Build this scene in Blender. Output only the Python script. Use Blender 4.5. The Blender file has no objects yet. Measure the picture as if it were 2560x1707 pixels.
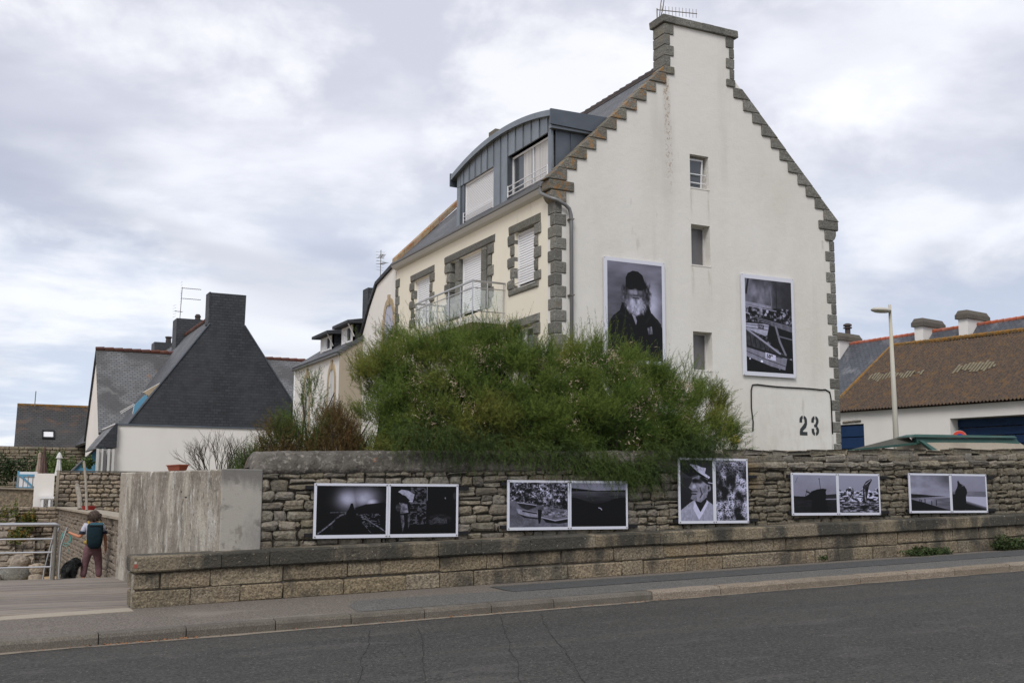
import bpy, math, random
import numpy as np
from mathutils import Vector, Matrix
R = random.Random(11)
NR = np.random.RandomState(5)
SC = bpy.context.scene
COL = SC.collection
rad = math.radians

# ------------------------------------------------------------------ camera
# world axes: X runs along the street (uphill to the right), Y runs away from it, z = 0 is the road below the eye
PITCH, ROLL, YAW = math.atan(.1388), .004, rad(90 - 63.6)
_F = Vector((math.sin(YAW), math.cos(YAW), 0)); _R = Vector((math.cos(YAW), -math.sin(YAW), 0)); _Z = Vector((0, 0, 1))
_fw = _F * math.cos(PITCH) + _Z * math.sin(PITCH); _u0 = -_F * math.sin(PITCH) + _Z * math.cos(PITCH)
_r = _R * math.cos(ROLL) + _u0 * math.sin(ROLL); _u = _u0 * math.cos(ROLL) - _R * math.sin(ROLL)
cam = bpy.data.objects.new('camera', bpy.data.cameras.new('camera')); COL.objects.link(cam)
m = Matrix((_r, _u, -_fw)).transposed().to_4x4(); m.translation = (0, 0, 1.6)
cam.matrix_world = m
cam.data.sensor_width = 36; cam.data.lens = 36 * 2737 / 2560; cam.data.clip_start = .1; cam.data.clip_end = 4000
SC.camera = cam

# ------------------------------------------------------------------ world, sun, exposure
SUN_EL, SUN_AZ = rad(48), rad(222)       # azimuth counted clockwise from +Y, the direction the light comes from
W = bpy.data.worlds.new('World'); SC.world = W; W.use_nodes = True
nt = W.node_tree; nt.nodes.clear()
def wn(t, **k):
    n = nt.nodes.new(t)
    for a, b in k.items(): setattr(n, a, b)
    return n
def wl(a, b): nt.links.new(a, b)
wout = wn('ShaderNodeOutputWorld'); wadd = wn('ShaderNodeMixShader'); wl(wadd.outputs[0], wout.inputs[0])
sky = wn('ShaderNodeTexSky', sky_type='NISHITA', sun_disc=False, sun_elevation=SUN_EL, sun_rotation=SUN_AZ)
b1 = wn('ShaderNodeBackground'); b1.inputs[1].default_value = .11; wl(sky.outputs[0], b1.inputs[0])
b2 = wn('ShaderNodeBackground'); b2.inputs[1].default_value = 1.0
tc = wn('ShaderNodeTexCoord'); sx = wn('ShaderNodeSeparateXYZ'); wl(tc.outputs['Generated'], sx.inputs[0])
def wmath(op, a, b=None, clamp=False):
    n = wn('ShaderNodeMath', operation=op, use_clamp=clamp)
    for i, v in enumerate((a, b)):
        if v is None: continue
        if isinstance(v, (int, float)): n.inputs[i].default_value = v
        else: wl(v, n.inputs[i])
    return n.outputs[0]
# clouds on a flat layer overhead: direction divided by height above the horizon
zz = wmath('ADD', wmath('MAXIMUM', sx.outputs[2], 0.0), .16)
cx = wn('ShaderNodeCombineXYZ'); wl(wmath('DIVIDE', sx.outputs[0], zz), cx.inputs[0]); wl(wmath('DIVIDE', sx.outputs[1], zz), cx.inputs[1])
def wnoise(vec, scale, det, rough, off, dist=0.0, sc=(1, 1, 1)):
    mp = wn('ShaderNodeMapping'); mp.inputs['Location'].default_value = off; mp.inputs['Scale'].default_value = sc
    mp.inputs['Rotation'].default_value = (0, 0, rad(18)); wl(vec, mp.inputs[0])
    n = wn('ShaderNodeTexNoise'); n.inputs['Scale'].default_value = scale; n.inputs['Detail'].default_value = det
    n.inputs['Roughness'].default_value = rough; n.inputs['Distortion'].default_value = dist; wl(mp.outputs[0], n.inputs[0]); return n.outputs[0]
def wramp(v, lo, hi):
    n = wn('ShaderNodeMapRange', interpolation_type='SMOOTHSTEP'); n.inputs[1].default_value = lo; n.inputs[2].default_value = hi; wl(v, n.inputs[0]); return n.outputs[0]
def wmix(f, a, b):
    n = wn('ShaderNodeMix', data_type='RGBA'); 
    if isinstance(f, (int, float)): n.inputs[0].default_value = f
    else: wl(f, n.inputs[0])
    for i, v in ((6, a), (7, b)):
        if isinstance(v, tuple): n.inputs[i].default_value = (*v, 1)
        else: wl(v, n.inputs[i])
    return n.outputs[2]
big = wnoise(cx.outputs[0], .8, 3, .5, (3.1, 1.7, 0), .3, (1, 1.5, 1))
mid = wnoise(cx.outputs[0], 1.7, 8, .55, (7.3, 4.1, 2), .15, (1, 1.15, 1))
fine = wnoise(tc.outputs['Generated'], 5.0, 7, .55, (1.3, 8.1, 5), .2, (1, 1, 1.7))
col = wmix(wramp(mid, .36, .62), (.50, .51, .585), (.70, .71, .755))
col = wmix(wmath('MULTIPLY', wramp(big, .44, .60), .75), col, (.335, .35, .43))
col = wmix(wmath('MULTIPLY', wramp(fine, .50, .66), .62), col, (.86, .86, .87))
low = wramp(sx.outputs[2], .34, .02)          # towards the horizon the cloud thins to pale blue
col = wmix(wmath('MULTIPLY', low, .7), col, wmix(wramp(mid, .42, .6), (.47, .55, .68), (.74, .76, .80)))
wl(col, b2.inputs[0])
wl(b1.outputs[0], wadd.inputs[1]); wl(b2.outputs[0], wadd.inputs[2]); wadd.inputs[0].default_value = .93
sun = bpy.data.objects.new('sun', bpy.data.lights.new('sun', 'SUN')); COL.objects.link(sun)
sun.data.energy = 1.5; sun.data.angle = rad(24); sun.data.color = (1, .97, .93)
_sd = Vector((math.sin(SUN_AZ) * math.cos(SUN_EL), math.cos(SUN_AZ) * math.cos(SUN_EL), math.sin(SUN_EL)))
sun.rotation_euler = _sd.to_track_quat('Z', 'Y').to_euler(); sun.location = (0, 0, 30)
SC.view_settings.view_transform = 'Standard'; SC.view_settings.look = 'None'
SC.view_settings.gamma = 1; SC.view_settings.use_curve_mapping = False; SC.view_settings.exposure = 0.47

G = .0277                                    # the street climbs to the right
def gz(x, off=0.0): return G * x + off

# ------------------------------------------------------------------ materials
def mat(name, base, rough=.85, layers=(), bump=(), rnd=0.0, spec=.3, metal=0.0, brick=None, speck=None, alpha=None, coat=0, emit=None, custom=None):
    """layers: (scale, detail, lo, hi, colour, amount, stretch); bump: (scale, detail, distance, stretch)"""
    M = bpy.data.materials.new(name); M.use_nodes = True; n = M.node_tree.nodes; l = M.node_tree.links
    bs = n['Principled BSDF']; bs.inputs['Roughness'].default_value = rough; bs.inputs['Metallic'].default_value = metal
    bs.inputs['Specular IOR Level'].default_value = spec
    g = n.new('ShaderNodeNewGeometry'); pos = g.outputs['Position']
    def noise(sc, det, st, off=0):
        mp = n.new('ShaderNodeMapping'); mp.inputs['Scale'].default_value = st; mp.inputs['Location'].default_value = (off, off * .7, off * 1.3); l.new(pos, mp.inputs[0])
        x = n.new('ShaderNodeTexNoise'); x.inputs['Scale'].default_value = sc; x.inputs['Detail'].default_value = det; x.inputs['Roughness'].default_value = .6
        l.new(mp.outputs[0], x.inputs[0]); return x.outputs[0]
    rgb = n.new('ShaderNodeRGB'); rgb.outputs[0].default_value = (*base, 1); cur = rgb.outputs[0]
    def mix(f, a, b, t='MIX'):
        x = n.new('ShaderNodeMix'); x.data_type = 'RGBA'; x.blend_type = t
        if isinstance(f, float): x.inputs[0].default_value = f
        else: l.new(f, x.inputs[0])
        for i, v in ((6, a), (7, b)):
            if isinstance(v, tuple): x.inputs[i].default_value = (*v, 1)
            else: l.new(v, x.inputs[i])
        return x.outputs[2]
    def mth(op, a, b):
        x = n.new('ShaderNodeMath'); x.operation = op
        for i, v in enumerate((a, b)):
            if isinstance(v, (int, float)): x.inputs[i].default_value = v
            else: l.new(v, x.inputs[i])
        return x.outputs[0]
    def rng(v, lo, hi, a=1.0):
        x = n.new('ShaderNodeMapRange'); x.interpolation_type = 'SMOOTHSTEP'; x.inputs[1].default_value = lo; x.inputs[2].default_value = hi; x.inputs[4].default_value = a
        l.new(v, x.inputs[0]); return x.outputs[0]
    heights = []
    if brick:                                # (horizontal axis, vertical scale, slate w, slate h, mortar, dark amount)
        ax, vs, bw, bh, mo, dk = brick
        sp = n.new('ShaderNodeSeparateXYZ'); l.new(pos, sp.inputs[0]); cb = n.new('ShaderNodeCombineXYZ')
        l.new(sp.outputs['XYZ'.index(ax)], cb.inputs[0]); l.new(mth('MULTIPLY', sp.outputs[2], vs), cb.inputs[1])
        bt = n.new('ShaderNodeTexBrick'); l.new(cb.outputs[0], bt.inputs[0]); bt.inputs['Scale'].default_value = 1
        bt.inputs['Brick Width'].default_value = bw; bt.inputs['Row Height'].default_value = bh; bt.inputs['Mortar Size'].default_value = mo
        bt.inputs['Color1'].default_value = (*[c * (1 - dk) for c in base], 1); bt.inputs['Color2'].default_value = (*[min(1, c * (1 + dk)) for c in base], 1)
        bt.inputs['Mortar'].default_value = (*[c * .45 for c in base], 1); cur = bt.outputs[0]
        heights.append((mth('MULTIPLY', bt.outputs['Fac'], -1.0), .012))
    for i, L in enumerate(layers):
        sc, det, lo, hi, c, a = L[:6]; st = L[6] if len(L) > 6 else (1, 1, 1)
        cur = mix(rng(noise(sc, det, st, i * 13.7 + len(name)), lo, hi, a), cur, c)
    if custom: cur = custom(n, l, cur, pos, mix, mth, rng, noise)
    if rnd:
        oi = n.new('ShaderNodeObjectInfo'); hv = n.new('ShaderNodeHueSaturation')
        l.new(cur, hv.inputs['Color']); l.new(mth('ADD', mth('MULTIPLY', oi.outputs['Random'], 2 * rnd), 1 - rnd), hv.inputs['Value'])
        l.new(mth('ADD', mth('MULTIPLY', mth('FRACT', mth('MULTIPLY', oi.outputs['Random'], 7.31), 0), rnd * .05), .5 - rnd * .025), hv.inputs['Hue'])
        l.new(mth('ADD', mth('MULTIPLY', mth('FRACT', mth('MULTIPLY', oi.outputs['Random'], 3.77), 0), rnd * 1.4), 1 - rnd * .7), hv.inputs['Saturation'])
        cur = hv.outputs[0]
    l.new(cur, bs.inputs['Base Color'])
    prev = None
    for i, B in enumerate(bump):
        st = B[3] if len(B) > 3 else (1, 1, 1)
        heights.append((noise(B[0], B[1], st, i * 5.1 + 2), B[2]))
    for h, d in heights:
        b = n.new('ShaderNodeBump'); b.inputs['Distance'].default_value = d; b.inputs['Strength'].default_value = 1
        l.new(h, b.inputs['Height'])
        if prev: l.new(prev, b.inputs['Normal'])
        prev = b.outputs[0]
    if prev: l.new(prev, bs.inputs['Normal'])
    if alpha is not None: bs.inputs['Alpha'].default_value = alpha
    return M
UP = (1, 1, .12)                             # streaks running down a wall
def rust(n, l, cur, pos, mix, mth, rng, noise):
    # rusty drip line below the chimney foot: a stain with its own shape
    sp = n.new('ShaderNodeSeparateXYZ'); l.new(pos, sp.inputs[0]); x, z = sp.outputs[0], sp.outputs[2]
    ctr = mth('ADD', mth('MULTIPLY', mth('SUBTRACT', 13.8, z), .035), 17.64)
    band = rng(mth('ABSOLUTE', mth('SUBTRACT', x, ctr), 0), .17, .03)
    zz = mth('MULTIPLY', rng(z, 9.9, 11.2), rng(z, 14.0, 13.7))
    sp1 = rng(noise(24, 4, (1, 1, .6), 3), .52, .62)
    hi = rng(z, 11.0, 13.2, .6)
    f = mth('MULTIPLY', mth('MULTIPLY', band, zz), mth('ADD', mth('MULTIPLY', sp1, .75), mth('MULTIPLY', hi, .35)))
    cur = mix(f, cur, (.27, .19, .12))
    st = noise(9, 5, (1, 1, .15), 5)                 # dirty runs below the ends of the window sills
    for x0, zs in ((18.49, 10.46), (19.09, 10.46), (18.49, 8.16), (19.09, 8.16), (19.08, 5.1), (14.33, 9.75), (23.42, 9.4)):
        a = mth('MULTIPLY', rng(mth('ABSOLUTE', mth('SUBTRACT', x, x0), 0), .10, .015), mth('MULTIPLY', rng(z, zs - 1.3, zs - .1), rng(z, zs + .02, zs)))
        cur = mix(mth('MULTIPLY', a, rng(st, .40, .62, .50)), cur, (.33, .29, .23))
    low = mth('MULTIPLY', rng(z, 5.2, 2.8, .5), rng(noise(2.2, 7, (1, 1, .5), 9), .45, .65))
    return mix(low, cur, (.50, .46, .40))
def mortar_lichen(n, l, cur, pos, mix, mth, rng, noise):
    return mix(rng(noise(2.2, 5, (1, 1, 1), 41), .66, .71, .9), cur, (.42, .14, .03))
def damp_top(n, l, cur, pos, mix, mth, rng, noise):   # black algae running down from the top edge
    sp = n.new('ShaderNodeSeparateXYZ'); l.new(pos, sp.inputs[0]); z = sp.outputs[2]
    e = mth('ADD', z, mth('MULTIPLY', noise(3.5, 7, (1, 1, .25), 2), .75))
    a = rng(e, 1.98, 2.22, .75); b_ = mth('MULTIPLY', rng(z, 1.25, 1.15), rng(noise(4, 7, (1, 1, .6), 8), .55, .62, .6))
    return mix(b_, mix(a, cur, (.11, .105, .10)), (.16, .145, .115))
MAT = {}
MAT['render'] = mat('white_wall_render', (.665, .645, .60), .9, [(.55, 5, .42, .72, (.56, .52, .455), .5, (1, 1, .35)), (1.2, 7, .50, .72, (.45, .43, .40), .38, (1, 1, .10)), (.25, 3, .4, .7, (.71, .695, .655), .5), (2.5, 7, .66, .74, (.36, .33, .28), .35, (1, 1, .25))], [(38, 6, .006), (3, 4, .012)], custom=rust)
MAT['cream'] = mat('cream_wall_render', (.74, .69, .575), .9, [(.8, 5, .45, .75, (.64, .58, .465), .4, (1, 1, .4)), (2.5, 6, .62, .74, (.36, .34, .30), .4, (1, 1, .4))], [(40, 5, .005)])
MAT['white'] = mat('white_painted_wall', (.72, .69, .65), .85, [(.5, 4, .4, .7, (.62, .60, .57), .5, (1, 1, .4)), (2, 5, .6, .8, (.5, .47, .42), .3, UP)], [(30, 4, .004)])
MAT['beige'] = mat('beige_wall_render', (.36, .31, .24), .9, [(1, 5, .4, .7, (.30, .26, .2), .6, (1, 1, .4))], [(30, 4, .005)])
GR = [(30, 5, .42, .60, (.10, .098, .088), .8), (20, 5, .58, .68, (.38, .37, .34), .55), (3, 5, .46, .66, (.13, .125, .105), .6), (1.1, 4, .62, .72, (.20, .15, .06), .35)]
MAT['granite'] = mat('grey_granite', (.20, .195, .172), .95, GR, [(22, 6, .03), (6, 4, .03)], rnd=.22)
MAT['granite_lichen'] = mat('grey_granite_with_orange_lichen', (.20, .185, .15), .95, GR + [(7, 6, .52, .64, (.30, .15, .045), .7), (11, 6, .66, .70, (.50, .18, .05), .7)], [(22, 6, .03), (6, 4, .03)], rnd=.15)
MAT['bench'] = mat('tan_granite_wall_blocks', (.27, .22, .15), .95, [(34, 5, .42, .60, (.115, .092, .064), .85), (22, 5, .58, .68, (.44, .37, .26), .6), (1.5, 7, .50, .62, (.060, .056, .046), .85, (1, 1, .5)), (5, 6, .58, .70, (.13, .11, .08), .6), (.7, 4, .58, .7, (.27, .19, .09), .4)], [(30, 6, .03), (9, 5, .03)], rnd=.16)
MAT['bench_cap'] = mat('weathered_granite_coping', (.245, .20, .135), .95, [(34, 5, .42, .62, (.12, .10, .072), .8), (1.0, 7, .42, .53, (.050, .048, .040), .92, (1, 1, .30)), (3, 7, .54, .64, (.045, .043, .038), .7, (1, 1, .5)), (24, 5, .62, .70, (.36, .32, .24), .7)], [(30, 6, .03), (8, 5, .02)], rnd=.12)
MAT['stone'] = mat('rubble_stone', (.205, .178, .135), .95, [(26, 5, .42, .60, (.10, .088, .068), .7), (7, 5, .52, .68, (.32, .29, .235), .65), (1.2, 5, .46, .62, (.125, .118, .10), .6), (.6, 4, .60, .70, (.25, .17, .08), .45), (48, 3, .66, .72, (.42, .40, .34), .5)], [(30, 6, .02), (9, 5, .03)], rnd=.30)
MAT['mortar'] = mat('old_mortar', (.13, .115, .092), 1, [(8, 5, .4, .65, (.08, .07, .055), .7), (2, 4, .5, .7, (.16, .145, .12), .5)], [(20, 6, .03)])
MAT['dark_joint'] = mat('deep_dark_joint', (.085, .074, .058), 1, [(8, 5, .4, .65, (.03, .027, .02), .7)], [(20, 6, .03)])
MAT['coping_mortar'] = mat('rough_mortar_coping', (.15, .135, .115), 1, [(1.4, 5, .4, .6, (.085, .078, .068), .7), (14, 6, .54, .64, (.30, .275, .235), .65), (5, 6, .50, .66, (.06, .055, .045), .6)], [(14, 7, .06), (4, 5, .06)], custom=mortar_lichen)
MAT['stain'] = mat('stained_lime_render', (.33, .295, .245), .95, [(1.6, 6, .42, .60, (.155, .135, .11), .75, (1, 1, .55)), (5, 9, .50, .66, (.46, .44, .39), .7, (1, 1, .34)), (8, 9, .58, .70, (.72, .70, .65), .8, (1, 1, .28)), (12, 9, .54, .68, (.10, .085, .07), .75, (1, 1, .6)), (2.5, 8, .57, .68, (.48, .45, .38), .7, (1, 1, .3)), (22, 6, .60, .68, (.62, .60, .55), .6, (1, 1, .6)), (1, 4, .6, .75, (.40, .31, .2), .35)], [(18, 6, .02)])
MAT['clean'] = mat('patched_grey_render', (.36, .335, .295), .95, [(1.6, 7, .47, .64, (.19, .185, .175), .75, (1, 1, .35)), (5, 7, .56, .66, (.14, .13, .11), .65), (.7, 4, .5, .7, (.33, .31, .275), .6), (12, 6, .56, .70, (.23, .22, .195), .5)], [(50, 4, .004)], custom=damp_top)
MAT['slate'] = mat('dark_slate_hanging', (.040, .043, .050), .62, [(.5, 5, .4, .65, (.058, .062, .070), .55), (1.8, 6, .48, .66, (.028, .030, .036), .6), (4, 5, .70, .74, (.16, .16, .17), .5, (1, 1, .4))], [(30, 3, .003)], brick=('X', 1, .24, .13, .010, .24), spec=.34)
MAT['slate_roof_y'] = mat('slate_roof_along_y', (.088, .092, .10), .55, [(.6, 5, .45, .7, (.15, .15, .15), .5), (2.5, 5, .62, .72, (.22, .15, .07), .3)], [(30, 3, .003)], brick=('Y', 1.41, .25, .13, .012, .25), spec=.35)
MAT['slate_roof_x'] = mat('slate_roof_along_x', (.155, .158, .162), .55, [(.45, 6, .46, .60, (.070, .068, .068), .8), (1.6, 6, .60, .70, (.22, .215, .21), .5), (1.1, 5, .66, .72, (.30, .15, .05), .7)], [(30, 3, .003)], brick=('X', 1.41, .24, .14, .014, .16), spec=.35)
MAT['slate_roof_far'] = mat('far_slate_roof', (.060, .058, .058), .7, [(1.2, 5, .52, .66, (.16, .085, .04), .5, (.6, 1, 1.6)), (.4, 4, .4, .6, (.08, .078, .078), .5)], [(20, 3, .003)], brick=('X', 1.41, .27, .17, .014, .15), spec=.25)
MAT['slate_roof_r'] = mat('slate_roof_right', (.085, .09, .105), .5, [(1.1, 6, .55, .70, (.24, .24, .25), .6, (1, 1, .3)), (.5, 4, .4, .6, (.06, .062, .07), .5)], [(20, 3, .003)], brick=('Y', 1.41, .27, .17, .014, .15), spec=.3)
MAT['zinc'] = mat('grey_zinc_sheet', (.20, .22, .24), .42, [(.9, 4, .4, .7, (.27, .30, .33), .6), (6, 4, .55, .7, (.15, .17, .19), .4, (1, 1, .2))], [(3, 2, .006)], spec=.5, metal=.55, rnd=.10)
MAT['zinc_dark'] = mat('dark_zinc_cheek', (.095, .11, .13), .45, [(.9, 4, .4, .7, (.14, .155, .18), .6), (6, 4, .6, .7, (.07, .08, .09), .4, (1, 1, .2))], [(3, 2, .006)], spec=.5, metal=.5, rnd=.08)  # darker copy of the zinc, with the cheek's shade put into the colour
MAT['pipe'] = mat('zinc_downpipe', (.19, .19, .19), .5, [(4, 4, .5, .7, (.12, .12, .12), .5, UP)], metal=.4)
MAT['pvc'] = mat('white_pvc', (.74, .74, .75), .45, [(3, 3, .5, .8, (.66, .66, .68), .4)], spec=.4)
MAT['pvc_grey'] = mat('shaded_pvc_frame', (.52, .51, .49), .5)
MAT['steel'] = mat('brushed_steel', (.50, .50, .50), .32, metal=.9)
MAT['steel_dull'] = mat('dull_galvanised_steel', (.20, .185, .16), .5, metal=.35, layers=[(6, 4, .5, .7, (.14, .12, .1), .6)])
MAT['black'] = mat('black_painted_steel', (.010, .010, .011), .6)
MAT['cable'] = mat('black_rubber_cable', (.012, .012, .012), .6)
MAT['tile'] = mat('red_clay_tile', (.115, .048, .036), .8, [(4, 4, .45, .65, (.08, .05, .045), .6), (8, 4, .6, .7, (.26, .13, .07), .5)], [(20, 3, .004)], rnd=.2)
MAT['tile_bright'] = mat('orange_clay_tile', (.42, .13, .075), .8, [(4, 4, .45, .65, (.30, .10, .06), .6)], rnd=.15)
MAT['tile_dark'] = mat('dark_ridge_tile', (.06, .05, .048), .8, [(8, 4, .5, .7, (.14, .09, .06), .5)], rnd=.2)
MAT['asphalt'] = mat('worn_road_asphalt', (.042, .0405, .0365), .86, [(.45, 6, .40, .62, (.044, .043, .042), .8, (.35, 1, 1)), (1.1, 4, .48, .60, (.055, .053, .047), .85, (.05, 1, 1)), (2.4, 7, .54, .66, (.085, .080, .073), .6, (.4, 1, 1)), (34, 5, .46, .62, (.092, .089, .080), .75), (26, 5, .54, .64, (.022, .021, .020), .85), (42, 2, .67, .71, (.28, .27, .25), .7)], [(50, 4, .012)], spec=.22)
MAT['walk'] = mat('brown_pavement_asphalt', (.112, .097, .081), .92, [(48, 4, .45, .60, (.23, .20, .172), .85), (40, 4, .56, .66, (.075, .065, .056), .75), (1.0, 6, .55, .70, (.25, .22, .185), .5, (.5, 1.4, 1)), (3, 6, .62, .72, (.10, .09, .08), .5)], [(130, 3, .004)], spec=.2)
MAT['walk_dark'] = mat('dark_pavement_patch', (.060, .061, .060), .92, [(48, 4, .45, .62, (.13, .132, .13), .7), (40, 4, .58, .68, (.03, .03, .03), .7), (2, 6, .6, .72, (.14, .135, .13), .5)], [(130, 3, .004)], spec=.2)
MAT['walk_mid'] = mat('blue_grey_pavement_patch', (.082, .080, .073), .92, [(48, 4, .42, .6, (.185, .18, .168), .8), (40, 4, .55, .66, (.035, .035, .035), .8), (2, 6, .58, .72, (.18, .165, .145), .5)], [(130, 3, .004)], spec=.2)
MAT['kerb'] = mat('concrete_kerb', (.105, .092, .075), .93, [(70, 3, .45, .62, (.20, .18, .15), .6), (2.2, 6, .45, .68, (.085, .075, .06), .7), (6, 5, .62, .72, (.22, .2, .17), .4)], [(60, 4, .005), (10, 4, .008)], rnd=.10)
MAT['kerb_granite'] = mat('granite_kerb', (.25, .205, .155), .93, [(70, 3, .42, .62, (.14, .115, .09), .8), (30, 4, .58, .68, (.36, .31, .25), .6), (2.2, 6, .55, .7, (.13, .115, .09), .6)], [(40, 5, .014), (10, 4, .014)], rnd=.10)
MAT['gutter'] = mat('sandy_gutter_line', (.20, .168, .13), .95, [(60, 3, .45, .62, (.28, .24, .19), .7), (5, 6, .5, .66, (.12, .105, .09), .7), (9, 5, .66, .74, (.24, .12, .06), .5)], [(60, 4, .005)])
MAT['concrete'] = mat('pale_concrete', (.33, .285, .225), .93, [(40, 4, .45, .65, (.24, .21, .165), .6), (2, 5, .5, .7, (.22, .19, .15), .6)], [(40, 4, .006)])
MAT['wood'] = mat('weathered_boardwalk_timber', (.235, .20, .17), .9, [(9, 6, .42, .62, (.13, .112, .095), .8, (.25, 6, 1)), (30, 5, .55, .7, (.30, .265, .23), .5, (.12, 4, 1)), (1.2, 4, .6, .72, (.12, .14, .08), .35)], [(20, 4, .008, (.1, 5, 1))], rnd=.18)
MAT['drift'] = mat('grey_driftwood', (.25, .225, .19), .95, [(12, 5, .45, .65, (.15, .135, .11), .7, (1, 1, .2))], [(20, 4, .008)])
MAT['sand'] = mat('beach_sand', (.46, .33, .19), 1, [(3, 5, .45, .7, (.38, .27, .16), .6)], [(50, 4, .01)])
MAT['ground'] = mat('garden_soil', (.10, .095, .06), 1, [(2, 5, .4, .65, (.07, .08, .035), .8)], [(8, 5, .05)])
MAT['seastone'] = mat('pale_sea_wall_stone', (.33, .27, .20), .95, [(10, 6, .42, .60, (.15, .12, .09), .8), (3, 5, .5, .68, (.25, .215, .17), .7), (1, 5, .5, .66, (.21, .18, .145), .6), (30, 4, .6, .7, (.46, .40, .32), .5)], [(20, 6, .03), (5, 5, .05)], rnd=.22)
MAT['glass'] = mat('dark_window_glass', (.05, .055, .06), .05, spec=.9)
MAT['glass_grey'] = mat('frosted_grey_pane', (.115, .11, .112), .25, [(1.2, 3, .4, .7, (.14, .135, .13), .6)], spec=.5)
MAT['curtain'] = mat('pale_net_curtain', (.55, .54, .53), .9, [(9, 3, .45, .6, (.40, .40, .39), .6, (1, 1, .05))])
MAT['railglass'] = mat('balcony_glass', (.66, .72, .70), .06, alpha=.28, spec=.6)
MAT['tan_lichen'] = mat('tan_coping_with_orange_lichen', (.34, .26, .17), .95, [(4, 6, .50, .62, (.36, .14, .05), .8), (10, 5, .55, .66, (.18, .15, .11), .6)], [(20, 5, .02)], rnd=.15)
MAT['lavender'] = mat('lavender_shutter_paint', (.40, .41, .50), .6)
MAT['sandstone'] = mat('tan_window_stone', (.40, .32, .21), .9, [(8, 4, .45, .65, (.30, .24, .16), .6)], [(15, 4, .01)], rnd=.12)
MAT['blue_door'] = mat('dark_blue_door_paint', (.008, .032, .095), .55, [(2, 3, .4, .7, (.006, .022, .065), .7)])
MAT['blue_light'] = mat('light_blue_paint', (.115, .30, .44), .7, [(3, 4, .5, .7, (.09, .25, .38), .5)])
MAT['green_sheet'] = mat('green_metal_sheet', (.030, .082, .066), .5, [(4, 5, .45, .65, (.055, .10, .085), .6), (12, 5, .66, .72, (.22, .24, .2), .5)], metal=.2)
MAT['green_roof'] = mat('dull_bitumen_roof', (.065, .064, .052), .8, [(3, 5, .45, .65, (.085, .08, .06), .6)])
MAT['corr'] = mat('lichened_corrugated_roof', (.105, .074, .052), .95, [(9, 7, .42, .58, (.058, .046, .040), .85), (2.6, 7, .50, .66, (.150, .088, .042), .75), (12, 6, .56, .64, (.175, .098, .042), .6), (16, 5, .60, .66, (.17, .15, .12), .6), (26, 4, .70, .73, (.42, .40, .34), .6)], [(14, 6, .06)])
MAT['lichen'] = mat('yellow_lichen_strip', (.215, .190, .125), .95, [(9, 6, .45, .6, (.16, .13, .09), .8)], [(14, 6, .05)])
MAT['ridge_lichen'] = mat('orange_lichen_ridge', (.28, .14, .03), .95, [(5, 6, .45, .6, (.15, .11, .06), .8), (12, 5, .58, .66, (.36, .33, .22), .6)], [(14, 6, .05)])
MAT['lamp_paint'] = mat('cream_lamp_paint', (.50, .48, .42), .6, [(2, 4, .5, .7, (.44, .38, .24), .5, UP)])
MAT['sign_red'] = mat('sign_red', (.55, .06, .035), .5, [(8, 3, .6, .7, (.6, .3, .22), .5)])
MAT['sign_blue'] = mat('sign_blue', (.02, .035, .30), .5)
MAT['board'] = mat('white_print_board', (.62, .63, .70), .5)
MAT['digits'] = mat('stencilled_slate_paint', (.035, .042, .045), .85, [(20, 4, .6, .7, (.10, .10, .10), .4)])
MAT['terracotta'] = mat('terracotta_trough', (.27, .075, .04), .8)
MAT['red_tub'] = mat('red_plastic_tub', (.32, .03, .025), .5)
MAT['buoy'] = mat('yellow_buoy', (.60, .47, .12), .5)
MAT['parasol_w'] = mat('white_parasol_canvas', (.62, .61, .60), .9, [(10, 3, .45, .65, (.45, .44, .43), .5, (1, 1, .1))])
MAT['parasol_b'] = mat('brown_parasol_canvas', (.10, .062, .055), .9, [(10, 3, .45, .65, (.06, .04, .036), .5, (1, 1, .1))])
MAT['parasol_c'] = mat('beige_parasol_canvas', (.30, .235, .19), .9)
MAT['leaf_g'] = mat('tamarisk_green', (.120, .165, .038), 1, [(1.3, 5, .42, .60, (.044, .082, .020), .85), (.8, 4, .52, .64, (.20, .20, .05), .8), (6, 3, .5, .7, (.15, .19, .045), .5)], spec=.02)
MAT['leaf_shade'] = mat('older_tamarisk_green', (.072, .105, .028), .85, [(1.3, 5, .40, .60, (.038, .060, .022), .8)], spec=.15)  # shaded copy of the tamarisk green: underside shade put into the colour
MAT['weed'] = mat('dark_weed_leaf', (.045, .068, .020), .85, [(6, 4, .45, .62, (.025, .04, .012), .8)])
MAT['leaf_r'] = mat('tamarisk_rusty', (.115, .078, .032), .9, [(1.6, 4, .46, .60, (.060, .085, .025), .85), (3.0, 4, .55, .68, (.20, .095, .045), .7)], spec=.15)
MAT['leaf_core'] = mat('inner_tamarisk_foliage', (.022, .032, .012), 1, [(5, 4, .4, .6, (.012, .018, .007), .7)], [(10, 5, .1)])  # near-black green: shade inside the bush painted onto its core
MAT['blossom'] = mat('cream_pink_blossom', (.60, .46, .34), .9, [(7, 3, .45, .6, (.55, .50, .38), .7)])
MAT['twig'] = mat('dark_twig', (.055, .042, .033), .95)
MAT['leaf_s'] = mat('shrub_leaf', (.085, .125, .03), .8, [(3, 4, .45, .62, (.04, .07, .02), .8)])
MAT['leaf_o'] = mat('fleshy_coast_leaf', (.105, .125, .03), .8, [(6, 4, .50, .6, (.27, .12, .02), .8), (9, 3, .45, .6, (.035, .06, .015), .7)])
MAT['hedge'] = mat('dark_hedge_leaf', (.025, .042, .014), .85)
MAT['skin'] = mat('sunburnt_skin', (.46, .20, .115), .6, spec=.3)
MAT['hair'] = mat('brown_hair', (.050, .034, .026), .8, [(30, 3, .45, .6, (.12, .09, .07), .6)], [(60, 3, .01)])
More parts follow.
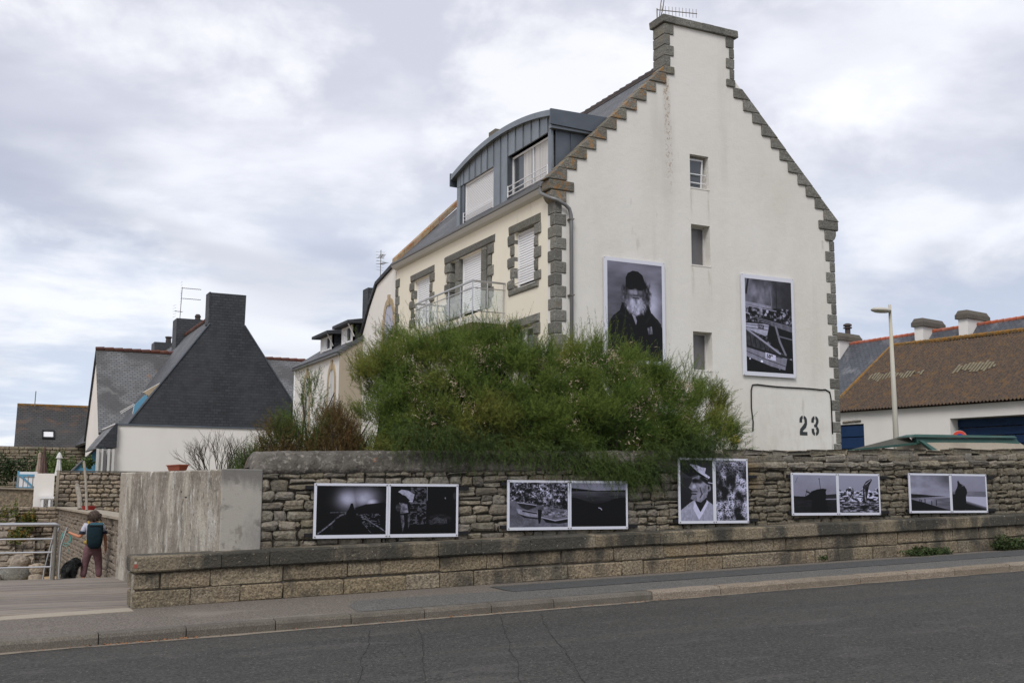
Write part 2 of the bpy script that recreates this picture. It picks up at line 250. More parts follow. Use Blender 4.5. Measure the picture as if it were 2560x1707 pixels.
MAT['tshirt'] = mat('pale_grey_tshirt', (.44, .45, .52), .9, [(6, 3, .45, .65, (.36, .37, .44), .5)])
MAT['navy'] = mat('navy_sleeve_band', (.02, .025, .045), .9)
MAT['trousers'] = mat('mauve_trousers', (.155, .083, .093), .95, [(9, 3, .45, .65, (.11, .058, .067), .6)], [(14, 3, .02)])
MAT['pack'] = mat('teal_rucksack_fabric', (.004, .018, .026), .9, [(8, 3, .45, .65, (.003, .012, .018), .6)], [(16, 3, .01)])
MAT['pack_l'] = mat('light_teal_fabric', (.02, .075, .10), .7)
MAT['mustard'] = mat('mustard_strap', (.36, .24, .05), .8)
MAT['dog'] = mat('black_dog_fur', (.010, .011, .011), .8, [(6, 4, .55, .7, (.05, .055, .055), .5)], [(30, 4, .03)])
MAT['leash'] = mat('teal_rope', (.10, .33, .30), .7)
MAT['red_mark'] = mat('red_waymark_paint', (.30, .07, .05), .8)
MAT['white_mark'] = mat('white_waymark_paint', (.42, .39, .35), .8)
MAT['crack'] = mat('black_crack_filler', (.022, .020, .018), .8)
MAT['litter'] = mat('dry_leaf_litter', (.30, .13, .06), .95, [(20, 3, .4, .6, (.2, .13, .07), .7)])

# ------------------------------------------------------------------ mesh helpers
class MB:
    def __init__(s): s.v = []; s.f = []
    def add(s, vs, fs):
        b = len(s.v); s.v += [tuple(p) for p in vs]; s.f += [tuple(i + b for i in f) for f in fs]; return s
    def box(s, x0, x1, y0, y1, z0, z1, shear=0.0):
        if x0 > x1: x0, x1 = x1, x0
        if y0 > y1: y0, y1 = y1, y0
        vs = [(x, y, z + shear * x) for x in (x0, x1) for y in (y0, y1) for z in (z0, z1)]
        return s.add(vs, [(0, 1, 3, 2), (4, 6, 7, 5), (0, 4, 5, 1), (2, 3, 7, 6), (0, 2, 6, 4), (1, 5, 7, 3)])
    def hexa(s, bot, top):                   # two matching rings of points
        n = len(bot)
        return s.add(list(bot) + list(top), [tuple(range(n))[::-1], tuple(range(n, 2 * n))] + [(i, (i + 1) % n, n + (i + 1) % n, n + i) for i in range(n)])
    def prism(s, poly, ax, a0, a1):          # poly in the two other axes, in order
        def P(u, v, a): return (a, u, v) if ax == 'x' else ((u, a, v) if ax == 'y' else (u, v, a))
        return s.hexa([P(u, v, a0) for u, v in poly], [P(u, v, a1) for u, v in poly])
    def tube(s, pts, r, n=8, r2=None, cap=True):
        pts = [Vector(p) for p in pts]; rings = []; N = len(pts); up = None
        for i, p in enumerate(pts):
            d = (pts[min(i + 1, N - 1)] - pts[max(i - 1, 0)]).normalized()
            if up is None: up = d.orthogonal().normalized()
            up = (up - d * up.dot(d)).normalized(); w = d.cross(up)
            rr = r if r2 is None else r + (r2 - r) * i / max(1, N - 1)
            if isinstance(r, (list, tuple)): rr = r[i]
            rings.append([p + (up * math.cos(2 * math.pi * k / n) + w * math.sin(2 * math.pi * k / n)) * rr for k in range(n)])
        vs = [q for g in rings for q in g]; fs = []
        for i in range(N - 1):
            for k in range(n): fs.append((i * n + k, i * n + (k + 1) % n, (i + 1) * n + (k + 1) % n, (i + 1) * n + k))
        if cap: fs += [tuple(range(n))[::-1], tuple(range((N - 1) * n, N * n))]
        return s.add(vs, fs)
    def lathe(s, prof, c, n=16, ax=(0, 0, 1)):
        q = Vector((0, 0, 1)).rotation_difference(Vector(ax)); c = Vector(c)
        vs = [c + q @ Vector((r * math.cos(2 * math.pi * k / n), r * math.sin(2 * math.pi * k / n), h)) for r, h in prof for k in range(n)]
        fs = [(i * n + k, i * n + (k + 1) % n, (i + 1) * n + (k + 1) % n, (i + 1) * n + k) for i in range(len(prof) - 1) for k in range(n)]
        fs += [tuple(range(n))[::-1], tuple(range((len(prof) - 1) * n, len(prof) * n))]
        return s.add(vs, fs)
    def quad(s, a, b, c, d): return s.add([a, b, c, d], [(0, 1, 2, 3)])
    def build(s, name, m, parent=None, smooth=False, bevel=0.0, label=None, kind=None):
        me = bpy.data.meshes.new(name); me.from_pydata(s.v, [], s.f); me.update()
        me.materials.append(MAT[m] if isinstance(m, str) else m)
        if smooth: me.polygons.foreach_set('use_smooth', [True] * len(me.polygons))
        return link(name, me, parent, bevel, label, kind)
def link(name, me, parent=None, bevel=0.0, label=None, kind=None):
    o = bpy.data.objects.new(name, me); COL.objects.link(o)
    if parent is not None:
        o.parent = parent; o.matrix_parent_inverse = pinv(parent)
    if bevel:
        b = o.modifiers.new('bevel', 'BEVEL'); b.width = bevel; b.segments = 1; b.limit_method = 'ANGLE'; b.angle_limit = rad(40)
    if label: o['label'] = label
    if kind: o['kind'] = kind
    return o
def pinv(p): return Matrix.Translation(p.location).inverted() if p.type == 'EMPTY' else Matrix.Identity(4)
def tag(o, label, cat, group=None):
    o['label'] = label; o['category'] = cat
    if group: o['group'] = group
    return o
def thing(name, label, cat, loc, group=None):
    o = bpy.data.objects.new(name, None); COL.objects.link(o); o.location = loc; o.empty_display_size = .2
    return tag(o, label, cat, group)
def struct(o): o['kind'] = 'structure'; return o
def fastmesh(name, V, F, m, parent=None, smooth=False, kind=None, label=None, mats=None):
    """V (n,3), F (k,3 or 4) numpy arrays"""
    me = bpy.data.meshes.new(name); k = F.shape[1]
    me.vertices.add(len(V)); me.vertices.foreach_set('co', V.astype(np.float32).ravel())
    me.loops.add(F.size); me.loops.foreach_set('vertex_index', F.astype(np.int32).ravel())
    me.polygons.add(len(F)); me.polygons.foreach_set('loop_start', np.arange(0, F.size, k, dtype=np.int32))
    me.polygons.foreach_set('loop_total', np.full(len(F), k, dtype=np.int32))
    if smooth: me.polygons.foreach_set('use_smooth', [True] * len(F))
    me.update(calc_edges=True); me.materials.append(MAT[m]); return link(name, me, parent, 0, label, kind)
# frames for walls: map (u along, v up, w outward) to the world
def fy(y): return lambda u, v, w: (u, y - w, v)              # wall facing the street (-Y)
def fx(x): return lambda u, v, w: (x - w, u, v)              # wall facing the sea (-X)
def stone(mb, fr, u0, u1, v0, v1, proud=.03, depth=.12, jit=.012, shear=0.0, dome=.5, cut=.22):
    """one rough-faced stone: 8-sided outline, rounded towards its face"""
    um, vm = (u0 + u1) / 2, (v0 + v1) / 2; w, h = (u1 - u0), (v1 - v0); c = min(w, h) * cut
    j = lambda: R.uniform(-jit, jit)
    o = [(u0 + c * R.uniform(.3, 1.2), v0), (u1 - c * R.uniform(.3, 1.2), v0), (u1, v0 + c * R.uniform(.3, 1.2)), (u1, v1 - c * R.uniform(.3, 1.2)), (u1 - c * R.uniform(.3, 1.2), v1), (u0 + c * R.uniform(.3, 1.2), v1), (u0, v1 - c * R.uniform(.3, 1.2)), (u0, v0 + c * R.uniform(.3, 1.2))]
    o = [(a + j(), b + j()) for a, b in o]
    k = min(.030, min(w, h) * .24)
    i_ = [(a + (k if a < um else -k), b + (k if b < vm else -k)) for a, b in o]
    P = lambda u, v, q: fr(u, v + shear * u, q)
    vs = [P(a, b, -depth) for a, b in o] + [P(a, b, proud * .15 + R.uniform(-.3, .3) * jit) for a, b in o] + [P(a, b, proud * (.75 + .4 * R.random())) for a, b in i_]
    vs.append(P(um + j() * 2, vm + j() * 2, proud * (1 + dome * R.uniform(-.3, 1))))
    fs = []
    for r_ in (0, 8):
        for q in range(8): fs.append((r_ + q, r_ + (q + 1) % 8, r_ + 8 + (q + 1) % 8, r_ + 8 + q))
    for q in range(8): fs.append((16 + q, 16 + (q + 1) % 8, 24))
    return mb.add(vs, fs)
def block(mb, x0, x1, y0, y1, z0, z1, jit=.008, ch=.015):
    """squared block with slightly wandering corners and chamfered arrises"""
    j = lambda: R.uniform(-jit, jit)
    for_z = []
    ring = lambda e, z: [(x0 + e + j(), y0 + e + j(), z), (x1 - e + j(), y0 + e + j(), z), (x1 - e + j(), y1 - e + j(), z), (x0 + e + j(), y1 - e + j(), z)]
    rings = [ring(ch, z0), ring(0, z0 + ch), ring(0, z1 - ch), ring(ch, z1)]
    vs = [p for g in rings for p in g]; fs = [(3, 2, 1, 0), (12, 13, 14, 15)]
    for i in range(3):
        for k in range(4): fs.append((i * 4 + k, i * 4 + (k + 1) % 4, i * 4 + 4 + (k + 1) % 4, i * 4 + 4 + k))
    return mb.add(vs, fs)
def holed_wall(mb, fr, u0, u1, v0, v1, holes, t, reveal=True):
    us = sorted({u0, u1, *[h[0] for h in holes], *[h[1] for h in holes]}); vs_ = sorted({v0, v1, *[h[2] for h in holes], *[h[3] for h in holes]})
    inh = lambda u, v: any(h[0] < u < h[1] and h[2] < v < h[3] for h in holes)
    for a, b in zip(us, us[1:]):
        for c, d in zip(vs_, vs_[1:]):
            if inh((a + b) / 2, (c + d) / 2): continue
            for w in (0, -t): mb.quad(fr(a, c, w), fr(b, c, w), fr(b, d, w), fr(a, d, w))
    for (a, b, c, d) in list(holes) + [(u0, u1, v0, v1)]:
        for p, q in (((a, c), (b, c)), ((b, c), (b, d)), ((b, d), (a, d)), ((a, d), (a, c))):
            mb.quad(fr(*p, 0), fr(*q, 0), fr(*q, -t), fr(*p, -t))
def slabpoly(mb, pts, n, t):                 # flat polygon with thickness t along -n
    n = Vector(n).normalized(); return mb.hexa([Vector(p) - n * t for p in pts], pts)

# ------------------------------------------------------------------ setting: ground, road, pavement, beach
from mathutils import noise as MN
def fbm(x, y, z=0.0, o=4): return MN.fractal(Vector((x, y, z)), 1.0, 2.0, o)
struct(MB().box(-1500, 1500, -1500, 2500, -1.9, -1.55).build('ground', 'sand'))
b = MB(); b.box(-60, 120, -60, 12.33, -.25, 0, G); road = struct(b.build('road', 'asphalt'))
b = MB(); b.box(3.3, 220, 15.55, 260, -3.2, .62, G); struct(b.build('garden_ground', 'ground'))
b = MB(); b.box(-60, 60, 12.40, 14.56, -.3, .115, G); walk = struct(b.build('pavement', 'walk'))
# newer asphalt patches in the pavement, ragged edges, 4 mm proud
def ragged(name, m, outline, z, step=.12, amp=.012, parent=None):
    pts = []
    for (xa, ya), (xb, yb) in zip(outline, outline[1:] + outline[:1]):
        n = max(1, int(math.hypot(xb - xa, yb - ya) / step))
        for i in range(n):
            t = i / n; x = xa + (xb - xa) * t; y = ya + (yb - ya) * t
            pts.append((x + R.uniform(-amp, amp), y + R.uniform(-amp, amp)))
    b = MB(); b.add([(x, y, gz(x, z)) for x, y in pts], [tuple(range(len(pts)))]); return b.build(name, m, parent)
struct(ragged('pavement_patch', 'walk_mid', [(4.2, 12.46), (26, 12.46), (26, 13.35), (6.9, 13.35), (6.5, 13.58), (4.55, 13.64), (4.3, 13.1)], .119))
struct(ragged('pavement_patch', 'walk_dark', [(6.66, 13.36), (26, 13.36), (26, 14.2), (6.70, 14.16)], .123, amp=.006))
# gutter line of sand at the foot of the kerb
V = []; F = []; n = 0
for i in range(260):
    x = -8 + i * .14; w = .10 + .05 * fbm(x * 1.3, 0) + .02 * R.random() - (.05 if x > 8 else 0)
    V += [(x, 12.27, gz(x, .006)), (x, 12.27 - max(.02, w), gz(x, .004))]
    if i: F.append((n - 2, n - 1, n + 1, n))
    n += 2
MB().add(V, F).build('gutter_line', 'gutter', road)
# cracks running across the road
for (xa, ya), (xb, yb) in (((4.1, 11.7), (1.9, 6)), ((4.63, 11.6), (2.4, 5.6)), ((5.80, 12.0), (3.2, 6)), ((6.32, 11.9), (3.3, 5))):
    V = []; F = []
    for i in range(60):
        t = i / 59; x = xa + (xb - xa) * t + .05 * fbm(t * 5, xa) + .018 * fbm(t * 38, xa, 7); y = ya + (yb - ya) * t; w = .0015 + .0055 * abs(fbm(t * 33, xa, 3))
        V += [(x - w, y, gz(x, .0045)), (x + w, y, gz(x, .0045))]
        if i: F.append((2 * i - 2, 2 * i - 1, 2 * i + 1, 2 * i))
    MB().add(V, F).build('crack', 'crack', road)
for k in range(5):                            # a wandering net of fine cracks nearer the left
    V = []; F = []; x0 = 1.6 + k * .55; y0 = 10.3 + .25 * (k % 3)
    for i in range(26):
        t = i / 25; x = x0 + t * 1.1; y = y0 + .35 * fbm(t * 4 + k, k * 3.1) + .1 * t; w = .002 + .003 * abs(fbm(t * 30, k))
        V += [(x, y - w, gz(x, .004)), (x, y + w, gz(x, .004))]
        if i: F.append((2 * i - 2, 2 * i - 1, 2 * i + 1, 2 * i))
    MB().add(V, F).build('crack', 'crack', road)
# kerb stones
kerb = thing('kerb', 'concrete and granite kerb stones edging the pavement beside the road', 'kerb', (6, 12.3, .2)); kerb['kind'] = 'structure'
js = [-3.5, -2.5, -1.5, -.55, .40, 1.35, 2.23, 3.19, 4.06, 4.96, 5.83, 6.69, 8.15]
while js[-1] < 25: js.append(js[-1] + R.uniform(.8, 1.45))
for i, (a, c) in enumerate(zip(js, js[1:])):
    gr = a >= 8.1; b = MB(); n = 6; P = []
    prof = [(12.27, -.15), (12.272, .075), (12.295, .112), (12.43, .120), (12.43, -.15)]
    if gr: prof = [(12.27, -.15), (12.265, .085), (12.29, .118), (12.44, .124), (12.44, -.15)]
    for q in range(n):
        x = a + .006 + (c - a - .012) * q / (n - 1); e = .006 if gr else .002
        P += [(x, y + R.uniform(-e, e), gz(x, z + R.uniform(-e, e))) for y, z in prof]
    F = [(4, 3, 2, 1, 0), tuple(range((n - 1) * 5, n * 5))] + [(q * 5 + k, q * 5 + (k + 1) % 5, q * 5 + 5 + (k + 1) % 5, q * 5 + 5 + k) for q in range(n - 1) for k in range(5)]
    b.add(P, F); b.build('kerb_stone', 'kerb_granite' if gr else 'kerb', kerb)
b = MB()                                      # leaf litter caught in the gutter
for k in range(260):
    x = R.choice([R.uniform(1.2, 2.4), R.uniform(4, 9), R.uniform(-1, 18)]); y = 12.27 - abs(R.gauss(0, .04)); s = R.uniform(.008, .02); a = R.uniform(0, 6)
    z = gz(x, .008); b.add([(x + s * math.cos(a), y + s * math.sin(a), z), (x + s * math.cos(a + 2), y + s * math.sin(a + 2), z + s * .6), (x + s * math.cos(a + 4), y + s * math.sin(a + 4), z)], [(0, 1, 2)])
o = b.build('leaf_litter', 'litter'); tag(o, 'scraps of dry brown leaves lying along the kerb', 'leaves'); o['kind'] = 'stuff'
# concrete strip and boardwalk
struct(MB().box(-12, 1.95, 14.22, 14.63, -.3, .121, G).build('concrete_edging', 'concrete'))
bw = thing('boardwalk', 'weathered grey timber boardwalk beside the end of the stone bench', 'boardwalk', (.5, 17.3, .15)); bw['kind'] = 'structure'
y = 14.64; k = 0
while y < 20.25:
    b = MB(); z = .145 + R.uniform(-.003, .003); xr = min(3.4, 2.0 + (y - 14.6) * .09 + .45)
    b.box(-9 , xr, y, y + .138, z - .045, z); o = b.build('plank', 'wood', bw, bevel=.004); y += .146
struct(MB().box(-9, 2.9, 14.9, 20.1, -.6, .09).build('boardwalk_base', 'ground'))
MB().box(-9, 2.45, 20.25, 20.30, -.2, .14).build('fascia_board', 'wood', bw)
# path going down to the beach beyond the deck
b = MB(); b.hexa([(1.2, 20.2, -2), (3.1, 20.2, -2), (3.1, 36, -2), (1.5, 36, -2)], [(1.2, 20.2, .06), (3.1, 20.2, .06), (3.1, 36, -1.15), (1.5, 36, -1.15)]); struct(b.build('beach_path', 'concrete'))
V = []; F = []; nx, ny = 60, 60
for i in range(nx):
    for jj in range(ny):
        x = -25 + i * .48; y = 20.4 + jj * .45; V.append((x, y, -1.32 + .12 * fbm(x * .5, y * .5)))
for i in range(nx - 1):
    for jj in range(ny - 1): F.append((i * ny + jj, (i + 1) * ny + jj, (i + 1) * ny + jj + 1, i * ny + jj + 1))
struct(MB().add(V, F).build('beach', 'sand', smooth=True))

# ------------------------------------------------------------------ low granite bench wall
bench = thing('bench_wall', 'low wall of tan granite blocks with dark-stained coping slabs', 'low wall', (10, 14.8, .35))
core = MB(); core.box(2.02, 24, 14.585, 15.05, -.2, .56, G); core.build('core', 'mortar', bench)
for row, (za, zb) in enumerate(((.10, .328), (.332, .545))):
    x = 1.965; first = True
    while x < 23.9:
        w = (.70 if row == 0 else .33) if first else R.uniform(.42, 1.0) * (1 if x < 9 else .85)
        if not first and R.random() < .15: w = .26
        b = MB(); d = 14.55 + R.uniform(-.008, .010)
        nq = max(2, int(w / .18)); P = []                       # face subdivided so that arrises wander
        block(b, x + R.uniform(.004, .012), x + w - R.uniform(.004, .012), d, 15.06 if first else 14.62, za + R.uniform(0, .012), zb - R.uniform(0, .014), .011, R.uniform(.012, .024))
        b.v = [(p[0], p[1], p[2] + G * p[0]) for p in b.v]
        b.build('stone', 'bench', bench); x += w; first = False
x = 1.95; i = 0
while x < 23.9:
    w = 1.08 if i == 0 else R.uniform(.62, 1.25); b = MB()
    block(b, x + .003, x + w - .003, 14.495 + R.uniform(-.006, .006), 15.13 if i == 0 else 15.06, .548, .752 + R.uniform(-.006, .006), .006, .022)
    b.v = [(p[0], p[1], p[2] + G * p[0]) for p in b.v]; b.build('coping_stone', 'bench_cap', bench); x += w; i += 1
MB().hexa([(1.955, 14.57, -.2), (2.0, 14.57, -.2), (2.35, 15.6, -.2), (2.25, 15.6, -.2)], [(1.955, 14.57, .58), (2.0, 14.57, .58), (2.35, 15.6, .6), (2.25, 15.6, .6)]).build('render_end', 'stain', bench)
b = MB(); b.box(1.968, 1.995, 14.490, 14.493, .715, .745); o = b.build('waymark', 'white_mark'); tag(o, 'small white and red waymark painted on the end of the coping', 'waymark')
b = MB(); b.box(1.968, 2.0, 14.490, 14.493, .665, .713); b.build('red_stripe', 'red_mark', o)

# ------------------------------------------------------------------ rubble street wall
wall = thing('rubble_wall', 'old rubble stone wall with photo panels hung along it', 'stone wall', (11, 15.2, .9))
core = MB(); core.box(3.60, 24, 15.035, 15.5, .3, 1.80, .0245); core.box(11.5, 24, 15.06, 15.5, 1.79, 2.02, .0228); core.build('core', 'dark_joint', wall)
FR = fy(15.0); sm = []
rows = [.745]
while rows[-1] < 1.72: rows.append(rows[-1] + R.choice([.155, .13, .14, .115, .10, .165]))
rows[-1] = 1.77
for r_, (va, vb) in enumerate(zip(rows, rows[1:])):
    x = 3.62 + R.uniform(-.02, 0)
    while x < 23.8:
        w = R.uniform(.15, .40) * (1.0 if x < 9 else .9) * (.75 + (vb - va) * 2)
        a, c = va + .004, vb - .004
        items = []
        if (vb - va) > .125 and R.random() < .18: md = a + (c - a) * R.uniform(.35, .65); items = [(a, md - .004), (md + .004, c)]
        elif R.random() < .12: items = [(a + .02, c - .01)]
        else: items = [(a, c)]
        for p, q in items: sm.append((x, (x + .006, x + w - .008, p + R.uniform(-.006, .008), q + R.uniform(-.008, .006)), .030 + R.uniform(-.014, .014)))
        if R.random() < .10: sm.append((x + w, (x + w, x + w + .045, a + .01, c - .02), .02)); x += .05
        x += w
up = []
zb = 1.74
for r_, h in enumerate((.12, .115, .10)):     # upper courses right of the bush lean back
    x = 11.4 + R.uniform(0, .2)
    while x < 23.8:
        w = R.uniform(.2, .55); up.append((x, (x, x + w - .004, zb + R.uniform(-.012, .012), zb + h - .004 + R.uniform(-.02, .016)), .06 - .045 * r_)); x += w
    zb += h
sm.sort(key=lambda t: t[0]); cnt = 0
rest = MB()
for x, (a, c, p, q), pr in sm:
    tgt = MB() if cnt < 245 and x < 14 else rest
    stone(tgt, FR, a, c, p, q, proud=pr, depth=.10, shear=.0245, jit=.016, cut=.30, dome=.3)
    if tgt is not rest: tgt.build('stone', 'stone', wall); cnt += 1
for x, (a, c, p, q), pr in up:
    tgt = MB() if cnt < 298 and x < 19 else rest
    stone(tgt, FR, a, c, p, q, proud=pr, depth=.12, shear=.0235, jit=.02)
    if tgt is not rest: tgt.build('stone', 'stone', wall); cnt += 1
o = rest.build('small_stones', 'stone', wall); o['kind'] = 'stuff'
# rounded mortar coping on the left half, thin cap on the right half
def coping(x0, x1, y0, prof, name, m, step=.05, amp=.03, sl=.0215, round_end=False):
    n = int((x1 - x0) / step); V = []; k = len(prof)
    for i in range(n + 1):
        x = x0 + (x1 - x0) * i / n; e = 1.0
        if round_end: e = min(1, .35 + 1.6 * math.sqrt(max(0, min(1, i / n * (x1 - x0) / .10))) * .41)
        for q, (dy, z) in enumerate(prof):
            d = amp * (fbm(x * 5, z * 6, q * .35) * .9 + .7 * abs(fbm(x * 14, q * 1.1, 3)))
            V.append((x, y0 + dy - d * (1 if q < k - 2 else 0), gz(0, 0) + (z if e == 1 else prof[0][1] + (z - prof[0][1]) * e) + sl * x + .5 * d * (q > 2)))
    F = [(i * k + q, i * k + q + 1, (i + 1) * k + q + 1, (i + 1) * k + q) for i in range(n) for q in range(k - 1)] + [tuple(range(k)), tuple(range(n * k, n * k + k))[::-1]]
    return MB().add(V, F).build(name, m, wall, smooth=True)
prof = [(.10, 1.74), (.02, 1.755), (-.035, 1.79), (-.045, 1.84), (-.03, 1.89), (-.01, 1.94), (.02, 1.99), (.06, 2.035), (.12, 2.07), (.22, 2.09), (.40, 2.09), (.52, 2.04), (.55, 1.74)]
coping(3.50, 11.75, 15.0, prof, 'mortar_coping', 'coping_mortar', round_end=True)
prof = [(.03, 2.035), (.02, 2.06), (.06, 2.085), (.2, 2.095), (.45, 2.09), (.5, 2.0)]
coping(11.3, 24, 15.05, prof, 'mortar_cap', 'concrete', amp=.012, sl=.0215)

# ------------------------------------------------------------------ stained render wall returning towards the sea
ret = thing('rendered_wall', 'stained grey rendered wall at the left end of the rubble wall', 'rendered wall', (2.9, 16.5, .15))
A0, A1 = Vector((3.09, 14.96, 0)), Vector((2.42, 20.0, 0)); nrm = Vector((.99, .13, 0))
b = MB(); zt0, zt1 = 1.905, 1.935
def q4(p, z): return (p.x, p.y, z)
n = 18; V = []; F = []
for i in range(n + 1):
    t = i / n; p = A0.lerp(A1, t); zt = zt0 + (zt1 - zt0) * t + .008 * fbm(t * 9, 1) - (.10 * max(0, (t - .55)) ** 1.2 if False else 0)
    V += [q4(p, -.3), q4(p, zt - .02), q4(p + nrm * .02, zt), q4(p + nrm * .30, zt + .01), q4(p + nrm * .30, -.3)]
for i in range(n):
    for q in range(4): F.append((i * 5 + q, i * 5 + q + 1, i * 5 + q + 6, i * 5 + q + 5))
F += [(0, 1, 2, 3, 4), (n * 5 + 4, n * 5 + 3, n * 5 + 2, n * 5 + 1, n * 5)]
b.add(V, F); b.build('stained_side', 'stain', ret)
MB().box(3.095, 3.645, 14.945, 15.33, .70, 1.915).build('patched_end', 'clean', ret, bevel=.012)
b = MB()                                       # beam pockets and a dark hole in the render
for t, z, w, h in ((.28, 1.52, .10, .02), (.33, 1.60, .04, .02)):
    p = A0.lerp(A1, t) - nrm * .004; d = (A1 - A0).normalized() * w
    b.hexa([q4(p, z), q4(p + d, z), q4(p + d + nrm * .03, z), q4(p + nrm * .03, z)], [q4(p, z + h), q4(p + d, z + h), q4(p + d + nrm * .03, z + h), q4(p + nrm * .03, z + h)])
b.build('pocket', 'black', ret)

# ------------------------------------------------------------------ printed photographs (drawn here in code, flat prints)
class Pic:
    def __init__(s, w, h, bg=.5, seed=1):
        s.w, s.h = w, h; s.a = np.full((h, w), float(bg)); s.r = np.random.RandomState(seed)
        s.u, s.v = np.meshgrid((np.arange(w) + .5) / w, (np.arange(h) + .5) / h); s.asp = w / h
    def fb(s, fx_, fy_, o=4, p=.55):
        t = np.zeros((s.h, s.w)); amp = 1; tot = 0
        for k in range(o):
            gx, gy = int(fx_ * 2 ** k) + 2, int(fy_ * 2 ** k) + 2; g = s.r.rand(gy + 1, gx + 1)
            X = s.u * (gx - 1); Y = s.v * (gy - 1); i = X.astype(int); j = Y.astype(int); a = X - i; c = Y - j; a = a * a * (3 - 2 * a); c = c * c * (3 - 2 * c)
            t += amp * ((g[j, i] * (1 - a) + g[j, i + 1] * a) * (1 - c) + (g[j + 1, i] * (1 - a) + g[j + 1, i + 1] * a) * c); tot += amp; amp *= p
        return t / tot
    def inpoly(s, pts, U=None, V=None):
        U = s.u if U is None else U; V = s.v if V is None else V; m_ = np.zeros(U.shape, bool); n = len(pts)
        for i in range(n):
            (x0, y0), (x1, y1) = pts[i], pts[(i + 1) % n]
            if y0 == y1: continue
            c = ((y0 > V) != (y1 > V)) & (U < (x1 - x0) * (V - y0) / (y1 - y0) + x0); m_ ^= c
        return m_
    def poly(s, pts, val, tex=0, op=1.0):
        m_ = s.inpoly(pts); v = val + (tex * (s.fb(24, 24, 3) - .5) if tex else 0); s.a = np.where(m_, s.a * (1 - op) + v * op, s.a); return s
    def ell(s, cx, cy, rx, ry, val, soft=.15, op=1.0, tex=0, wob=0):
        d = np.sqrt(((s.u - cx) / rx) ** 2 + ((s.v - cy) / ry) ** 2) + (wob * (s.fb(22, 22, 3) - .5) if wob else 0); m_ = np.clip((1 + soft - d) / (2 * soft + 1e-6), 0, 1) * op
        v = val + (tex * (s.fb(24, 24, 3) - .5) if tex else 0); s.a = s.a * (1 - m_) + v * m_; return s
    def line(s, pts, wd, val, op=1.0, tex=0):
        for (x0, y0), (x1, y1) in zip(pts, pts[1:]):
            dx, dy = (x1 - x0) * s.asp, y1 - y0; L = dx * dx + dy * dy + 1e-9
            t = np.clip(((s.u - x0) * s.asp * dx + (s.v - y0) * dy) / L, 0, 1)
            d = np.hypot((s.u - x0) * s.asp - t * dx, (s.v - y0) - t * dy); m_ = np.clip((wd - d) / (wd * .5) + .5, 0, 1) * op
            if tex: m_ = m_ * np.clip(s.fb(50, 50, 2) * 2.4 - .5, 0, 1)
            s.a = s.a * (1 - m_) + val * m_
        return s
    def image(s, name, tint=(.93, .93, 1.06), gain=1.0):
        a = np.clip(s.a * gain, 0, 1); im = bpy.data.images.new(name, s.w, s.h, alpha=False)
        px = np.ones((s.h, s.w, 4), np.float32)
        for k in range(3): px[..., k] = np.clip(a * tint[k], 0, 1)
        im.pixels.foreach_set(px[::-1].ravel()); im.pack(); return im
def print_mat(name, im):
    M = bpy.data.materials.new(name); M.use_nodes = True; n = M.node_tree.nodes; t = n.new('ShaderNodeTexImage'); t.image = im; t.extension = 'EXTEND'
    M.node_tree.links.new(t.outputs[0], n['Principled BSDF'].inputs['Base Color']); n['Principled BSDF'].inputs['Roughness'].default_value = .45
    n['Principled BSDF'].inputs['Specular IOR Level'].default_value = .25; MAT[name] = M; return M
def photo_quad(name, fr, u0, u1, v0, v1, m, parent, w=0.0):
    me = bpy.data.meshes.new(name); me.from_pydata([fr(u0, v0, w), fr(u1, v0, w), fr(u1, v1, w), fr(u0, v1, w)], [], [(0, 1, 2, 3)])
    uv = me.uv_layers.new(name='uv'); uv.data.foreach_set('uv', [0, 0, 1, 0, 1, 1, 0, 1]); me.materials.append(MAT[m]); return link(name, me, parent)

def pic_boat_night():
    p = Pic(330, 230, .015, 3); g = p.fb(4, 4, 4)
    for cx, cy, rx, ry, v in ((.45, .27, .21, .26, .74), (.66, .24, .26, .24, .72), (.78, .33, .13, .13, .74), (.5, .40, .12, .12, .5)):
        d = np.exp(-(((p.u - cx) / rx) ** 2 + ((p.v - cy) / ry) ** 2) * 1.3); p.a = np.maximum(p.a, d * v * (.8 + .4 * g))
    p.poly([(.55, .45), (.7, .38), (.85, .36), (1, .33), (1, .6), (.55, .6)], .02, op=.92)
    p.line([(.15, .55), (.45, .54)], .006, .4, tex=1)
    for k in range(60): x = .62 + p.r.rand() * .28; y = .57 + p.r.rand() * .27; p.line([(x, y), (x + .02, y + .004)], .004, .55, op=.8)
    p.line([(.03, .97), (.22, .76), (.33, .61), (.42, .56)], .016, .45, tex=1); p.line([(.55, .56), (.75, .72), (.93, .88), (.99, .94)], .014, .42, tex=1)
    p.poly([(.44, .98), (.42, .55), (.46, .47), (.485, .36), (.515, .36), (.535, .47), (.57, .55), (.56, .98)], .012)
    p.line([(.65, .74), (.78, .96)], .006, .4, tex=1); p.ell(.22, .85, .02, .05, .12); return p
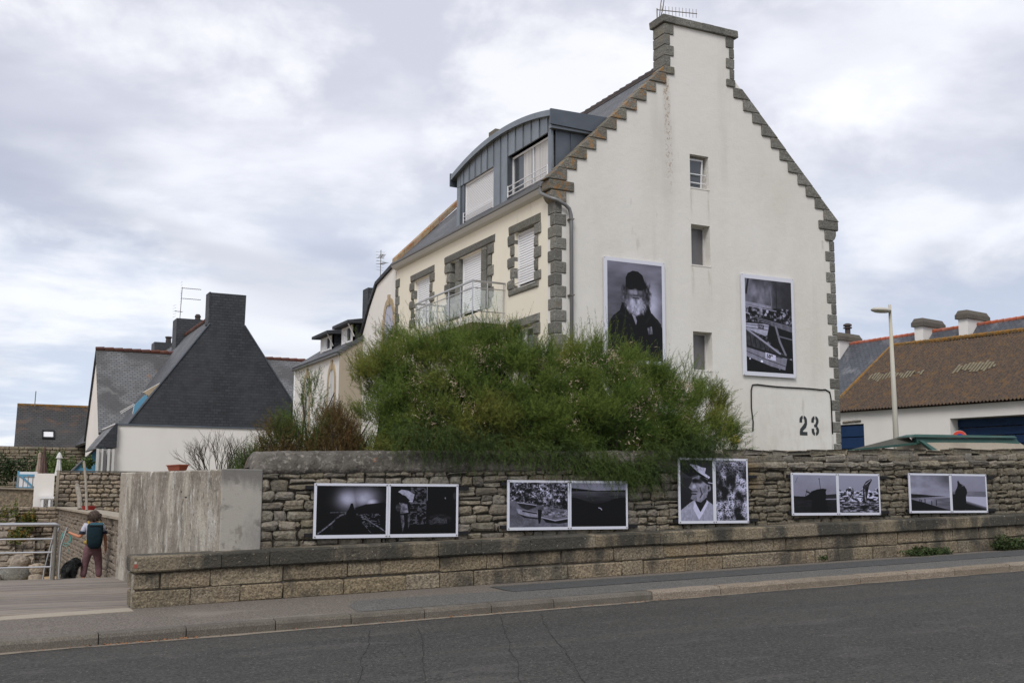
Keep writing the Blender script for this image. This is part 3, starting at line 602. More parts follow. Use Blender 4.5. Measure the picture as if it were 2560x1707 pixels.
def pic_fisherman():
    p = Pic(330, 230, .012, 5); t = p.fb(30, 30, 3)
    p.poly([(.12, 0), (.55, 0), (.55, .8), (.12, .8)], .02); p.a = np.where(p.inpoly([(.30, .02), (.54, .02), (.54, .80), (.30, .80)]) & (t > .56), .30, p.a)
    p.line([(.55, 0), (.55, .30)], .006, .5); p.line([(.30, .36), (.52, .36)], .014, .4, tex=1); p.line([(.30, .46), (.52, .46)], .008, .3, tex=1)
    p.poly([(.11, .12), (.16, .07), (.26, .09), (.36, .17), (.33, .34), (.28, .33), (.15, .15)], .62, .3); p.poly([(.13, .16), (.22, .2), (.29, .3), (.2, .38), (.13, .3)], .03)
    p.poly([(.13, .34), (.25, .38), (.27, .55), (.15, .58)], .42, .5); p.poly([(.15, .60), (.20, .60), (.215, .78), (.19, .97), (.17, .8)], .30, .4); p.poly([(.26, .58), (.30, .58), (.29, .8), (.27, .9)], .28, .4)
    p.ell(.12, .45, .04, .08, .2, tex=.3); p.ell(.75, .70, .17, .11, .10, tex=.3)
    for k in range(9): p.line([(.58, .72 + .012 * k), (.70, .66 + .014 * k), (.86, .70 + .01 * k)], .003, .38, tex=1)
    p.ell(.83, .25, .01, .02, .5); p.ell(.98, .2, .03, .08, .16); return p
def pic_harbour():
    p = Pic(330, 250, .2, 7); a = p.fb(16, 14, 5, .7); b_ = p.fb(50, 40, 3, .7)
    p.a = np.clip((a - .38) * 1.5 + (b_ - .5) * .9, .02, .75) * np.where(p.v < .45, 1, .6)
    p.a = np.where(p.v > .40 + .22 * p.u, .26 + .16 * (p.fb(14, 8) - .4) + .1 * (b_ - .5), p.a)
    for k in range(10): x = .55 + p.r.rand() * .35; p.line([(x, 0), (x + .01, .5)], .003, .5, op=.6)
    p.poly([(.12, .46), (.45, .50), (.44, .56), (.30, .62), (.2, .56)], .09, .1); p.line([(.13, .45), (.45, .51)], .008, .5)
    p.poly([(.11, .58), (.5, .68), (.5, .78), (.3, .76), (.15, .70)], .42, .2); p.poly([(.14, .70), (.3, .77), (.5, .80), (.5, .83), (.25, .79)], .05)
    p.line([(.22, .64), (.46, .70)], .014, .05); p.poly([(.50, .58), (.62, .50), (.68, .62), (.74, .55), (.86, .66), (.98, .60), (1, .78), (.6, .78)], .30, .6)
    p.poly([(.54, .78), (.78, .86), (1, .82), (1, .90), (.85, .93), (.62, .90)], .03); p.line([(.53, .78), (.78, .86), (1, .81)], .012, .48)
    p.poly([(.48, .60), (.55, .62), (.54, .75), (.52, .92), (.49, .92), (.48, .74)], .03); return p
def pic_swell():
    p = Pic(330, 250, .5, 9); w = p.fb(4, 22, 4, .6)
    p.a = .50 + .12 * p.u; hz = .16 + .035 * np.minimum(np.abs(p.u - .45) * 0 + p.u, .45) / .45; p.a = np.where(p.v > .115 + .06 * np.clip(p.u / .45, 0, 1) - .02 * np.clip((p.u - .5) * 2, 0, 1), .02, p.a)
    sea = p.v > .19; d = np.clip(.26 - (p.v - .19) * .55, .05, .3) + (w - .5) * .5 * np.clip(.7 - p.v, .05, .6)
    edge = .40 + .07 * np.cos(p.u * 6.5 - 3.0) ; d = np.where(p.v > edge, .018, d); p.a = np.where(sea, np.clip(d, .01, .5), p.a)
    p.line([(.49, .57), (.53, .585), (.55, .62)], .008, .75); return p
def pic_profile():
    p = Pic(230, 420, .08, 11); p.a = .06 + .06 * p.fb(3, 4) + .05 * (p.v < .3)
    p.poly([(0, .83), (.30, .70), (.42, .66), (.62, .80), (.80, .66), (1, .74), (1, 1), (0, 1)], .46, .15); p.poly([(.42, .68), (.60, .86), (.80, .66), (.86, .70), (.64, .92), (.55, .98), (.38, .80)], .60, .08)
    p.poly([(.42, .62), (.78, .56), (.80, .68), (.60, .86), (.47, .72)], .07, .08)
    p.poly([(.36, .30), (.62, .24), (.84, .31), (.86, .50), (.80, .62), (.62, .70), (.40, .665), (.30, .64), (.345, .585), (.335, .55), (.345, .50), (.25, .455), (.34, .37)], .36, .25)
    p.ell(.62, .40, .09, .05, .5, .5, .7); p.ell(.42, .44, .06, .035, .58, .4, .8); p.ell(.60, .60, .09, .05, .48, .5, .7); p.ell(.45, .345, .10, .035, .04, .4); p.ell(.60, .35, .08, .04, .06, .4, .8)
    p.line([(.32, .56), (.48, .565)], .008, .04); p.line([(.33, .52), (.5, .52)], .012, .10, op=.7); p.line([(.60, .46), (.66, .56), (.60, .62)], .012, .12, op=.7); p.ell(.88, .46, .06, .055, .42, .3, tex=.2); p.ell(.87, .46, .025, .03, .08, .4)
    p.line([(.66, .30), (.84, .37)], .03, .05); p.line([(.86, .37), (1, .385)], .006, .6)
    p.poly([(0, .12), (.30, .07), (.55, .13), (.88, .27), (.84, .31), (.5, .24), (.3, .28), (.05, .2)], .03); p.poly([(.28, .07), (.5, .08), (.66, .12), (.80, .13), (.76, .22), (.92, .28), (.88, .31), (.55, .20)], .62, .12); return p
def pic_foam():
    p = Pic(230, 420, .01, 13); t = np.zeros_like(p.a)
    for sx_, sy in ((5, 9), (9, 17), (16, 28)):
        n_ = p.fb(sx_, sy, 4, .6); t = np.maximum(t, np.clip(1 - np.abs(n_ - .5) * 17 / (1 + .12 * sx_), 0, 1) * (.9 - .015 * sx_))
    msk = np.clip((p.fb(3, 4, 3) - .34) * 4, .12, 1); msk = np.maximum(msk, np.clip(.35 - p.v, 0, .3) * 2.5); p.a = np.clip(.012 + 1.25 * t ** 1.3 * msk, 0, .85); return p
def pic_ship():
    p = Pic(270, 245, .4, 15); p.a = .34 + .10 * (1 - p.v) + .06 * (p.fb(4, 4) - .5); p.poly([(0, .56), (.25, .57), (.25, .66), (0, .66)], .04); p.poly([(.7, .53), (1, .50), (1, .62), (.7, .63)], .09)
    p.a = np.where(p.v > .655, np.clip(.075 - .07 * (p.v - .65) + .10 * (p.fb(10, 40) - .5), .012, .3), p.a)
    p.poly([(.23, .66), (.24, .58), (.34, .52), (.42, .43), (.55, .38), (.68, .355), (.77, .375), (.745, .45), (.755, .53), (.74, .66), (.80, 1), (.38, 1), (.42, .66)], .012)
    p.poly([(.42, .66), (.76, .66), (.80, 1), (.5, 1)], .012); p.line([(.625, .37), (.605, .12)], .006, .07); p.ell(.60, .10, .012, .02, .05); p.line([(.30, .44), (.36, .47)], .018, .05); p.line([(.27, .56), (.30, .44), (.31, .38)], .005, .08)
    p.line([(.05, .2), (.10, .06)], .006, .22, op=.8); return p
def pic_shells():
    p = Pic(270, 245, .42, 17); t = p.fb(14, 14, 4, .7); p.a = .40 + .05 * (1 - p.v)
    m_ = p.v > .34 + .06 * np.sin(p.u * 17) + .05 * p.fb(20, 2); p.a = np.where(m_, np.clip((t - .40) * 2.4, .02, .65), p.a)
    for k in range(26): x = p.r.rand(); y = .42 + .3 * p.r.rand(); p.ell(x, y, .05, .022, .62, .3, .9); p.ell(x, y + .03, .05, .014, .03, .3, .9)
    p.a = np.where(p.v > .72, np.clip((p.fb(12, 34, 4, .7) - .36) * 1.5, .03, .5), p.a); p.poly([(.60, .30), (.68, .16), (.82, .08), (.84, .12), (.76, .28), (.72, .48), (.66, .76), (.58, .76), (.60, .5)], .07, .3)
    p.line([(.67, .24), (.80, .12)], .008, .5); p.line([(.64, .38), (.66, .68)], .016, .45, tex=1); p.ell(.62, .86, .10, .05, .02, .4); return p
def pic_shore():
    p = Pic(250, 245, .4, 19); p.a = .30 + .16 * p.fb(4, 6, 4) + .10 * (p.v); p.ell(1, .1, .25, .2, .16, .6, .6)
    p.poly([(0, .53), (.25, .54), (.5, .57), (.9, .60), (.4, .625), (0, .64)], .05); p.a = np.where(p.v > .635, .26 + .18 * (p.fb(3, 24) - .4) + .1 * np.exp(-((p.u - .4) / .3) ** 2), p.a)
    p.poly([(0, .68), (.35, .78), (.7, .90), (1, .985), (1, 1), (0, 1)], .015)
    for x, y, h in ((.22, .70, .06), (.26, .72, .05), (.35, .69, .10), (.52, .75, .08), (.64, .72, .13)): p.line([(x, y), (x, y + h)], .010, .03); p.ell(x, y - .012, .012, .014, .03, .2)
    return p
def pic_wreck():
    p = Pic(250, 245, .42, 21); p.a = .33 + .08 * (1 - p.v) + .04 * p.fb(3, 5); p.a = np.where((p.v > .45) & (p.v < .62), .30 + .14 * (p.fb(3, 30) - .4), p.a)
    p.a = np.where(p.v > .58 + .03 * p.u, .52, p.a); d = p.v - (.60 + .30 * p.u); p.a = np.where(d > 0, np.clip(.42 - d * 4, .014, .5), p.a); p.a = np.where((p.u < .4) & (p.v > .53), .014, p.a)
    p.poly([(.08, .58), (.09, .45), (.15, .34), (.17, .26), (.165, .17), (.19, .13), (.24, .22), (.30, .25), (.37, .29), (.43, .40), (.44, .50), (.38, .62), (.30, .70), (.1, .7)], .018); p.ell(.32, .285, .04, .012, .35, .3); p.line([(.18, .36), (.36, .31)], .006, .12); return p
def pic_boats():
    p = Pic(330, 520, .2, 23); b_ = p.fb(40, 60, 3, .7); p.a = .10 + .30 * np.clip(p.fb(5, 6, 5) * 1.5 - .35, 0, 1) * np.exp(-((p.u - .35) / .5) ** 2) + .08 * (1 - p.u)
    p.line([(.07, 0), (.02, .16)], .012, .08); p.a = np.where(p.v > .30, np.clip((p.fb(18, 22, 4, .7) - .42) * 1.5, .03, .5), p.a)
    p.poly([(0, .25), (.55, .28), (.55, .315), (0, .285)], .42, .1); p.line([(0, .295), (.9, .345)], .004, .5); p.line([(.55, .10), (.57, .40)], .007, .34); p.line([(.67, .12), (.67, .32)], .004, .04)
    for k in range(46): x = p.r.rand(); y = .33 + .08 * p.r.rand(); p.ell(x, y, .028, .018, p.r.choice([.02, .03, .55, .4, .02]), .3)
    p.poly([(0, .475), (.50, .475), (.45, .60), (.40, .61), (0, .545)], .50, .12); p.line([(0, .475), (.52, .472)], .008, .05); p.line([(0, .50), (.49, .505)], .003, .12); p.line([(0, .53), (.46, .545)], .003, .12)
    for k in range(7): y = .42 + .012 * k; p.line([(.1 + .05 * k, y - .02), (.9, y + .05)], .005, .35 if k % 2 else .06)
    p.poly([(.52, .47), (1, .50), (1, .83), (.90, .84), (.55, .70), (.45, .61)], .035, .05); p.poly([(.53, .45), (1, .49), (1, .55), (.52, .49)], .28, .2); p.line([(.64, .50), (.72, .66), (.84, .80)], .014, .36); p.line([(.68, .60), (1, .63)], .008, .30)
    p.poly([(0, .54), (.30, .64), (.75, .79), (.90, .82), (.90, .835), (0, .73)], .15, .2); p.line([(.02, .55), (.30, .645), (.72, .79)], .011, .45)
    for k in range(6): x = .08 + .10 * k; p.line([(x, .60 + .035 * k), (x + .03, .70 + .02 * k)], .005, .04)
    p.poly([(0, .735), (.45, .785), (.90, .825), (.82, .965), (.50, .93), (0, .84)], .38, .12); p.line([(0, .73), (.45, .785), (.9, .828)], .012, .06); p.line([(0, .785), (.4, .86), (.84, .925)], .003, .05)
    p.poly([(0, .84), (.5, .93), (.82, .965), (.87, .84), (1, .86), (1, 1), (0, 1)], .025, .05); p.ell(.07, .865, .016, .010, .7, .3); p.ell(.32, .885, .026, .012, .75, .3); p.ell(.70, .955, .018, .012, .35, .3)
    seg = {'5': [((1, 0), (0, 0)), ((0, 0), (0, .5)), ((0, .5), (.8, .5)), ((.8, .5), (1, .7)), ((1, .7), (.8, 1)), ((.8, 1), (0, 1))], '7': [((0, 0), (1, 0)), ((1, 0), (.4, 1))], '3': [((0, 0), (1, 0)), ((1, 0), (.4, .45)), ((.4, .45), (1, .7)), ((1, .7), (.8, 1)), ((.8, 1), (0, 1))],
           '8': [((.1, 0), (.9, 0)), ((1, .1), (1, .4)), ((0, .1), (0, .4)), ((.1, .5), (.9, .5)), ((.0, .6), (0, .9)), ((1, .6), (1, .9)), ((.1, 1), (.9, 1))], '9': [((.1, 0), (.9, 0)), ((0, .1), (0, .4)), ((.1, .5), (.9, .5)), ((1, .1), (1, .9)), ((.9, 1), (.1, 1))]}
    p.poly([(.255, .49), (.375, .497), (.375, .535), (.255, .528)], .42); p.line([(.258, .490), (.375, .497), (.375, .535), (.258, .528), (.258, .49)], .003, .03)
    p.poly([(.40, .785), (.62, .812), (.62, .872), (.40, .850)], .62)
    p.line([(.63, .822), (.76, .834)], .006, .14, tex=1); return p
def pic_bearded():
    p = Pic(330, 520, .13, 25); p.a = .20 + .16 * p.fb(2, 10, 4) + .26 * np.exp(-((p.u - .82) / .14) ** 2 - ((p.v - .42) / .22) ** 2) + .08 * np.exp(-((p.v - .05) / .1) ** 2)
    p.poly([(.02, .64), (.10, .56), (.22, .50), (.26, .42), (.75, .42), (.80, .52), (.92, .57), (1, .66), (1, 1), (0, 1)], .018, .02); p.line([(.06, .60), (.24, .53), (.40, .58)], .008, .07); p.line([(.70, .60), (.80, .52), (.96, .62)], .012, .06)
    p.poly([(.40, .47), (.62, .47), (.56, .58), (.51, .64), (.47, .56)], .04); p.poly([(.44, .53), (.50, .55), (.53, .60), (.51, .64), (.47, .58)], .40, .1)
    p.ell(.34, .34, .09, .12, .16, .3, .9, .5, .9); p.ell(.70, .34, .085, .13, .13, .3, .9, .5, .9)
    p.poly([(.35, .20), (.66, .20), (.68, .33), (.64, .40), (.38, .40), (.35, .32)], .17, .14); p.ell(.44, .30, .055, .03, .46, .5, .8); p.ell(.60, .30, .04, .025, .32, .5, .8); p.ell(.42, .265, .06, .014, .02, .4); p.ell(.59, .265, .06, .014, .02, .4)
    p.ell(.51, .31, .035, .035, .42, .4); p.line([(.48, .335), (.55, .335)], .006, .04); p.ell(.51, .35, .12, .016, .30, .5, .8, .3)
    p.ell(.515, .435, .185, .080, .44, .2, 1, .6, .7); p.ell(.515, .49, .13, .055, .50, .25, 1, .6, .7); p.ell(.44, .41, .05, .05, .58, .5, .7); p.ell(.59, .42, .05, .05, .55, .5, .7); p.line([(.46, .362), (.57, .363)], .005, .08)
    for k in range(90): x = .36 + .31 * p.r.rand(); y = .40 + .10 * p.r.rand(); p.line([(x, y), (x + .02 * (p.r.rand() - .5), y + .035)], .0022, p.r.choice([.62, .42, .36]), op=.35)
    p.poly([(.33, .24), (.33, .16), (.37, .11), (.46, .08), (.56, .085), (.64, .12), (.68, .19), (.72, .235), (.70, .25), (.52, .245), (.34, .26)], .012); p.poly([(.35, .22), (.68, .22), (.68, .262), (.36, .262)], .015, op=.9)
    p.poly([(.72, .66), (.80, .64), (.82, .72), (.74, .73)], .3, .5); return p
PICS = {n: print_mat(n, f().image(n, gain=1.0 if n in ('print_night_boat', 'print_fisherman', 'print_swell', 'print_foam') else 1.32)) for n, f in (('print_night_boat', pic_boat_night), ('print_fisherman', pic_fisherman), ('print_harbour', pic_harbour), ('print_swell', pic_swell), ('print_profile', pic_profile), ('print_foam', pic_foam),
        ('print_ship', pic_ship), ('print_shells', pic_shells), ('print_shore', pic_shore), ('print_wreck', pic_wreck), ('print_boats', pic_boats), ('print_bearded', pic_bearded))}
def lettering(txt, fr, u, v, h, w, m, parent, rot=0.0, stretch=1.0, name='lettering', fat=0.0):
    c = bpy.data.curves.new('t', 'FONT'); c.body = txt; c.size = 1; c.offset = fat; tmp = bpy.data.objects.new('t', c); COL.objects.link(tmp)
    me = bpy.data.meshes.new_from_object(tmp.evaluated_get(bpy.context.evaluated_depsgraph_get())); bpy.data.objects.remove(tmp)
    k = h / .72; cr, sr = math.cos(rot), math.sin(rot)
    for q in me.vertices: x, y = q.co.x * k * stretch, q.co.y * k; q.co = fr(u + x * cr - y * sr, v + x * sr + y * cr, w)
    me.name = name; me.materials.append(MAT[m]); return link(name, me, parent)
def panel(fr, u0, u1, v0, v1, m, label, bl, br, bb, btp, t=.022, w=.0, group=None):
    o = thing('photo_panel', label, 'photo panel', fr((u0 + u1) / 2, v0, w), group)
    b = MB(); P = lambda a, c: [fr(a, c, w), fr(a, c, w + t)]
    b.hexa([fr(u0, v0, w), fr(u1, v0, w), fr(u1, v1, w), fr(u0, v1, w)], [fr(u0, v0, w + t), fr(u1, v0, w + t), fr(u1, v1, w + t), fr(u0, v1, w + t)])
    b.build('board', 'board', o); photo_quad('print', fr, u0 + bl, u1 - br, v0 + bb, v1 - btp, m, o, w + t + .0015)
    for a in (u0 + .022, u1 - .022):
        for c in (v0 + .022, v1 - .022):
            p = Vector(fr(a, c, w + t)); q = Vector(fr(a, c, w + t + .008)); MB().tube([p, q], .009, 8).build('bolt', 'steel_dull', o)
    return o
PF = fy(14.932); k_ = 14.912 / 15.0
def pz(z): return 1.6 + (z - 1.6) * k_
grp = 'pairs of photo panels along the rubble wall'
for (xa, xm, xb, z0, z1, m1, m2, l1, l2, bb, far) in (
    (4.385, 5.475, 6.57, .972, 1.735, 'print_night_boat', 'print_fisherman', 'photo panel of a silhouette rowing towards a white glow', 'photo panel of a brightly lit fisherman on a dark deck', .048, 0),
    (7.38, 8.455, 9.52, 1.052, 1.805, 'print_harbour', 'print_swell', 'photo panel of old boats drawn up in a crowded harbour', 'photo panel of dark sea swell under a pale sky strip', .045, 0),
    (10.505, 11.225, 11.93, 1.125, 2.20, 'print_profile', 'print_foam', 'tall photo panel of a man in a peaked cap in profile', 'tall photo panel of white foam on black water', .045, 0),
    (12.875, 13.915, 14.92, 1.245, 1.98, 'print_ship', 'print_shells', 'photo panel of a dark ship bow on grey water', 'photo panel of a wooden stump among shells and hulls', .045, 0),
    (15.645, 16.71, 17.68, 1.275, 2.005, 'print_shore', 'print_wreck', 'photo panel of small figures walking a shoreline, rightmost pair', 'photo panel of a wreck standing on the beach, last one rightwards', .042, 0)):
    s_ = lambda x: x * k_
    panel(PF, s_(xa), s_(xm) - .002, pz(z0), pz(z1), m1, l1, .035, .03, bb, .035, group=grp)
    panel(PF, s_(xm) + .002, s_(xb), pz(z0), pz(z1), m2, l2, .03, .035, bb, .035, group=grp)
    for z, nm in ((z1 - .06 if xa != 10.505 else z1 - .30, 'upper'), (z0 + .05, 'lower')):
        b = MB(); b.box(xa - .14, xb + .14, 14.932, 14.975, z - .025, z + .025); o = b.build('mounting_rail', 'black')
        ws = {4.385: 'the glowing rowing boat pair', 7.38: 'the harbour and swell pair', 10.505: 'the tall capped man pair', 12.875: 'the ship bow pair', 15.645: 'the rightmost shoreline pair'}[xa]
        tag(o, f'{nm} black rail holding {ws} of panels', 'rail', 'black mounting rails')

# ------------------------------------------------------------------ main house
house = thing('house', 'tall white gabled house with granite quoins and stepped coping stones', 'house', (18.9, 31, 1.2))
XL, XR, YG, YB = 13.95, 23.85, 25.5, 37.8
FG, FF = fy(YG), fx(XL)
zl = lambda x: x - 3.58                        # outer edge of the left coping slope
zr = lambda x: 14.05 - 1.018 * (x - 20.12)
b = MB()
b.prism([(XL, .5), (18.45, .5), (18.45, zl(18.45) if False else 14.85), (17.62, 14.02), (XL, zl(XL))], 'y', YG, YG + .4)
b.prism([(19.12, .5), (XR, .5), (XR, zr(XR)), (20.12, 14.05), (19.12, 14.85)], 'y', YG, YG + .4)
for za, zb_ in ((.5, 5.12), (6.23, 8.18), (9.38, 10.48), (11.48, 14.85)): b.box(18.45, 19.12, YG, YG + .4, za, zb_)
b.build('gable_wall', 'render', house)
MB().box(17.66, 20.10, YG + .002, 26.02, 13.9, 15.36).build('chimney_stack', 'render', house)
# chimney coping and corner stones
x = 17.54
for w in (.42, .52, .46, .45, .40, .50):
    b = MB(); block(b, x + .003, min(20.28, x + w) - .003, 25.42, 26.16, 15.36, 15.60, .008, .02); b.build('coping_stone', 'granite', house); x += w
z = 14.03
for k in range(4):
    h = .325; w = .20 if k % 2 == 0 else .33
    b = MB(); block(b, 17.60, 17.60 + w, 25.47, 26.06, z, z + h, .007, .02); b.build('quoin', 'granite', house)
    w = .16 if k % 2 == 0 else .29
    b = MB(); block(b, 20.14 - w, 20.14, 25.47, 26.06, z, z + h, .007, .02); b.build('quoin', 'granite', house); z += h + .004
# stepped coping stones up both slopes
ls = [(17.94, 13.79), (17.64, 13.47), (17.29, 13.15), (16.94, 12.82), (16.61, 12.48), (16.26, 12.15), (15.93, 11.80), (15.60, 11.46), (15.25, 11.12), (14.94, 10.79), (14.63, 10.45), (14.30, 10.10)]
tops = [14.03] + [z for _, z in ls[:-1]]
for (xi, zb_), zt in zip(ls, tops):
    xo, xt = zb_ + 3.62, zt + 3.62; yf, yb = 25.45 + R.uniform(-.012, .008), 25.86
    p = [(xo - .06, zb_ + .004), (xi, zb_ + .004), (xi + R.uniform(-.01, .01), zt - .004), (xt - .06, zt - .004)]
    b = MB(); b.prism(p, 'y', yf, yb); b.build('coping_stone', 'granite_lichen', house, bevel=.016)
rs = [(19.84, 14.03), (20.10, 13.79), (20.45, 13.46), (20.79, 13.11), (21.13, 12.78), (21.48, 12.43), (21.80, 12.10), (22.12, 11.76), (22.49, 11.42), (22.80, 11.08), (23.14, 10.74), (23.48, 10.40), (23.7, 10.06)]
for (xi, zt), (_, zb_) in zip(rs, rs[1:]):
    xo = lambda z: 20.12 + (14.09 - z) / 1.018
    p = [(xi, zb_ + .004), (xo(zb_), zb_ + .004), (xo(zt), zt - .004), (xi + R.uniform(-.01, .01), zt - .004)]
    if zt > 14: p = [(19.84, 13.79), (20.16, 13.79), (20.16, 14.02), (19.84, 14.02)]
    b = MB(); b.prism(p, 'y', 25.45 + R.uniform(-.012, .008), 25.86); b.build('coping_stone', 'granite', house, bevel=.016)
for x0, x1, z0, z1, rnd_, s_ in ((13.74, 14.53, 9.81, 10.09, 0, 1), (13.80, 14.29, 9.49, 9.80, 1, 1), (23.27, 24.04, 9.77, 10.055, 0, -1), (23.50, 23.95, 9.43, 9.76, 1, -1)):
    b = MB()
    if rnd_:
        xo, d = (x0, 1) if s_ == 1 else (x1, -1)
        p = [(x0 if s_ == -1 else x1, z0), (x0 if s_ == -1 else x1, z1), (xo, z1), (xo, z1 - .14), (xo + d * .06, z0 + .07), (xo + d * .15, z0)]
        b.prism(p, 'y', 25.45, 25.92)
    else: b.prism([(x0, z0), (x1, z0), (x1, z1 - (.0)), (x0 + (0 if s_ == -1 else .0), z1)], 'y', 25.44, 25.93)
    b.build('kneeler_stone', 'granite_lichen' if s_ == 1 else 'granite', house, bevel=.025)
# corner quoins: alternately long on one face and on the other
z = 9.485; k = 0
while z > 1.6:
    h = .325; g = 14.15 if k % 2 == 0 else 14.29; f_ = 25.88 if k % 2 == 0 else 25.74
    b = MB(); e = .024
    b.box(XL - e - R.uniform(0, .012), g, YG - e - R.uniform(0, .012), f_, z - h + .008, z); b.build('quoin', 'granite', house, bevel=.02)
    g = 23.50 if k % 2 == 1 else 23.67
    b = MB(); b.box(g, XR + e * .9 + R.uniform(0, .012), YG - e, 25.82, z - h + .008 - .06, z - .06); b.build('quoin', 'granite', house, bevel=.02); z -= h + .006; k += 1
z = 9.45; k = 0
while z > 4:
    f_ = 37.42 if k % 2 == 0 else 37.56
    b = MB(); b.box(XL - .03, XL + .2, f_, 37.84, z - .32, z); b.build('quoin', 'granite', house, bevel=.02); z -= .33; k += 1
# facade towards the sea
W1, W2, W3, W4 = (26.69, 27.95, 7.47, 9.11), (29.48, 32.94, 7.17, 9.14), (34.45, 35.93, 7.40, 9.08), (26.74, 28.04, 4.60, 6.29)
b = MB(); holed_wall(b, FF, 25.9, YB, .5, 9.80, [W1, W2, W3, W4, (34.45, 35.93, 4.4, 6.29), (30.3, 32.0, 3.9, 6.2)], .35); b.build('facade_wall', 'cream', house)
b = MB(); b.box(14.3, 23.5, 26.4, 37.4, .5, 9.7); b.build('inner_rooms', 'black', house)
b = MB(); b.box(23.5, XR, 25.9, YB, .5, 10.0); b.box(14.0, XR, 37.5, YB, .5, 10.0); b.build('rear_walls', 'render', house)
b = MB(); b.prism([(XL, 9.79), (XL - .16, 9.83), (XL - .24, 9.93), (XL - .24, 9.965), (XL, 9.965)], 'y', 25.94, YB - .05); b.build('cornice', 'pvc_grey', house)
b = MB(); gp = [(-.34 + .0, 10.02), (-.33, 9.965), (-.29, 9.93), (-.24, 9.92), (-.19, 9.93), (-.15, 9.97), (-.14, 10.03), (-.17, 10.03), (-.2, 9.97), (-.28, 9.97), (-.31, 10.03)]
b.prism([(XL + .06 + a, z) for a, z in gp], 'y', 25.95, YB - .1); b.build('gutter', 'pipe', house, label='zinc half-round gutter along the eaves')
def surround(w, jambs=True, sill=True, lint=.26, over=.37):
    u0, u1, v0, v1 = w
    b = MB(); stone(b, FF, u0 - over, u1 + over * .95, v1, v1 + lint, proud=.045, depth=.30, jit=.012, cut=.05, dome=.1); b.build('lintel', 'granite', house)
    if sill: b = MB(); stone(b, FF, u0 - .25, u1 + .36, v0 - .19, v0 - .005, proud=.055, depth=.30, jit=.008, cut=.06, dome=.1); b.build('sill', 'granite', house)
    if jambs:
        z = v1; k = 0
        while z > v0 + .1:
            h = min(.335, z - v0)
            for s_ in (-1, 1):
                o_ = .42 if (k % 2 == 0) == True else .24
                a, c = (u0 - o_ + (.02 if s_ else 0), u0) if s_ == -1 else (u1, u1 + o_)
                b = MB(); stone(b, FF, a, c, z - h + .006, z - .003, proud=.05, depth=.30, jit=.008, cut=.10, dome=.25); b.build('jamb_stone', 'granite', house)
            z -= h; k += 1
def shutter(name, u0, u1, v0, v1, w, fr, parent, gap=.0, pitch=.075, m='pvc'):
    f = MB(); P = lambda a, c, d, e, t0, t1: f.hexa([fr(a, c, t0), fr(d, c, t0), fr(d, e, t0), fr(a, e, t0)], [fr(a, c, t1), fr(d, c, t1), fr(d, e, t1), fr(a, e, t1)])
    P(u0, v0, u0 + .06, v1, w - .04, w + .03); P(u1 - .06, v0, u1, v1, w - .04, w + .03); P(u0 + .06, v1 - .06, u1 - .06, v1, w - .04, w + .03); P(u0 + .06, v0, u1 - .06, v0 + .05, w - .04, w + .03)
    o = f.build('window_frame', m, parent)
    s_ = MB(); z = v0 + .05 + gap
    while z < v1 - .07:
        e = min(z + pitch - .003, v1 - .06); s_.hexa([fr(u0 + .06, z, w - .02), fr(u1 - .06, z, w - .02), fr(u1 - .06, e, w - .02), fr(u0 + .06, e, w - .02)], [fr(u0 + .06, z + .002, w + .010), fr(u1 - .06, z + .002, w + .010), fr(u1 - .06, e - .006, w + .0), fr(u0 + .06, e - .006, w + .0)]); z += pitch
    s_.build('roller_shutter', m, o); return o
for w in (W1, W3, W4): surround(w, sill=w is not W3)
surround((29.75, 32.70, W2[2], W2[3]), sill=False, lint=.26, over=.48)
shutter('a', *W1, -.13, FF, house, gap=.07); shutter('a', *W3, -.13, FF, house)
shutter('a', 30.31, 31.98, W2[2], W2[3], -.16, FF, house, gap=.09)
for a, c in ((29.9, 30.29), (32.0, 32.30)):      # granite mullions, side lights in shadow
    z = W2[2]
    while z < W2[3] - .05:
        b = MB(); h = min(.62, W2[3] - z); stone(b, FF, a, c, z + .003, z + h - .003, proud=.012, depth=.3, jit=.006, cut=.08, dome=.1); b.build('mullion_stone', 'granite', house); z += h
for a, c in ((29.48, 29.9), (32.32, 32.94)):
    b = MB(); b.box(XL + .20, XL + .26, a, c, W2[2] + .6, W2[3]); fr_ = b.build('side_light', 'pvc_grey', house); b = MB(); b.box(XL + .18, XL + .197, a + .06, c - .05, W2[2] + .68, W2[3] - .06); b.build('pane', 'glass', fr_)
    b = MB(); stone(b, FF, a, c, W2[2], W2[2] + .58, proud=.01, depth=.28, jit=.006, cut=.06, dome=.1); b.build('apron_stone', 'granite', house)
def window(fr, u0, u1, v0, v1, w, parent, muls=(), glass='glass', m='pvc', t=.06, curtain=None):
    f = MB(); P = lambda mb, a, c, d, e, t0, t1: mb.hexa([fr(a, c, t0), fr(d, c, t0), fr(d, e, t0), fr(a, e, t0)], [fr(a, c, t1), fr(d, c, t1), fr(d, e, t1), fr(a, e, t1)])
    P(f, u0, v0, u0 + t, v1, w - .05, w + .02); P(f, u1 - t, v0, u1, v1, w - .05, w + .02); P(f, u0 + t, v1 - t, u1 - t, v1, w - .05, w + .02); P(f, u0 + t, v0, u1 - t, v0 + t, w - .05, w + .02)
    for q in muls: P(f, q - t * .4, v0 + t, q + t * .4, v1 - t, w - .04, w + .026)
    o = f.build('window_frame', m, parent); g = MB(); P(g, u0 + t, v0 + t, u1 - t, v1 - t, w - .03, w - .018); g.build('pane', glass, o)
    if curtain:
        for a, c in curtain:
            g = MB(); P(g, a, v0 + t, c, v1 - t, w - .016, w - .012); g.build('curtain', 'curtain', o)
    return o
window(FF, *W4, -.15, house, muls=(27.45,), curtain=((27.5, 27.98),))
window(FF, 34.45, 35.93, 4.4, 6.29, -.15, house); window(FF, 30.3, 32.0, 3.9, 6.2, -.15, house)
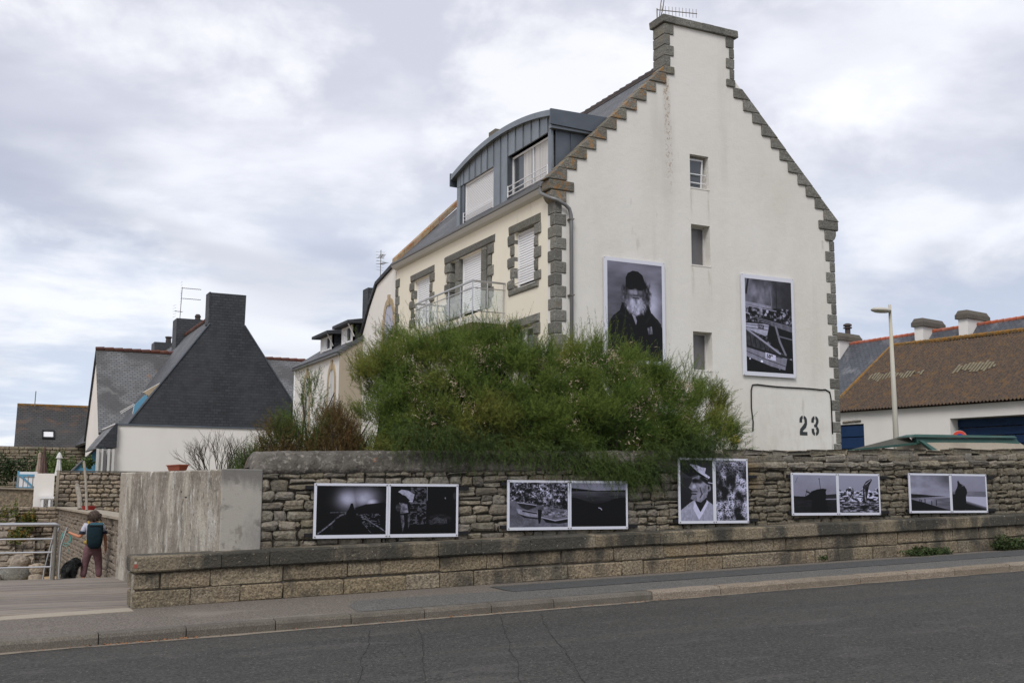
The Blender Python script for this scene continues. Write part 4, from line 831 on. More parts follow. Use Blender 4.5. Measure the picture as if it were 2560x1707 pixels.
def bars(fr, u0, u1, zs, w, parent, r=.014, m='pvc', ends=True):
    b = MB()
    for z in zs: b.tube([fr(u0, z, w), fr(u1, z, w)], r, 6)
    if ends:
        for u in (u0, u1): b.tube([fr(u, zs[0] - .03, w), fr(u, zs[-1] + .03, w)], r * 1.3, 6)
    return b.build('guard_rail', m, parent)
bars(FF, 26.62, 28.05, (7.60, 7.98), .02, house, r=.013, m='steel'); bars(FF, 34.3, 36.0, (7.62, 8.0), .02, house, r=.013, m='steel')
# gable windows
for v0, v1, gl in ((10.48, 11.48, 'glass'), (8.18, 9.38, 'glass_grey'), (5.12, 6.23, 'glass_grey')):
    window(FG, 18.45, 19.12, v0, v1, -.30, house, glass=gl, m='pvc_grey', t=.05)
    b = MB(); b.box(18.44, 19.13, YG - .012, YG + .24, v0 - .035, v0 + .002); b.build('sill', 'render', house)
f = MB()                                      # the top sash is tilted open
fr_t = lambda u, v, w: (u, YG + .27 - w - (v - 10.53) * .10, v)
for a, c, d, e in ((18.50, 10.53, 18.54, 11.40), (18.98, 10.53, 19.03, 11.40), (18.54, 10.53, 18.98, 10.57), (18.54, 11.35, 18.98, 11.40)):
    f.hexa([fr_t(a, c, 0), fr_t(d, c, 0), fr_t(d, e, 0), fr_t(a, e, 0)], [fr_t(a, c, .035), fr_t(d, c, .035), fr_t(d, e, .035), fr_t(a, e, .035)])
sash = f.build('tilted_sash', 'pvc', house); f = MB(); f.quad(fr_t(18.54, 10.57, .01), fr_t(18.98, 10.57, .01), fr_t(18.98, 11.35, .01), fr_t(18.54, 11.35, .01)); f.build('pane', 'glass', sash)
bars(FG, 18.47, 19.08, (10.66, 10.92), -.10, house, r=.016, m='pvc', ends=False)
# roofs
def slope_roof(name, m, a, b_, c, d, t, parent, nn):
    q = MB(); slabpoly(q, [a, b_, c, d], nn, t); return q.build(name, m, parent)
slope_roof('roof_left', 'slate_roof_y', (13.72, 25.86, 9.98), (13.72, YB - .25, 9.98), (18.9, YB - .25, 14.93), (18.9, 25.86, 14.93), .12, house, (-1, 0, 1))
slope_roof('roof_right', 'slate_roof_y', (24.0, 25.86, 9.98), (18.9, 25.86, 14.93), (18.9, YB - .25, 14.93), (24.0, YB - .25, 9.98), .12, house, (1, 0, 1))
MB().prism([(18.74, 14.80), (19.06, 14.80), (18.99, 14.99), (18.81, 14.99)], 'y', 25.88, YB - .3).build('ridge_bed', 'tile_dark', house)
y = 26.1
while y < YB - .3:
    b = MB(); n = 6; b.add([(18.9 + .13 * math.cos(math.pi * k / n), yy, 14.90 + r_ * math.sin(math.pi * k / n)) for yy, r_ in ((y, .12), (y + .36, .16)) for k in range(n + 1)], [(k, k + 1, k + n + 2, k + n + 1) for k in range(n)]); b.build('ridge_tile', 'tile_dark', house); y += .38
x = 13.78                                      # coping of the far gable, orange with lichen
while x < 18.8:
    b = MB(); w = .34; b.hexa([(x, YB - .38, x - 3.60 - .2), (x + w, YB - .38, x + w - 3.60 - .2), (x + w, YB + .04, x + w - 3.60 - .2), (x, YB + .04, x - 3.60 - .2)], [(x, YB - .38, x - 3.60 + .06), (x + w, YB - .38, x + w - 3.60 + .06), (x + w, YB + .04, x + w - 3.60 + .06), (x, YB + .04, x - 3.60 + .06)])
    b.build('coping_stone', 'tan_lichen', house, bevel=.02); x += w + .004
MB().box(17.7, 20.1, YB - .6, YB, 14.4, 15.7).build('chimney_stack', 'granite_lichen', house)
b = MB(); b.prism([(14.0, 9.3), (23.8, 9.3), (18.9, 14.95)], 'y', YB - .4, YB - .05); b.build('rear_gable', 'render', house)
o = window(lambda u, v, w: (XL + 1.05 + (v - 10.6) * .98 - w * .7, u, v + w * .7), 33.15, 33.95, 10.55, 11.05, .05, house, m='steel_dull', t=.05)
# dormer clad in zinc
DX = 14.10
arc = lambda y: 12.60 - .0355 * (y - 29.2) ** 2
ys = [25.76 + i * (32.84 - 25.76) / 24 for i in range(25)]
b = MB()
top = [(y, arc(y)) for y in ys]
V = []; F = []
for (y, z) in top:
    th = .17 if abs(y - 29.2) < 3.2 else .2
    V += [(DX - .14, y, z), (DX - .14, y, z - .17), (DX + .02, y, z - .17), (17.1, y, z - .17), (17.1, y, z + .05)]
for i in range(24):
    for q in range(5): F.append((i * 5 + q, i * 5 + (q + 1) % 5, i * 5 + 5 + (q + 1) % 5, i * 5 + 5 + q))
F += [(4, 3, 2, 1, 0), (120, 121, 122, 123, 124)]
b.add(V, F); b.build('dormer_roof', 'zinc', house, label='curved zinc roof of the dormer')
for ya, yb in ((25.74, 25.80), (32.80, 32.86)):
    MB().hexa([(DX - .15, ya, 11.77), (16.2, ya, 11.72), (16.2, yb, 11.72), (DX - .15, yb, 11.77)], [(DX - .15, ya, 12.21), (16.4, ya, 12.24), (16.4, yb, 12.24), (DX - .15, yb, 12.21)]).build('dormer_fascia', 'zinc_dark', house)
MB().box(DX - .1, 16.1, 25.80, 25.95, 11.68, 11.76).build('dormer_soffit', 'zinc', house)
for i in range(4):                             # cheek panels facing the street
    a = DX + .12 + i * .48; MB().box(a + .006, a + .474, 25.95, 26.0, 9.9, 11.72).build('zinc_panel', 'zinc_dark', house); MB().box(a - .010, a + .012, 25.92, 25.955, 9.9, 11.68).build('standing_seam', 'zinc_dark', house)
def zpanel(ya, yb, z0, x=DX):
    b = MB(); n = 3; t = [(ya + .006 + (yb - ya - .012) * i / n) for i in range(n + 1)]
    b.hexa([(x, y, z0) for y in (t[0], t[-1])] + [(x, y, arc(y) - .16) for y in t[::-1]], [(x + .05, y, z0) for y in (t[0], t[-1])] + [(x + .05, y, arc(y) - .16) for y in t[::-1]])
    b.build('zinc_panel', 'zinc', house); MB().box(x - .03, x + .01, ya - .010, ya + .010, z0, arc(ya) - .165).build('standing_seam', 'zinc', house)
zpanel(25.95, 26.18, 10.1)
for i in range(5): zpanel(26.18 + i * .512, 26.18 + (i + 1) * .512, 11.68)
for i, z0 in enumerate((10.15, 10.15)): zpanel(28.74 + i * .50, 28.74 + (i + 1) * .50, z0)
for i in range(5): zpanel(29.74 + i * .46, 29.74 + (i + 1) * .46, 11.66)
zpanel(32.04, 32.58, 11.66); zpanel(32.30, 32.60, 10.1, DX + .01)
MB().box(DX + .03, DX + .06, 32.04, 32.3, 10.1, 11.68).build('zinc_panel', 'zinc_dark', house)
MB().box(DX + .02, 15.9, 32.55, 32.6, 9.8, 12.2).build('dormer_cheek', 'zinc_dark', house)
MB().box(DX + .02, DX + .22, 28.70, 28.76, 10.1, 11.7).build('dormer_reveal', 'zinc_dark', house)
FD = fx(DX)
window(FD, 26.2, 28.70, 10.18, 11.64, -.16, house, muls=(27.35,), curtain=((26.28, 27.28), (27.5, 28.0)))
bars(FD, 26.2, 28.72, (10.42, 10.56, 10.72), .0, house, r=.016, m='pvc')
o = shutter('a', 29.76, 32.02, 10.22, 11.66, -.10, FD, house, pitch=.05); bars(FD, 29.76, 32.02, (10.30, 10.42, 10.54, 10.66), .0, house, r=.011, m='pvc')
MB().box(DX - .10, DX + .1, 26.0, 32.5, 10.02, 10.11).build('lead_apron', 'zinc_dark', house)
# balcony
bal = thing('balcony', 'glass-fronted balcony with grey rails above the bushes on the cream facade', 'balcony', (13.4, 30.5, 6.45))
BX = 12.85; MB().hexa([(BX + .12, 28.6, 6.40), (XL, 28.6, 6.22), (XL, 33.0, 6.22), (BX + .12, 33.0, 6.40)], [(BX, 28.48, 6.50), (XL, 28.48, 6.50), (XL, 33.1, 6.50), (BX, 33.1, 6.50)]).build('slab', 'beige', bal)
MB().box(BX - .01, XL - .03, 28.47, 33.11, 6.50, 6.66).build('slab_edge', 'render', bal)
for z, r_, m_ in ((7.72, .032, 'steel'), (7.52, .018, 'steel'), (6.84, .018, 'steel')):
    MB().tube([(XL - .02, 28.53, z), (BX + .03, 28.53, z), (BX + .03, 33.0, z), (XL - .02, 33.0, z)], r_, 8).build('rail', m_, bal)
ys_ = [28.53, 29.4, 30.3, 31.2, 32.1, 33.0]
for y in ys_: MB().tube([(BX + .03, y, 6.64), (BX + .03, y, 7.72)], .018, 6).build('post', 'steel', bal)
for x in (13.35, 13.88): MB().tube([(x, 28.53, 6.64), (x, 28.53, 7.72)], .018, 6).build('post', 'steel', bal)
for a, c in zip(ys_, ys_[1:]): MB().box(BX + .05, BX + .058, a + .05, c - .05, 6.88, 7.48).build('glass_panel', 'railglass', bal)
MB().box(BX + .1, 13.30, 28.545, 28.553, 6.88, 7.48).build('glass_panel', 'railglass', bal); MB().box(13.40, 13.85, 28.545, 28.553, 6.88, 7.48).build('glass_panel', 'railglass', bal)
# downpipe
dp = MB(); dp.tube([(13.74, 25.98, 9.93), (13.74, 25.9, 9.78), (13.80, 25.55, 9.60), (13.95, 25.38, 9.50), (14.20, 25.38, 9.40), (14.33, 25.38, 9.30), (14.385, 25.38, 9.12), (14.39, 25.38, 8.9), (14.39, 25.38, 2.0)], .052, 12)
o = dp.build('downpipe', 'pipe', smooth=True); tag(o, 'grey zinc downpipe running down beside the corner quoins', 'downpipe')
for z in (9.0, 6.9, 4.8): MB().box(14.32, 14.46, 25.32, 25.49, z, z + .03).build('bracket', 'steel_dull', o)
# gable panels, numerals, cable, buoy, aerial
panel(fy(YG - .03), 15.45, 17.45, 5.17, 8.10, 'print_bearded', 'large photo panel of a bearded man in a cap, left on the gable', .10, .10, .10, .10, t=.045, w=0)
pb_ = panel(fy(YG - .03), 20.17, 22.13, 5.05, 8.06, 'print_boats', 'large photo panel of moored boats numbered 573 and 589 on the gable', .12, .10, .12, .12, t=.045, w=0)
_u = lambda f: 20.29 + f * 1.74
_v = lambda f: 7.94 - f * 2.77
lettering('573', fy(YG - .03), _u(.268), _v(.524), .085, .049, 'black', pb_, rot=-.03, stretch=1.05, name='boat_number', fat=.02)
lettering('589', fy(YG - .03), _u(.418), _v(.842), .115, .049, 'black', pb_, rot=-.10, stretch=1.0, name='boat_number', fat=.03)
def arcpts(cx_, cz, rx, rz, a0, a1, n): return [(cx_ + rx * math.cos(rad(a0 + (a1 - a0) * i / n)), cz + rz * math.sin(rad(a0 + (a1 - a0) * i / n))) for i in range(n + 1)]
def stroke(mb, out, inn, y=YG - .004, t=.003):
    for i in range(len(out) - 1):
        q = [out[i], out[i + 1], inn[i + 1], inn[i]]; mb.hexa([(x, y, z) for x, z in q], [(x, y - t, z) for x, z in q])
b = MB(); cx_, w, h = 22.405, .145, .59; z0 = 3.36; tz = z0 + h          # stencil 2
stroke(b, arcpts(cx_ - .0, tz - .145, w, .145, 180, 98, 8), arcpts(cx_, tz - .145, .045, .06, 180, 110, 8))
stroke(b, [(cx_ - w, tz - .14), (cx_ - w, tz - .21)], [(cx_ - .045, tz - .14), (cx_ - .045, tz - .21)])
stroke(b, arcpts(cx_, tz - .145, w, .145, 82, 0, 8) + [(cx_ + w, tz - .25), (cx_ + .10, tz - .36), (cx_ - .02, tz - .455), (cx_ - .03, z0 + .105)], arcpts(cx_, tz - .145, .045, .06, 70, 0, 8) + [(cx_ + .045, tz - .22), (cx_ - .01, tz - .29), (cx_ - .125, tz - .40), (cx_ - w, z0 + .105)])
stroke(b, [(cx_ - w, z0 + .105), (cx_ + w, z0 + .105)], [(cx_ - w, z0), (cx_ + w, z0)])
num = b.build('numeral_two', 'digits'); tag(num, 'stencilled black figure two, left one of the pair on the gable', 'numeral')
b = MB(); cx_ = 22.862
stroke(b, arcpts(cx_, tz - .145, w, .145, 180, 98, 8), arcpts(cx_, tz - .145, .045, .06, 180, 110, 8)); stroke(b, [(cx_ - w, tz - .14), (cx_ - w, tz - .20)], [(cx_ - .045, tz - .14), (cx_ - .045, tz - .20)])
stroke(b, arcpts(cx_, tz - .145, w - .008, .145, 82, -40, 10) + [(cx_ + .085, tz - .275)], arcpts(cx_, tz - .145, .04, .06, 70, -40, 10) + [(cx_ + .0, tz - .25)])
stroke(b, arcpts(cx_, z0 + .15, w, .15, 55, -82, 12), arcpts(cx_, z0 + .15, .045, .065, 75, -70, 12)); stroke(b, [(cx_ - .04, tz - .25), (cx_ + .09, tz - .27)], [(cx_ - .04, tz - .33), (cx_ + .07, tz - .345)])
stroke(b, arcpts(cx_, z0 + .15, w, .15, 180, 262, 8), arcpts(cx_, z0 + .15, .045, .065, 180, 250, 8)); stroke(b, [(cx_ - w, z0 + .21), (cx_ - w, z0 + .15)], [(cx_ - .045, z0 + .21), (cx_ - .045, z0 + .15)])
num = b.build('numeral_three', 'digits'); tag(num, 'stencilled black figure three, right one of the pair on the gable', 'numeral')
b = MB(); cy = YG - .02; path = [(20.49, cy, 3.41), (20.51, cy, 3.7), (20.46, cy, 4.1), (20.47, cy, 4.62), (20.52, cy, 4.78), (20.7, cy, 4.80)] + [(20.7 + i * .35, cy, 4.80 - .015 * math.sin(i * .8) - .008 * i) for i in range(1, 8)] + [(23.3, cy, 4.77), (23.47, cy, 4.70), (23.51, cy, 4.5), (23.52, cy, 3.40)]
b.tube(path, .020, 8); o = b.build('cable', 'cable', smooth=True); tag(o, 'black electric cable looped in a square arch around the numerals', 'cable')
for x in (20.49, 23.52): MB().tube([(x, cy, 3.42), (x, cy, 1.6)], .022, 8).build('conduit', 'pvc_grey', o)
b = MB(); b.lathe([(.02, -.13), (.09, -.10), (.125, -.03), (.125, .04), (.09, .10), (.03, .13)], (19.73, 25.3, 3.15), 14); b.tube([(19.73, 25.3, 3.28), (19.73, 25.45, 3.5)], .012, 6)
o = b.build('buoy', 'buoy', smooth=True); tag(o, 'small yellow buoy hanging on the gable beside the bush', 'buoy')
def aerial(name, label, base, top, yagis, parentcat='aerial'):
    t = thing(name, label, parentcat, base); MB().tube([base, top], .018, 6).build('mast', 'steel_dull', t)
    for (p, d, L, n, el) in yagis:
        p, d = Vector(p), Vector(d).normalized(); b = MB(); b.tube([p, p + d * L], .014, 6); s_ = Vector((0, 0, 1)).cross(d).normalized() if el == 'h' else Vector((0, 0, 1))
        for i in range(n):
            q = p + d * L * (.12 + .86 * i / (n - 1)); b.tube([q - s_ * .14, q + s_ * .14], .008, 5)
        b.build('antenna_boom', 'steel_dull', t)
        b = MB()
        for k in range(5): a = -.3 + .15 * k; b.tube([p + s_ * .0 + Vector((0, 0, a)) - d * .02 - s_ * .22, p + Vector((0, 0, a)) - d * .02 + s_ * .22], .006, 5)
        if el == 'h': b.build('reflector', 'steel_dull', t)
    return t
t = aerial('tv_aerial', 'television aerial on top of the tall granite chimney', (17.72, 26.0, 15.6), (17.72, 26.0, 16.02), [((17.72, 26.0, 15.98), (1, .02, .13), 1.5, 11, 'v')])
MB().tube([(17.80, 26.0, 15.62), (17.93, 26.0, 16.05), (18.02, 26.0, 16.6), (17.95, 26.0, 16.65), (17.86, 26.0, 16.2), (17.80, 26.0, 15.75)], .016, 6).build('loop', 'steel_dull', t)

# ------------------------------------------------------------------ white house with the lancet window
lan = thing('lancet_house', 'white gabled house with a lancet window beside the tall house', 'house', (15, 39.7, 1.2))
b = MB(); P = [(37.84, .5), (41.62, .5), (41.62, 7.80), (40.74, 8.86), (39.9, 9.62), (37.84, 10.05)]
b.prism(P, 'x', 13.95, 14.3); b.build('wall', 'white', lan); MB().box(14.3, 20, 37.9, 41.6, .5, 7.7).build('body', 'white', lan)
b = MB()
for (y0, z0), (y1, z1) in zip(P[2:], P[3:]): b.hexa([(13.86, y0 + .06, z0), (20, y0 + .06, z0), (20, y1 + .06, z1), (13.86, y1 + .06, z1)], [(13.86, y0 + .10, z0 + .12), (20, y0 + .10, z0 + .12), (20, y1 + .06, z1 + .14), (13.86, y1 + .06, z1 + .14)])
b.build('roof', 'slate', lan)
def lancet(fr, uc, hw, v0, v1, band, parent, m_in='lavender', key=True, pointed=True):
    """arched window: surround stones round a recessed leaf"""
    sp = v1 - (1.35 if pointed else .95) * hw * 1.25
    def outline(h, top, n=8):
        L = [(uc - h, v0 - (band if h > hw else 0)), (uc - h, sp)]
        for i in range(1, n + 1):
            t = i / n; L.append((uc - h * math.cos(t * math.pi / 2) ** (.8 if pointed else 1.0), sp + (top - sp) * math.sin(t * math.pi / 2)))
        return L
    inn = outline(hw, v1); out = outline(hw + band, v1 + band * 1.3)
    for s_ in (1, -1):
        for i in range(len(inn) - 1):
            q = [inn[i], inn[i + 1], out[i + 1], out[i]]; q = [(uc + (u - uc) * s_, v) for u, v in q]
            MB().hexa([fr(u, v, -.12) for u, v in q], [fr(u, v, .035) for u, v in q]).build('surround_stone', 'sandstone', parent, bevel=.01)
    if key: MB().hexa([fr(uc - .07, v1 - .05, -.1), fr(uc + .07, v1 - .05, -.1), fr(uc + .10, v1 + .36, -.1), fr(uc - .10, v1 + .36, -.1)], [fr(uc - .07, v1 - .05, .06), fr(uc + .07, v1 - .05, .06), fr(uc + .10, v1 + .36, .06), fr(uc - .10, v1 + .36, .06)]).build('keystone', 'sandstone', parent)
    full = inn + [(2 * uc - u, v) for u, v in inn[::-1]][1:]
    b = MB(); b.hexa([fr(u, v, -.02) for u, v in full], [fr(u, v, .008) for u, v in full]); o = b.build('window_leaf', m_in, parent)
    MB().hexa([fr(uc - .012, v0, .01), fr(uc + .012, v0, .01), fr(uc + .012, v1 - .05, .01), fr(uc - .012, v1 - .05, .01)], [fr(uc - .012, v0, .02), fr(uc + .012, v0, .02), fr(uc + .012, v1 - .05, .02), fr(uc - .012, v1 - .05, .02)]).build('mullion', 'pvc_grey', o)
    return o
lancet(fx(13.95), 38.5, .48, 6.7, 8.64, .19, lan)
for k, (u, v) in enumerate(((39.1, 7.15), (39.1, 7.85), (37.92, 7.2), (37.92, 7.9))): b = MB(); stone(b, fx(13.95), u - .12, u + .17, v, v + .3, proud=.04); b.build('surround_stone', 'sandstone', lan)
bars(fx(13.95), 38.0, 39.0, (7.0, 7.15, 7.3, 7.45, 7.6), .05, lan, r=.010, m='steel_dull')
MB().box(14.83, 15.5, 43.6, 44.3, 8.0, 10.22).build('slate_chimney', 'slate', lan)
wing = thing('low_wing_house', 'low white house with arched windows and two slate dormers', 'house', (14, 44.8, 1.2))
WX, WY = 13.03, 41.50
MB().box(WX, 19, 41.62, 48.1, .5, 7.1).build('wall', 'white', wing)
MB().prism([(WX - .01, .5), (18, .5), (18, 10.4), (WX - .01, 7.12)], 'y', WY, 41.61).build('side_wall', 'beige', wing)
slope_roof('roof', 'slate_roof_y', (WX - .15, WY - .06, 7.14), (WX - .15, 48.2, 7.14), (17.2, 48.2, 10.0), (17.2, WY - .06, 10.0), .14, wing, (-.69, 0, 1))
MB().box(WX - .17, WX - .05, WY, 48.2, 7.0, 7.08).build('gutter', 'pipe', wing)
MB().tube([(WX - .04, 48.0, 7.05), (WX - .04, 48.0, 1)], .05, 8).build('downpipe', 'pvc', wing)
for uc, hw in ((46.1, .36), (42.55, .40)): lancet(fx(WX), uc, hw, 4.2, 6.55, .18, wing, m_in='curtain', key=True, pointed=True)
for ya, yb, zt in ((41.15, 42.95, 8.42), (44.55, 46.30, 8.36)):
    x0 = 13.62
    if ya < 42: ya, yb = 41.75, 43.3
    MB().hexa([(x0 - .35, ya - .3, zt - .12), (17, ya - .3, zt + .02), (17, yb + .2, zt + .02), (x0 - .35, yb + .2, zt - .12)], [(x0 - .35, ya - .3, zt), (17, ya - .3, zt + .62), (17, yb + .2, zt + .62), (x0 - .35, yb + .2, zt)]).build('dormer_roof', 'slate', wing)
    MB().box(x0, 17, ya, ya + .08, 7.2, zt).build('dormer_cheek', 'slate', wing); MB().box(x0, x0 + .08, ya, yb, 7.3, zt - .05).build('dormer_front', 'white', wing)
    window(fx(x0 - .01), ya + .12, ya + .78, 7.62, zt - .14, .02, wing, t=.07); shutter('a', ya + .85, ya + 1.35, 7.62, zt - .14, .02, fx(x0 - .01), wing)
    MB().tube([(x0 - .28, ya - .15, zt - .1), (x0 + .0, ya - .1, zt - .62)], .03, 6).build('strut', 'pvc_grey', wing)
aerial('tv_aerial', 'television aerial standing behind the white lancet house roof', (17.6, 50, 8.0), (17.62, 50, 13.4), [((17.6, 50, 13.0), (-.2, -1, 0), .9, 7, 'h'), ((17.6, 50, 12.7), (.3, -1, 0), .5, 5, 'h')])

# ------------------------------------------------------------------ slate-clad house on the left
sl = thing('slate_house', 'house clad in dark slate with a broad chimney gable over white wall', 'house', (9.5, 50, 1.0))
# its gable plane stands at Y = 50
gl = [(6.23, 4.52), (9.52, 9.15), (9.52, 10.60), (11.13, 10.60), (11.11, 9.17), (13.52, 5.67), (14.2, 4.52)]
b = MB(); b.prism(gl, 'y', 50, 50.35); b.build('slate_gable', 'slate', sl)
b = MB()
for (x0, z0), (x1, z1) in (((6.23, 4.52), (9.52, 9.15)), ((11.11, 9.17), (13.52, 5.67))): b.tube([(x0, 49.98, z0 + .03), (x1, 49.98, z1 + .03)], .035, 4)
b.build('verge_trim', 'zinc_dark', sl)
MB().box(9.46, 9.53, 49.98, 50.8, 9.15, 10.62).build('chimney_side', 'slate', sl); MB().box(9.52, 11.12, 50.35, 50.8, 9.0, 10.60).build('chimney_stack', 'slate', sl)
MB().box(5.72, 14.2, 49.93, 50.3, .5, 4.46).build('white_wall', 'white', sl); MB().box(5.70, 14.2, 49.88, 50.02, 4.45, 4.53).build('drip_ledge', 'zinc_dark', sl)
slope_roof('roof_left', 'slate_roof_y', (6.18, 50.30, 4.46), (6.18, 75, 4.46), (9.9, 75, 9.68), (9.9, 50.30, 9.68), .15, sl, (-1.4, 0, 1))
slope_roof('roof_right', 'slate_roof_y', (13.9, 50.3, 4.9), (9.9, 50.3, 9.68), (9.9, 75, 9.68), (13.9, 75, 4.9), .15, sl, (1.2, 0, 1))
y = 50.9
while y < 58: MB().tube([(9.9, y, 9.72), (9.9, y + .42, 9.75)], .10, 6).build('ridge_tile', 'tile', sl); y += .44
slope_roof('wing_roof_left', 'slate_roof_x', (5.52, 54.6, 4.35), (9.2, 54.6, 4.35), (9.2, 58.0, 8.66), (5.52, 58.0, 8.66), .15, sl, (0, -1.27, 1))
slope_roof('wing_roof_right', 'slate_roof_x', (10.5, 54.2, 5.0), (17.5, 54.2, 5.0), (17.5, 58.0, 8.70), (10.5, 58.0, 8.70), .15, sl, (0, -1, 1))
for xa, xb in ((5.5, 9.9), (11.4, 17.5)):
    x = xa
    while x < xb: MB().tube([(x, 58.0, 8.70), (x + .42, 58.0, 8.73)], .10, 6).build('ridge_tile', 'tile', sl); x += .44
b = MB(); b.prism([(54.75, .5), (61.3, .5), (61.3, 4.3), (58.0, 8.5), (54.75, 4.4)], 'x', 5.60, 5.9); b.build('side_gable', 'white', sl)
b = MB(); b.hexa([(5.50, 58.0, 8.52), (5.50, 61.4, 4.2), (5.6, 61.4, 4.2), (5.6, 58.0, 8.52)], [(5.50, 58.0, 8.68), (5.50, 61.5, 4.34), (5.6, 61.5, 4.34), (5.6, 58.0, 8.68)]); b.build('verge_board', 'slate', sl)
MB().box(9.40, 10.75, 58.2, 59.4, 7.5, 10.58).build('slate_chimney', 'slate', sl); b = MB(); b.lathe([(.16, 0), (.13, .12), (.16, .14), (.16, .2), (.1, .3)], (10.5, 58.4, 10.58), 10); b.build('chimney_pot', 'tile_dark', sl)
MB().box(9.75, 10.85, 68, 69.2, 8, 10.55).build('slate_chimney', 'slate', sl); b = MB(); b.lathe([(.17, 0), (.15, .3), (.2, .32), (.2, .4)], (10.6, 68.3, 10.55), 10); b.build('chimney_pot', 'tile_dark', sl)
# eaves canopy and porch at the seaward corner
b = MB(); slabpoly(b, [(5.00, 49.86, 3.46), (5.74, 49.86, 4.47), (5.74, 54.9, 4.47), (5.00, 54.9, 3.46)], (-1, 0, .73), .06); b.build('canopy', 'slate_roof_x', sl)
MB().prism([(4.92, 3.47), (5.78, 3.47), (5.78, 4.50), (5.70, 4.50)], 'y', 49.7, 49.9).build('canopy_end', 'slate', sl)
MB().tube([(5.70, 49.9, 4.50), (5.70, 54.9, 4.50)], .035, 6).build('canopy_trim', 'pvc', sl)
for x0 in (4.98, 5.18, 5.42, 5.60): MB().box(x0, x0 + (.10 if x0 != 5.18 else .07), 49.6, 49.75, .8, 3.42).build('porch_post', 'pvc_grey', sl)
MB().box(5.26, 5.38, 49.62, 49.66, .8, 3.35).build('door_glass', 'glass_grey', sl); MB().box(5.0, 5.75, 49.78, 49.9, .5, 3.42).build('porch_wall', 'white', sl)
# two little recessed terraces in the roof slope, light blue inside
for pl, m_ in (([(6.50, 4.97), (7.05, 5.74), (6.95, 5.86), (6.50, 5.36)], 'blue_light'), ([(7.08, 5.80), (7.55, 6.40), (6.86, 5.96)], 'sandstone')):
    MB().prism(pl, 'y', 50.36, 50.55).build('roof_recess', m_, sl)
for (xa, ya, za), (xb, yb, zb_) in (((5.94, 50.5, 5.06), (6.50, 50.5, 5.43)), ((6.46, 50.4, 5.0), (6.52, 50.4, 5.42)), ((5.98, 50.5, 5.0), (6.5, 50.5, 5.36)), ((6.98, 50.4, 5.66), (7.02, 50.4, 5.98)), ((6.85, 50.5, 5.95), (7.55, 50.5, 6.4))): MB().tube([(xa, ya, za), (xb, yb, zb_)], .022, 6).build('white_rail', 'pvc_grey', sl)
aerial('tv_aerial', 'television aerial with two booms above the dark slate chimney', (9.57, 58.3, 10.5), (9.62, 58.3, 12.25), [((9.6, 58.3, 12.2), (1, .02, .0), 1.0, 9, 'h'), ((9.6, 58.3, 11.65), (1, .02, 0), 1.0, 9, 'h'), ((9.3, 58.3, 10.95), (1, .2, 0), .4, 3, 'h')])
# blue shed gable
sh = thing('blue_shed', 'light blue shed gable with a slate edge beside the porch', 'shed', (5.0, 54, 1))
MB().prism([(4.3, .5), (5.75, .5), (5.75, 3.95), (5.52, 3.70), (4.3, 2.42)], 'y', 54, 54.3).build('wall', 'blue_light', sh)
b = MB(); slabpoly(b, [(4.24, 53.9, 2.42), (5.50, 53.9, 3.72), (5.50, 54.6, 3.72), (4.24, 54.6, 2.42)], (-1, 0, 1), .05); b.build('roof', 'slate_roof_x', sh)
# far house
fh = thing('far_house', 'low far house with a dark slate roof and one roof window', 'house', (5.5, 78, 1))
slope_roof('roof', 'slate_roof_far', (2.66, 74.6, 4.38), (9, 74.6, 4.38), (9, 76.8, 7.10), (2.78, 76.8, 7.10), .15, fh, (0, -1.2, 1))
MB().box(2.78, 9, 76.75, 76.95, 7.08, 7.2).build('ridge', 'ridge_lichen', fh); MB().box(2.8, 9, 75, 79, .5, 4.35).build('wall', 'white', fh)
b = MB(); b.prism([(2.8 + 0, 4.3), (2.8, 4.31), (2.8, 4.32)], 'y', 75, 75.1) if False else None
w_ = window(lambda u, v, w: (u, 74.6 + (v - 4.38) * .81 - w * .77, v + w * .63), 4.24, 4.99, 4.88, 5.42, .08, fh, glass='pvc', m='black', t=.09)
MB().tube([(3.78, 76.5, 7.0), (3.80, 76.5, 8.0)], .03, 6).build('vent_pipe', 'steel_dull', fh)
# ------------------------------------------------------------------ building group on the right (turned 10 degrees)
PO = Vector((35.55, 38.2, 0)); PA = Vector((.18, -.984, 0)).normalized(); PB = Vector((-PA.y, PA.x, 0))
def hp(a, b_, z): p = PO + PA * a + PB * b_; return (p.x, p.y, z)
FH = lambda u, v, w: hp(u, -w, v)
hg = thing('shed_building', 'long white shed with a lichened corrugated roof and blue doors', 'shed', hp(5, 3, .9))
b = MB(); holed_wall(b, FH, -6, 15, .3, 5.30, [(.05, 1.42, .5, 4.75), (5.62, 13.5, .5, 4.76)], .25); b.build('front_wall', 'white', hg)
MB().hexa([hp(-.1, .12, .5), hp(1.5, .12, .5), hp(1.5, .16, .5), hp(-.1, .16, .5)], [hp(-.1, .12, 4.8), hp(1.5, .12, 4.8), hp(1.5, .16, 4.8), hp(-.1, .16, 4.8)]).build('inner_side', 'black', hg)
def slatted(u0, u1, v0, v1, wd, name, n):
    o = None; h = (v1 - v0) / n
    for i in range(n):
        b = MB(); b.hexa([hp(u0, wd, v0 + i * h + .012), hp(u1, wd, v0 + i * h + .012), hp(u1, wd, v0 + (i + 1) * h - .012), hp(u0, wd, v0 + (i + 1) * h - .012)], [hp(u0, wd - .05, v0 + i * h + .03), hp(u1, wd - .05, v0 + i * h + .03), hp(u1, wd - .05, v0 + (i + 1) * h - .02), hp(u0, wd - .05, v0 + (i + 1) * h - .02)])
        b.build(name, 'blue_door', hg)
slatted(.05, 1.42, 2.6, 4.70, .10, 'door_panel', 4)
slatted(5.62, 13.5, 1.5, 4.74, .62, 'garage_panel', 9)
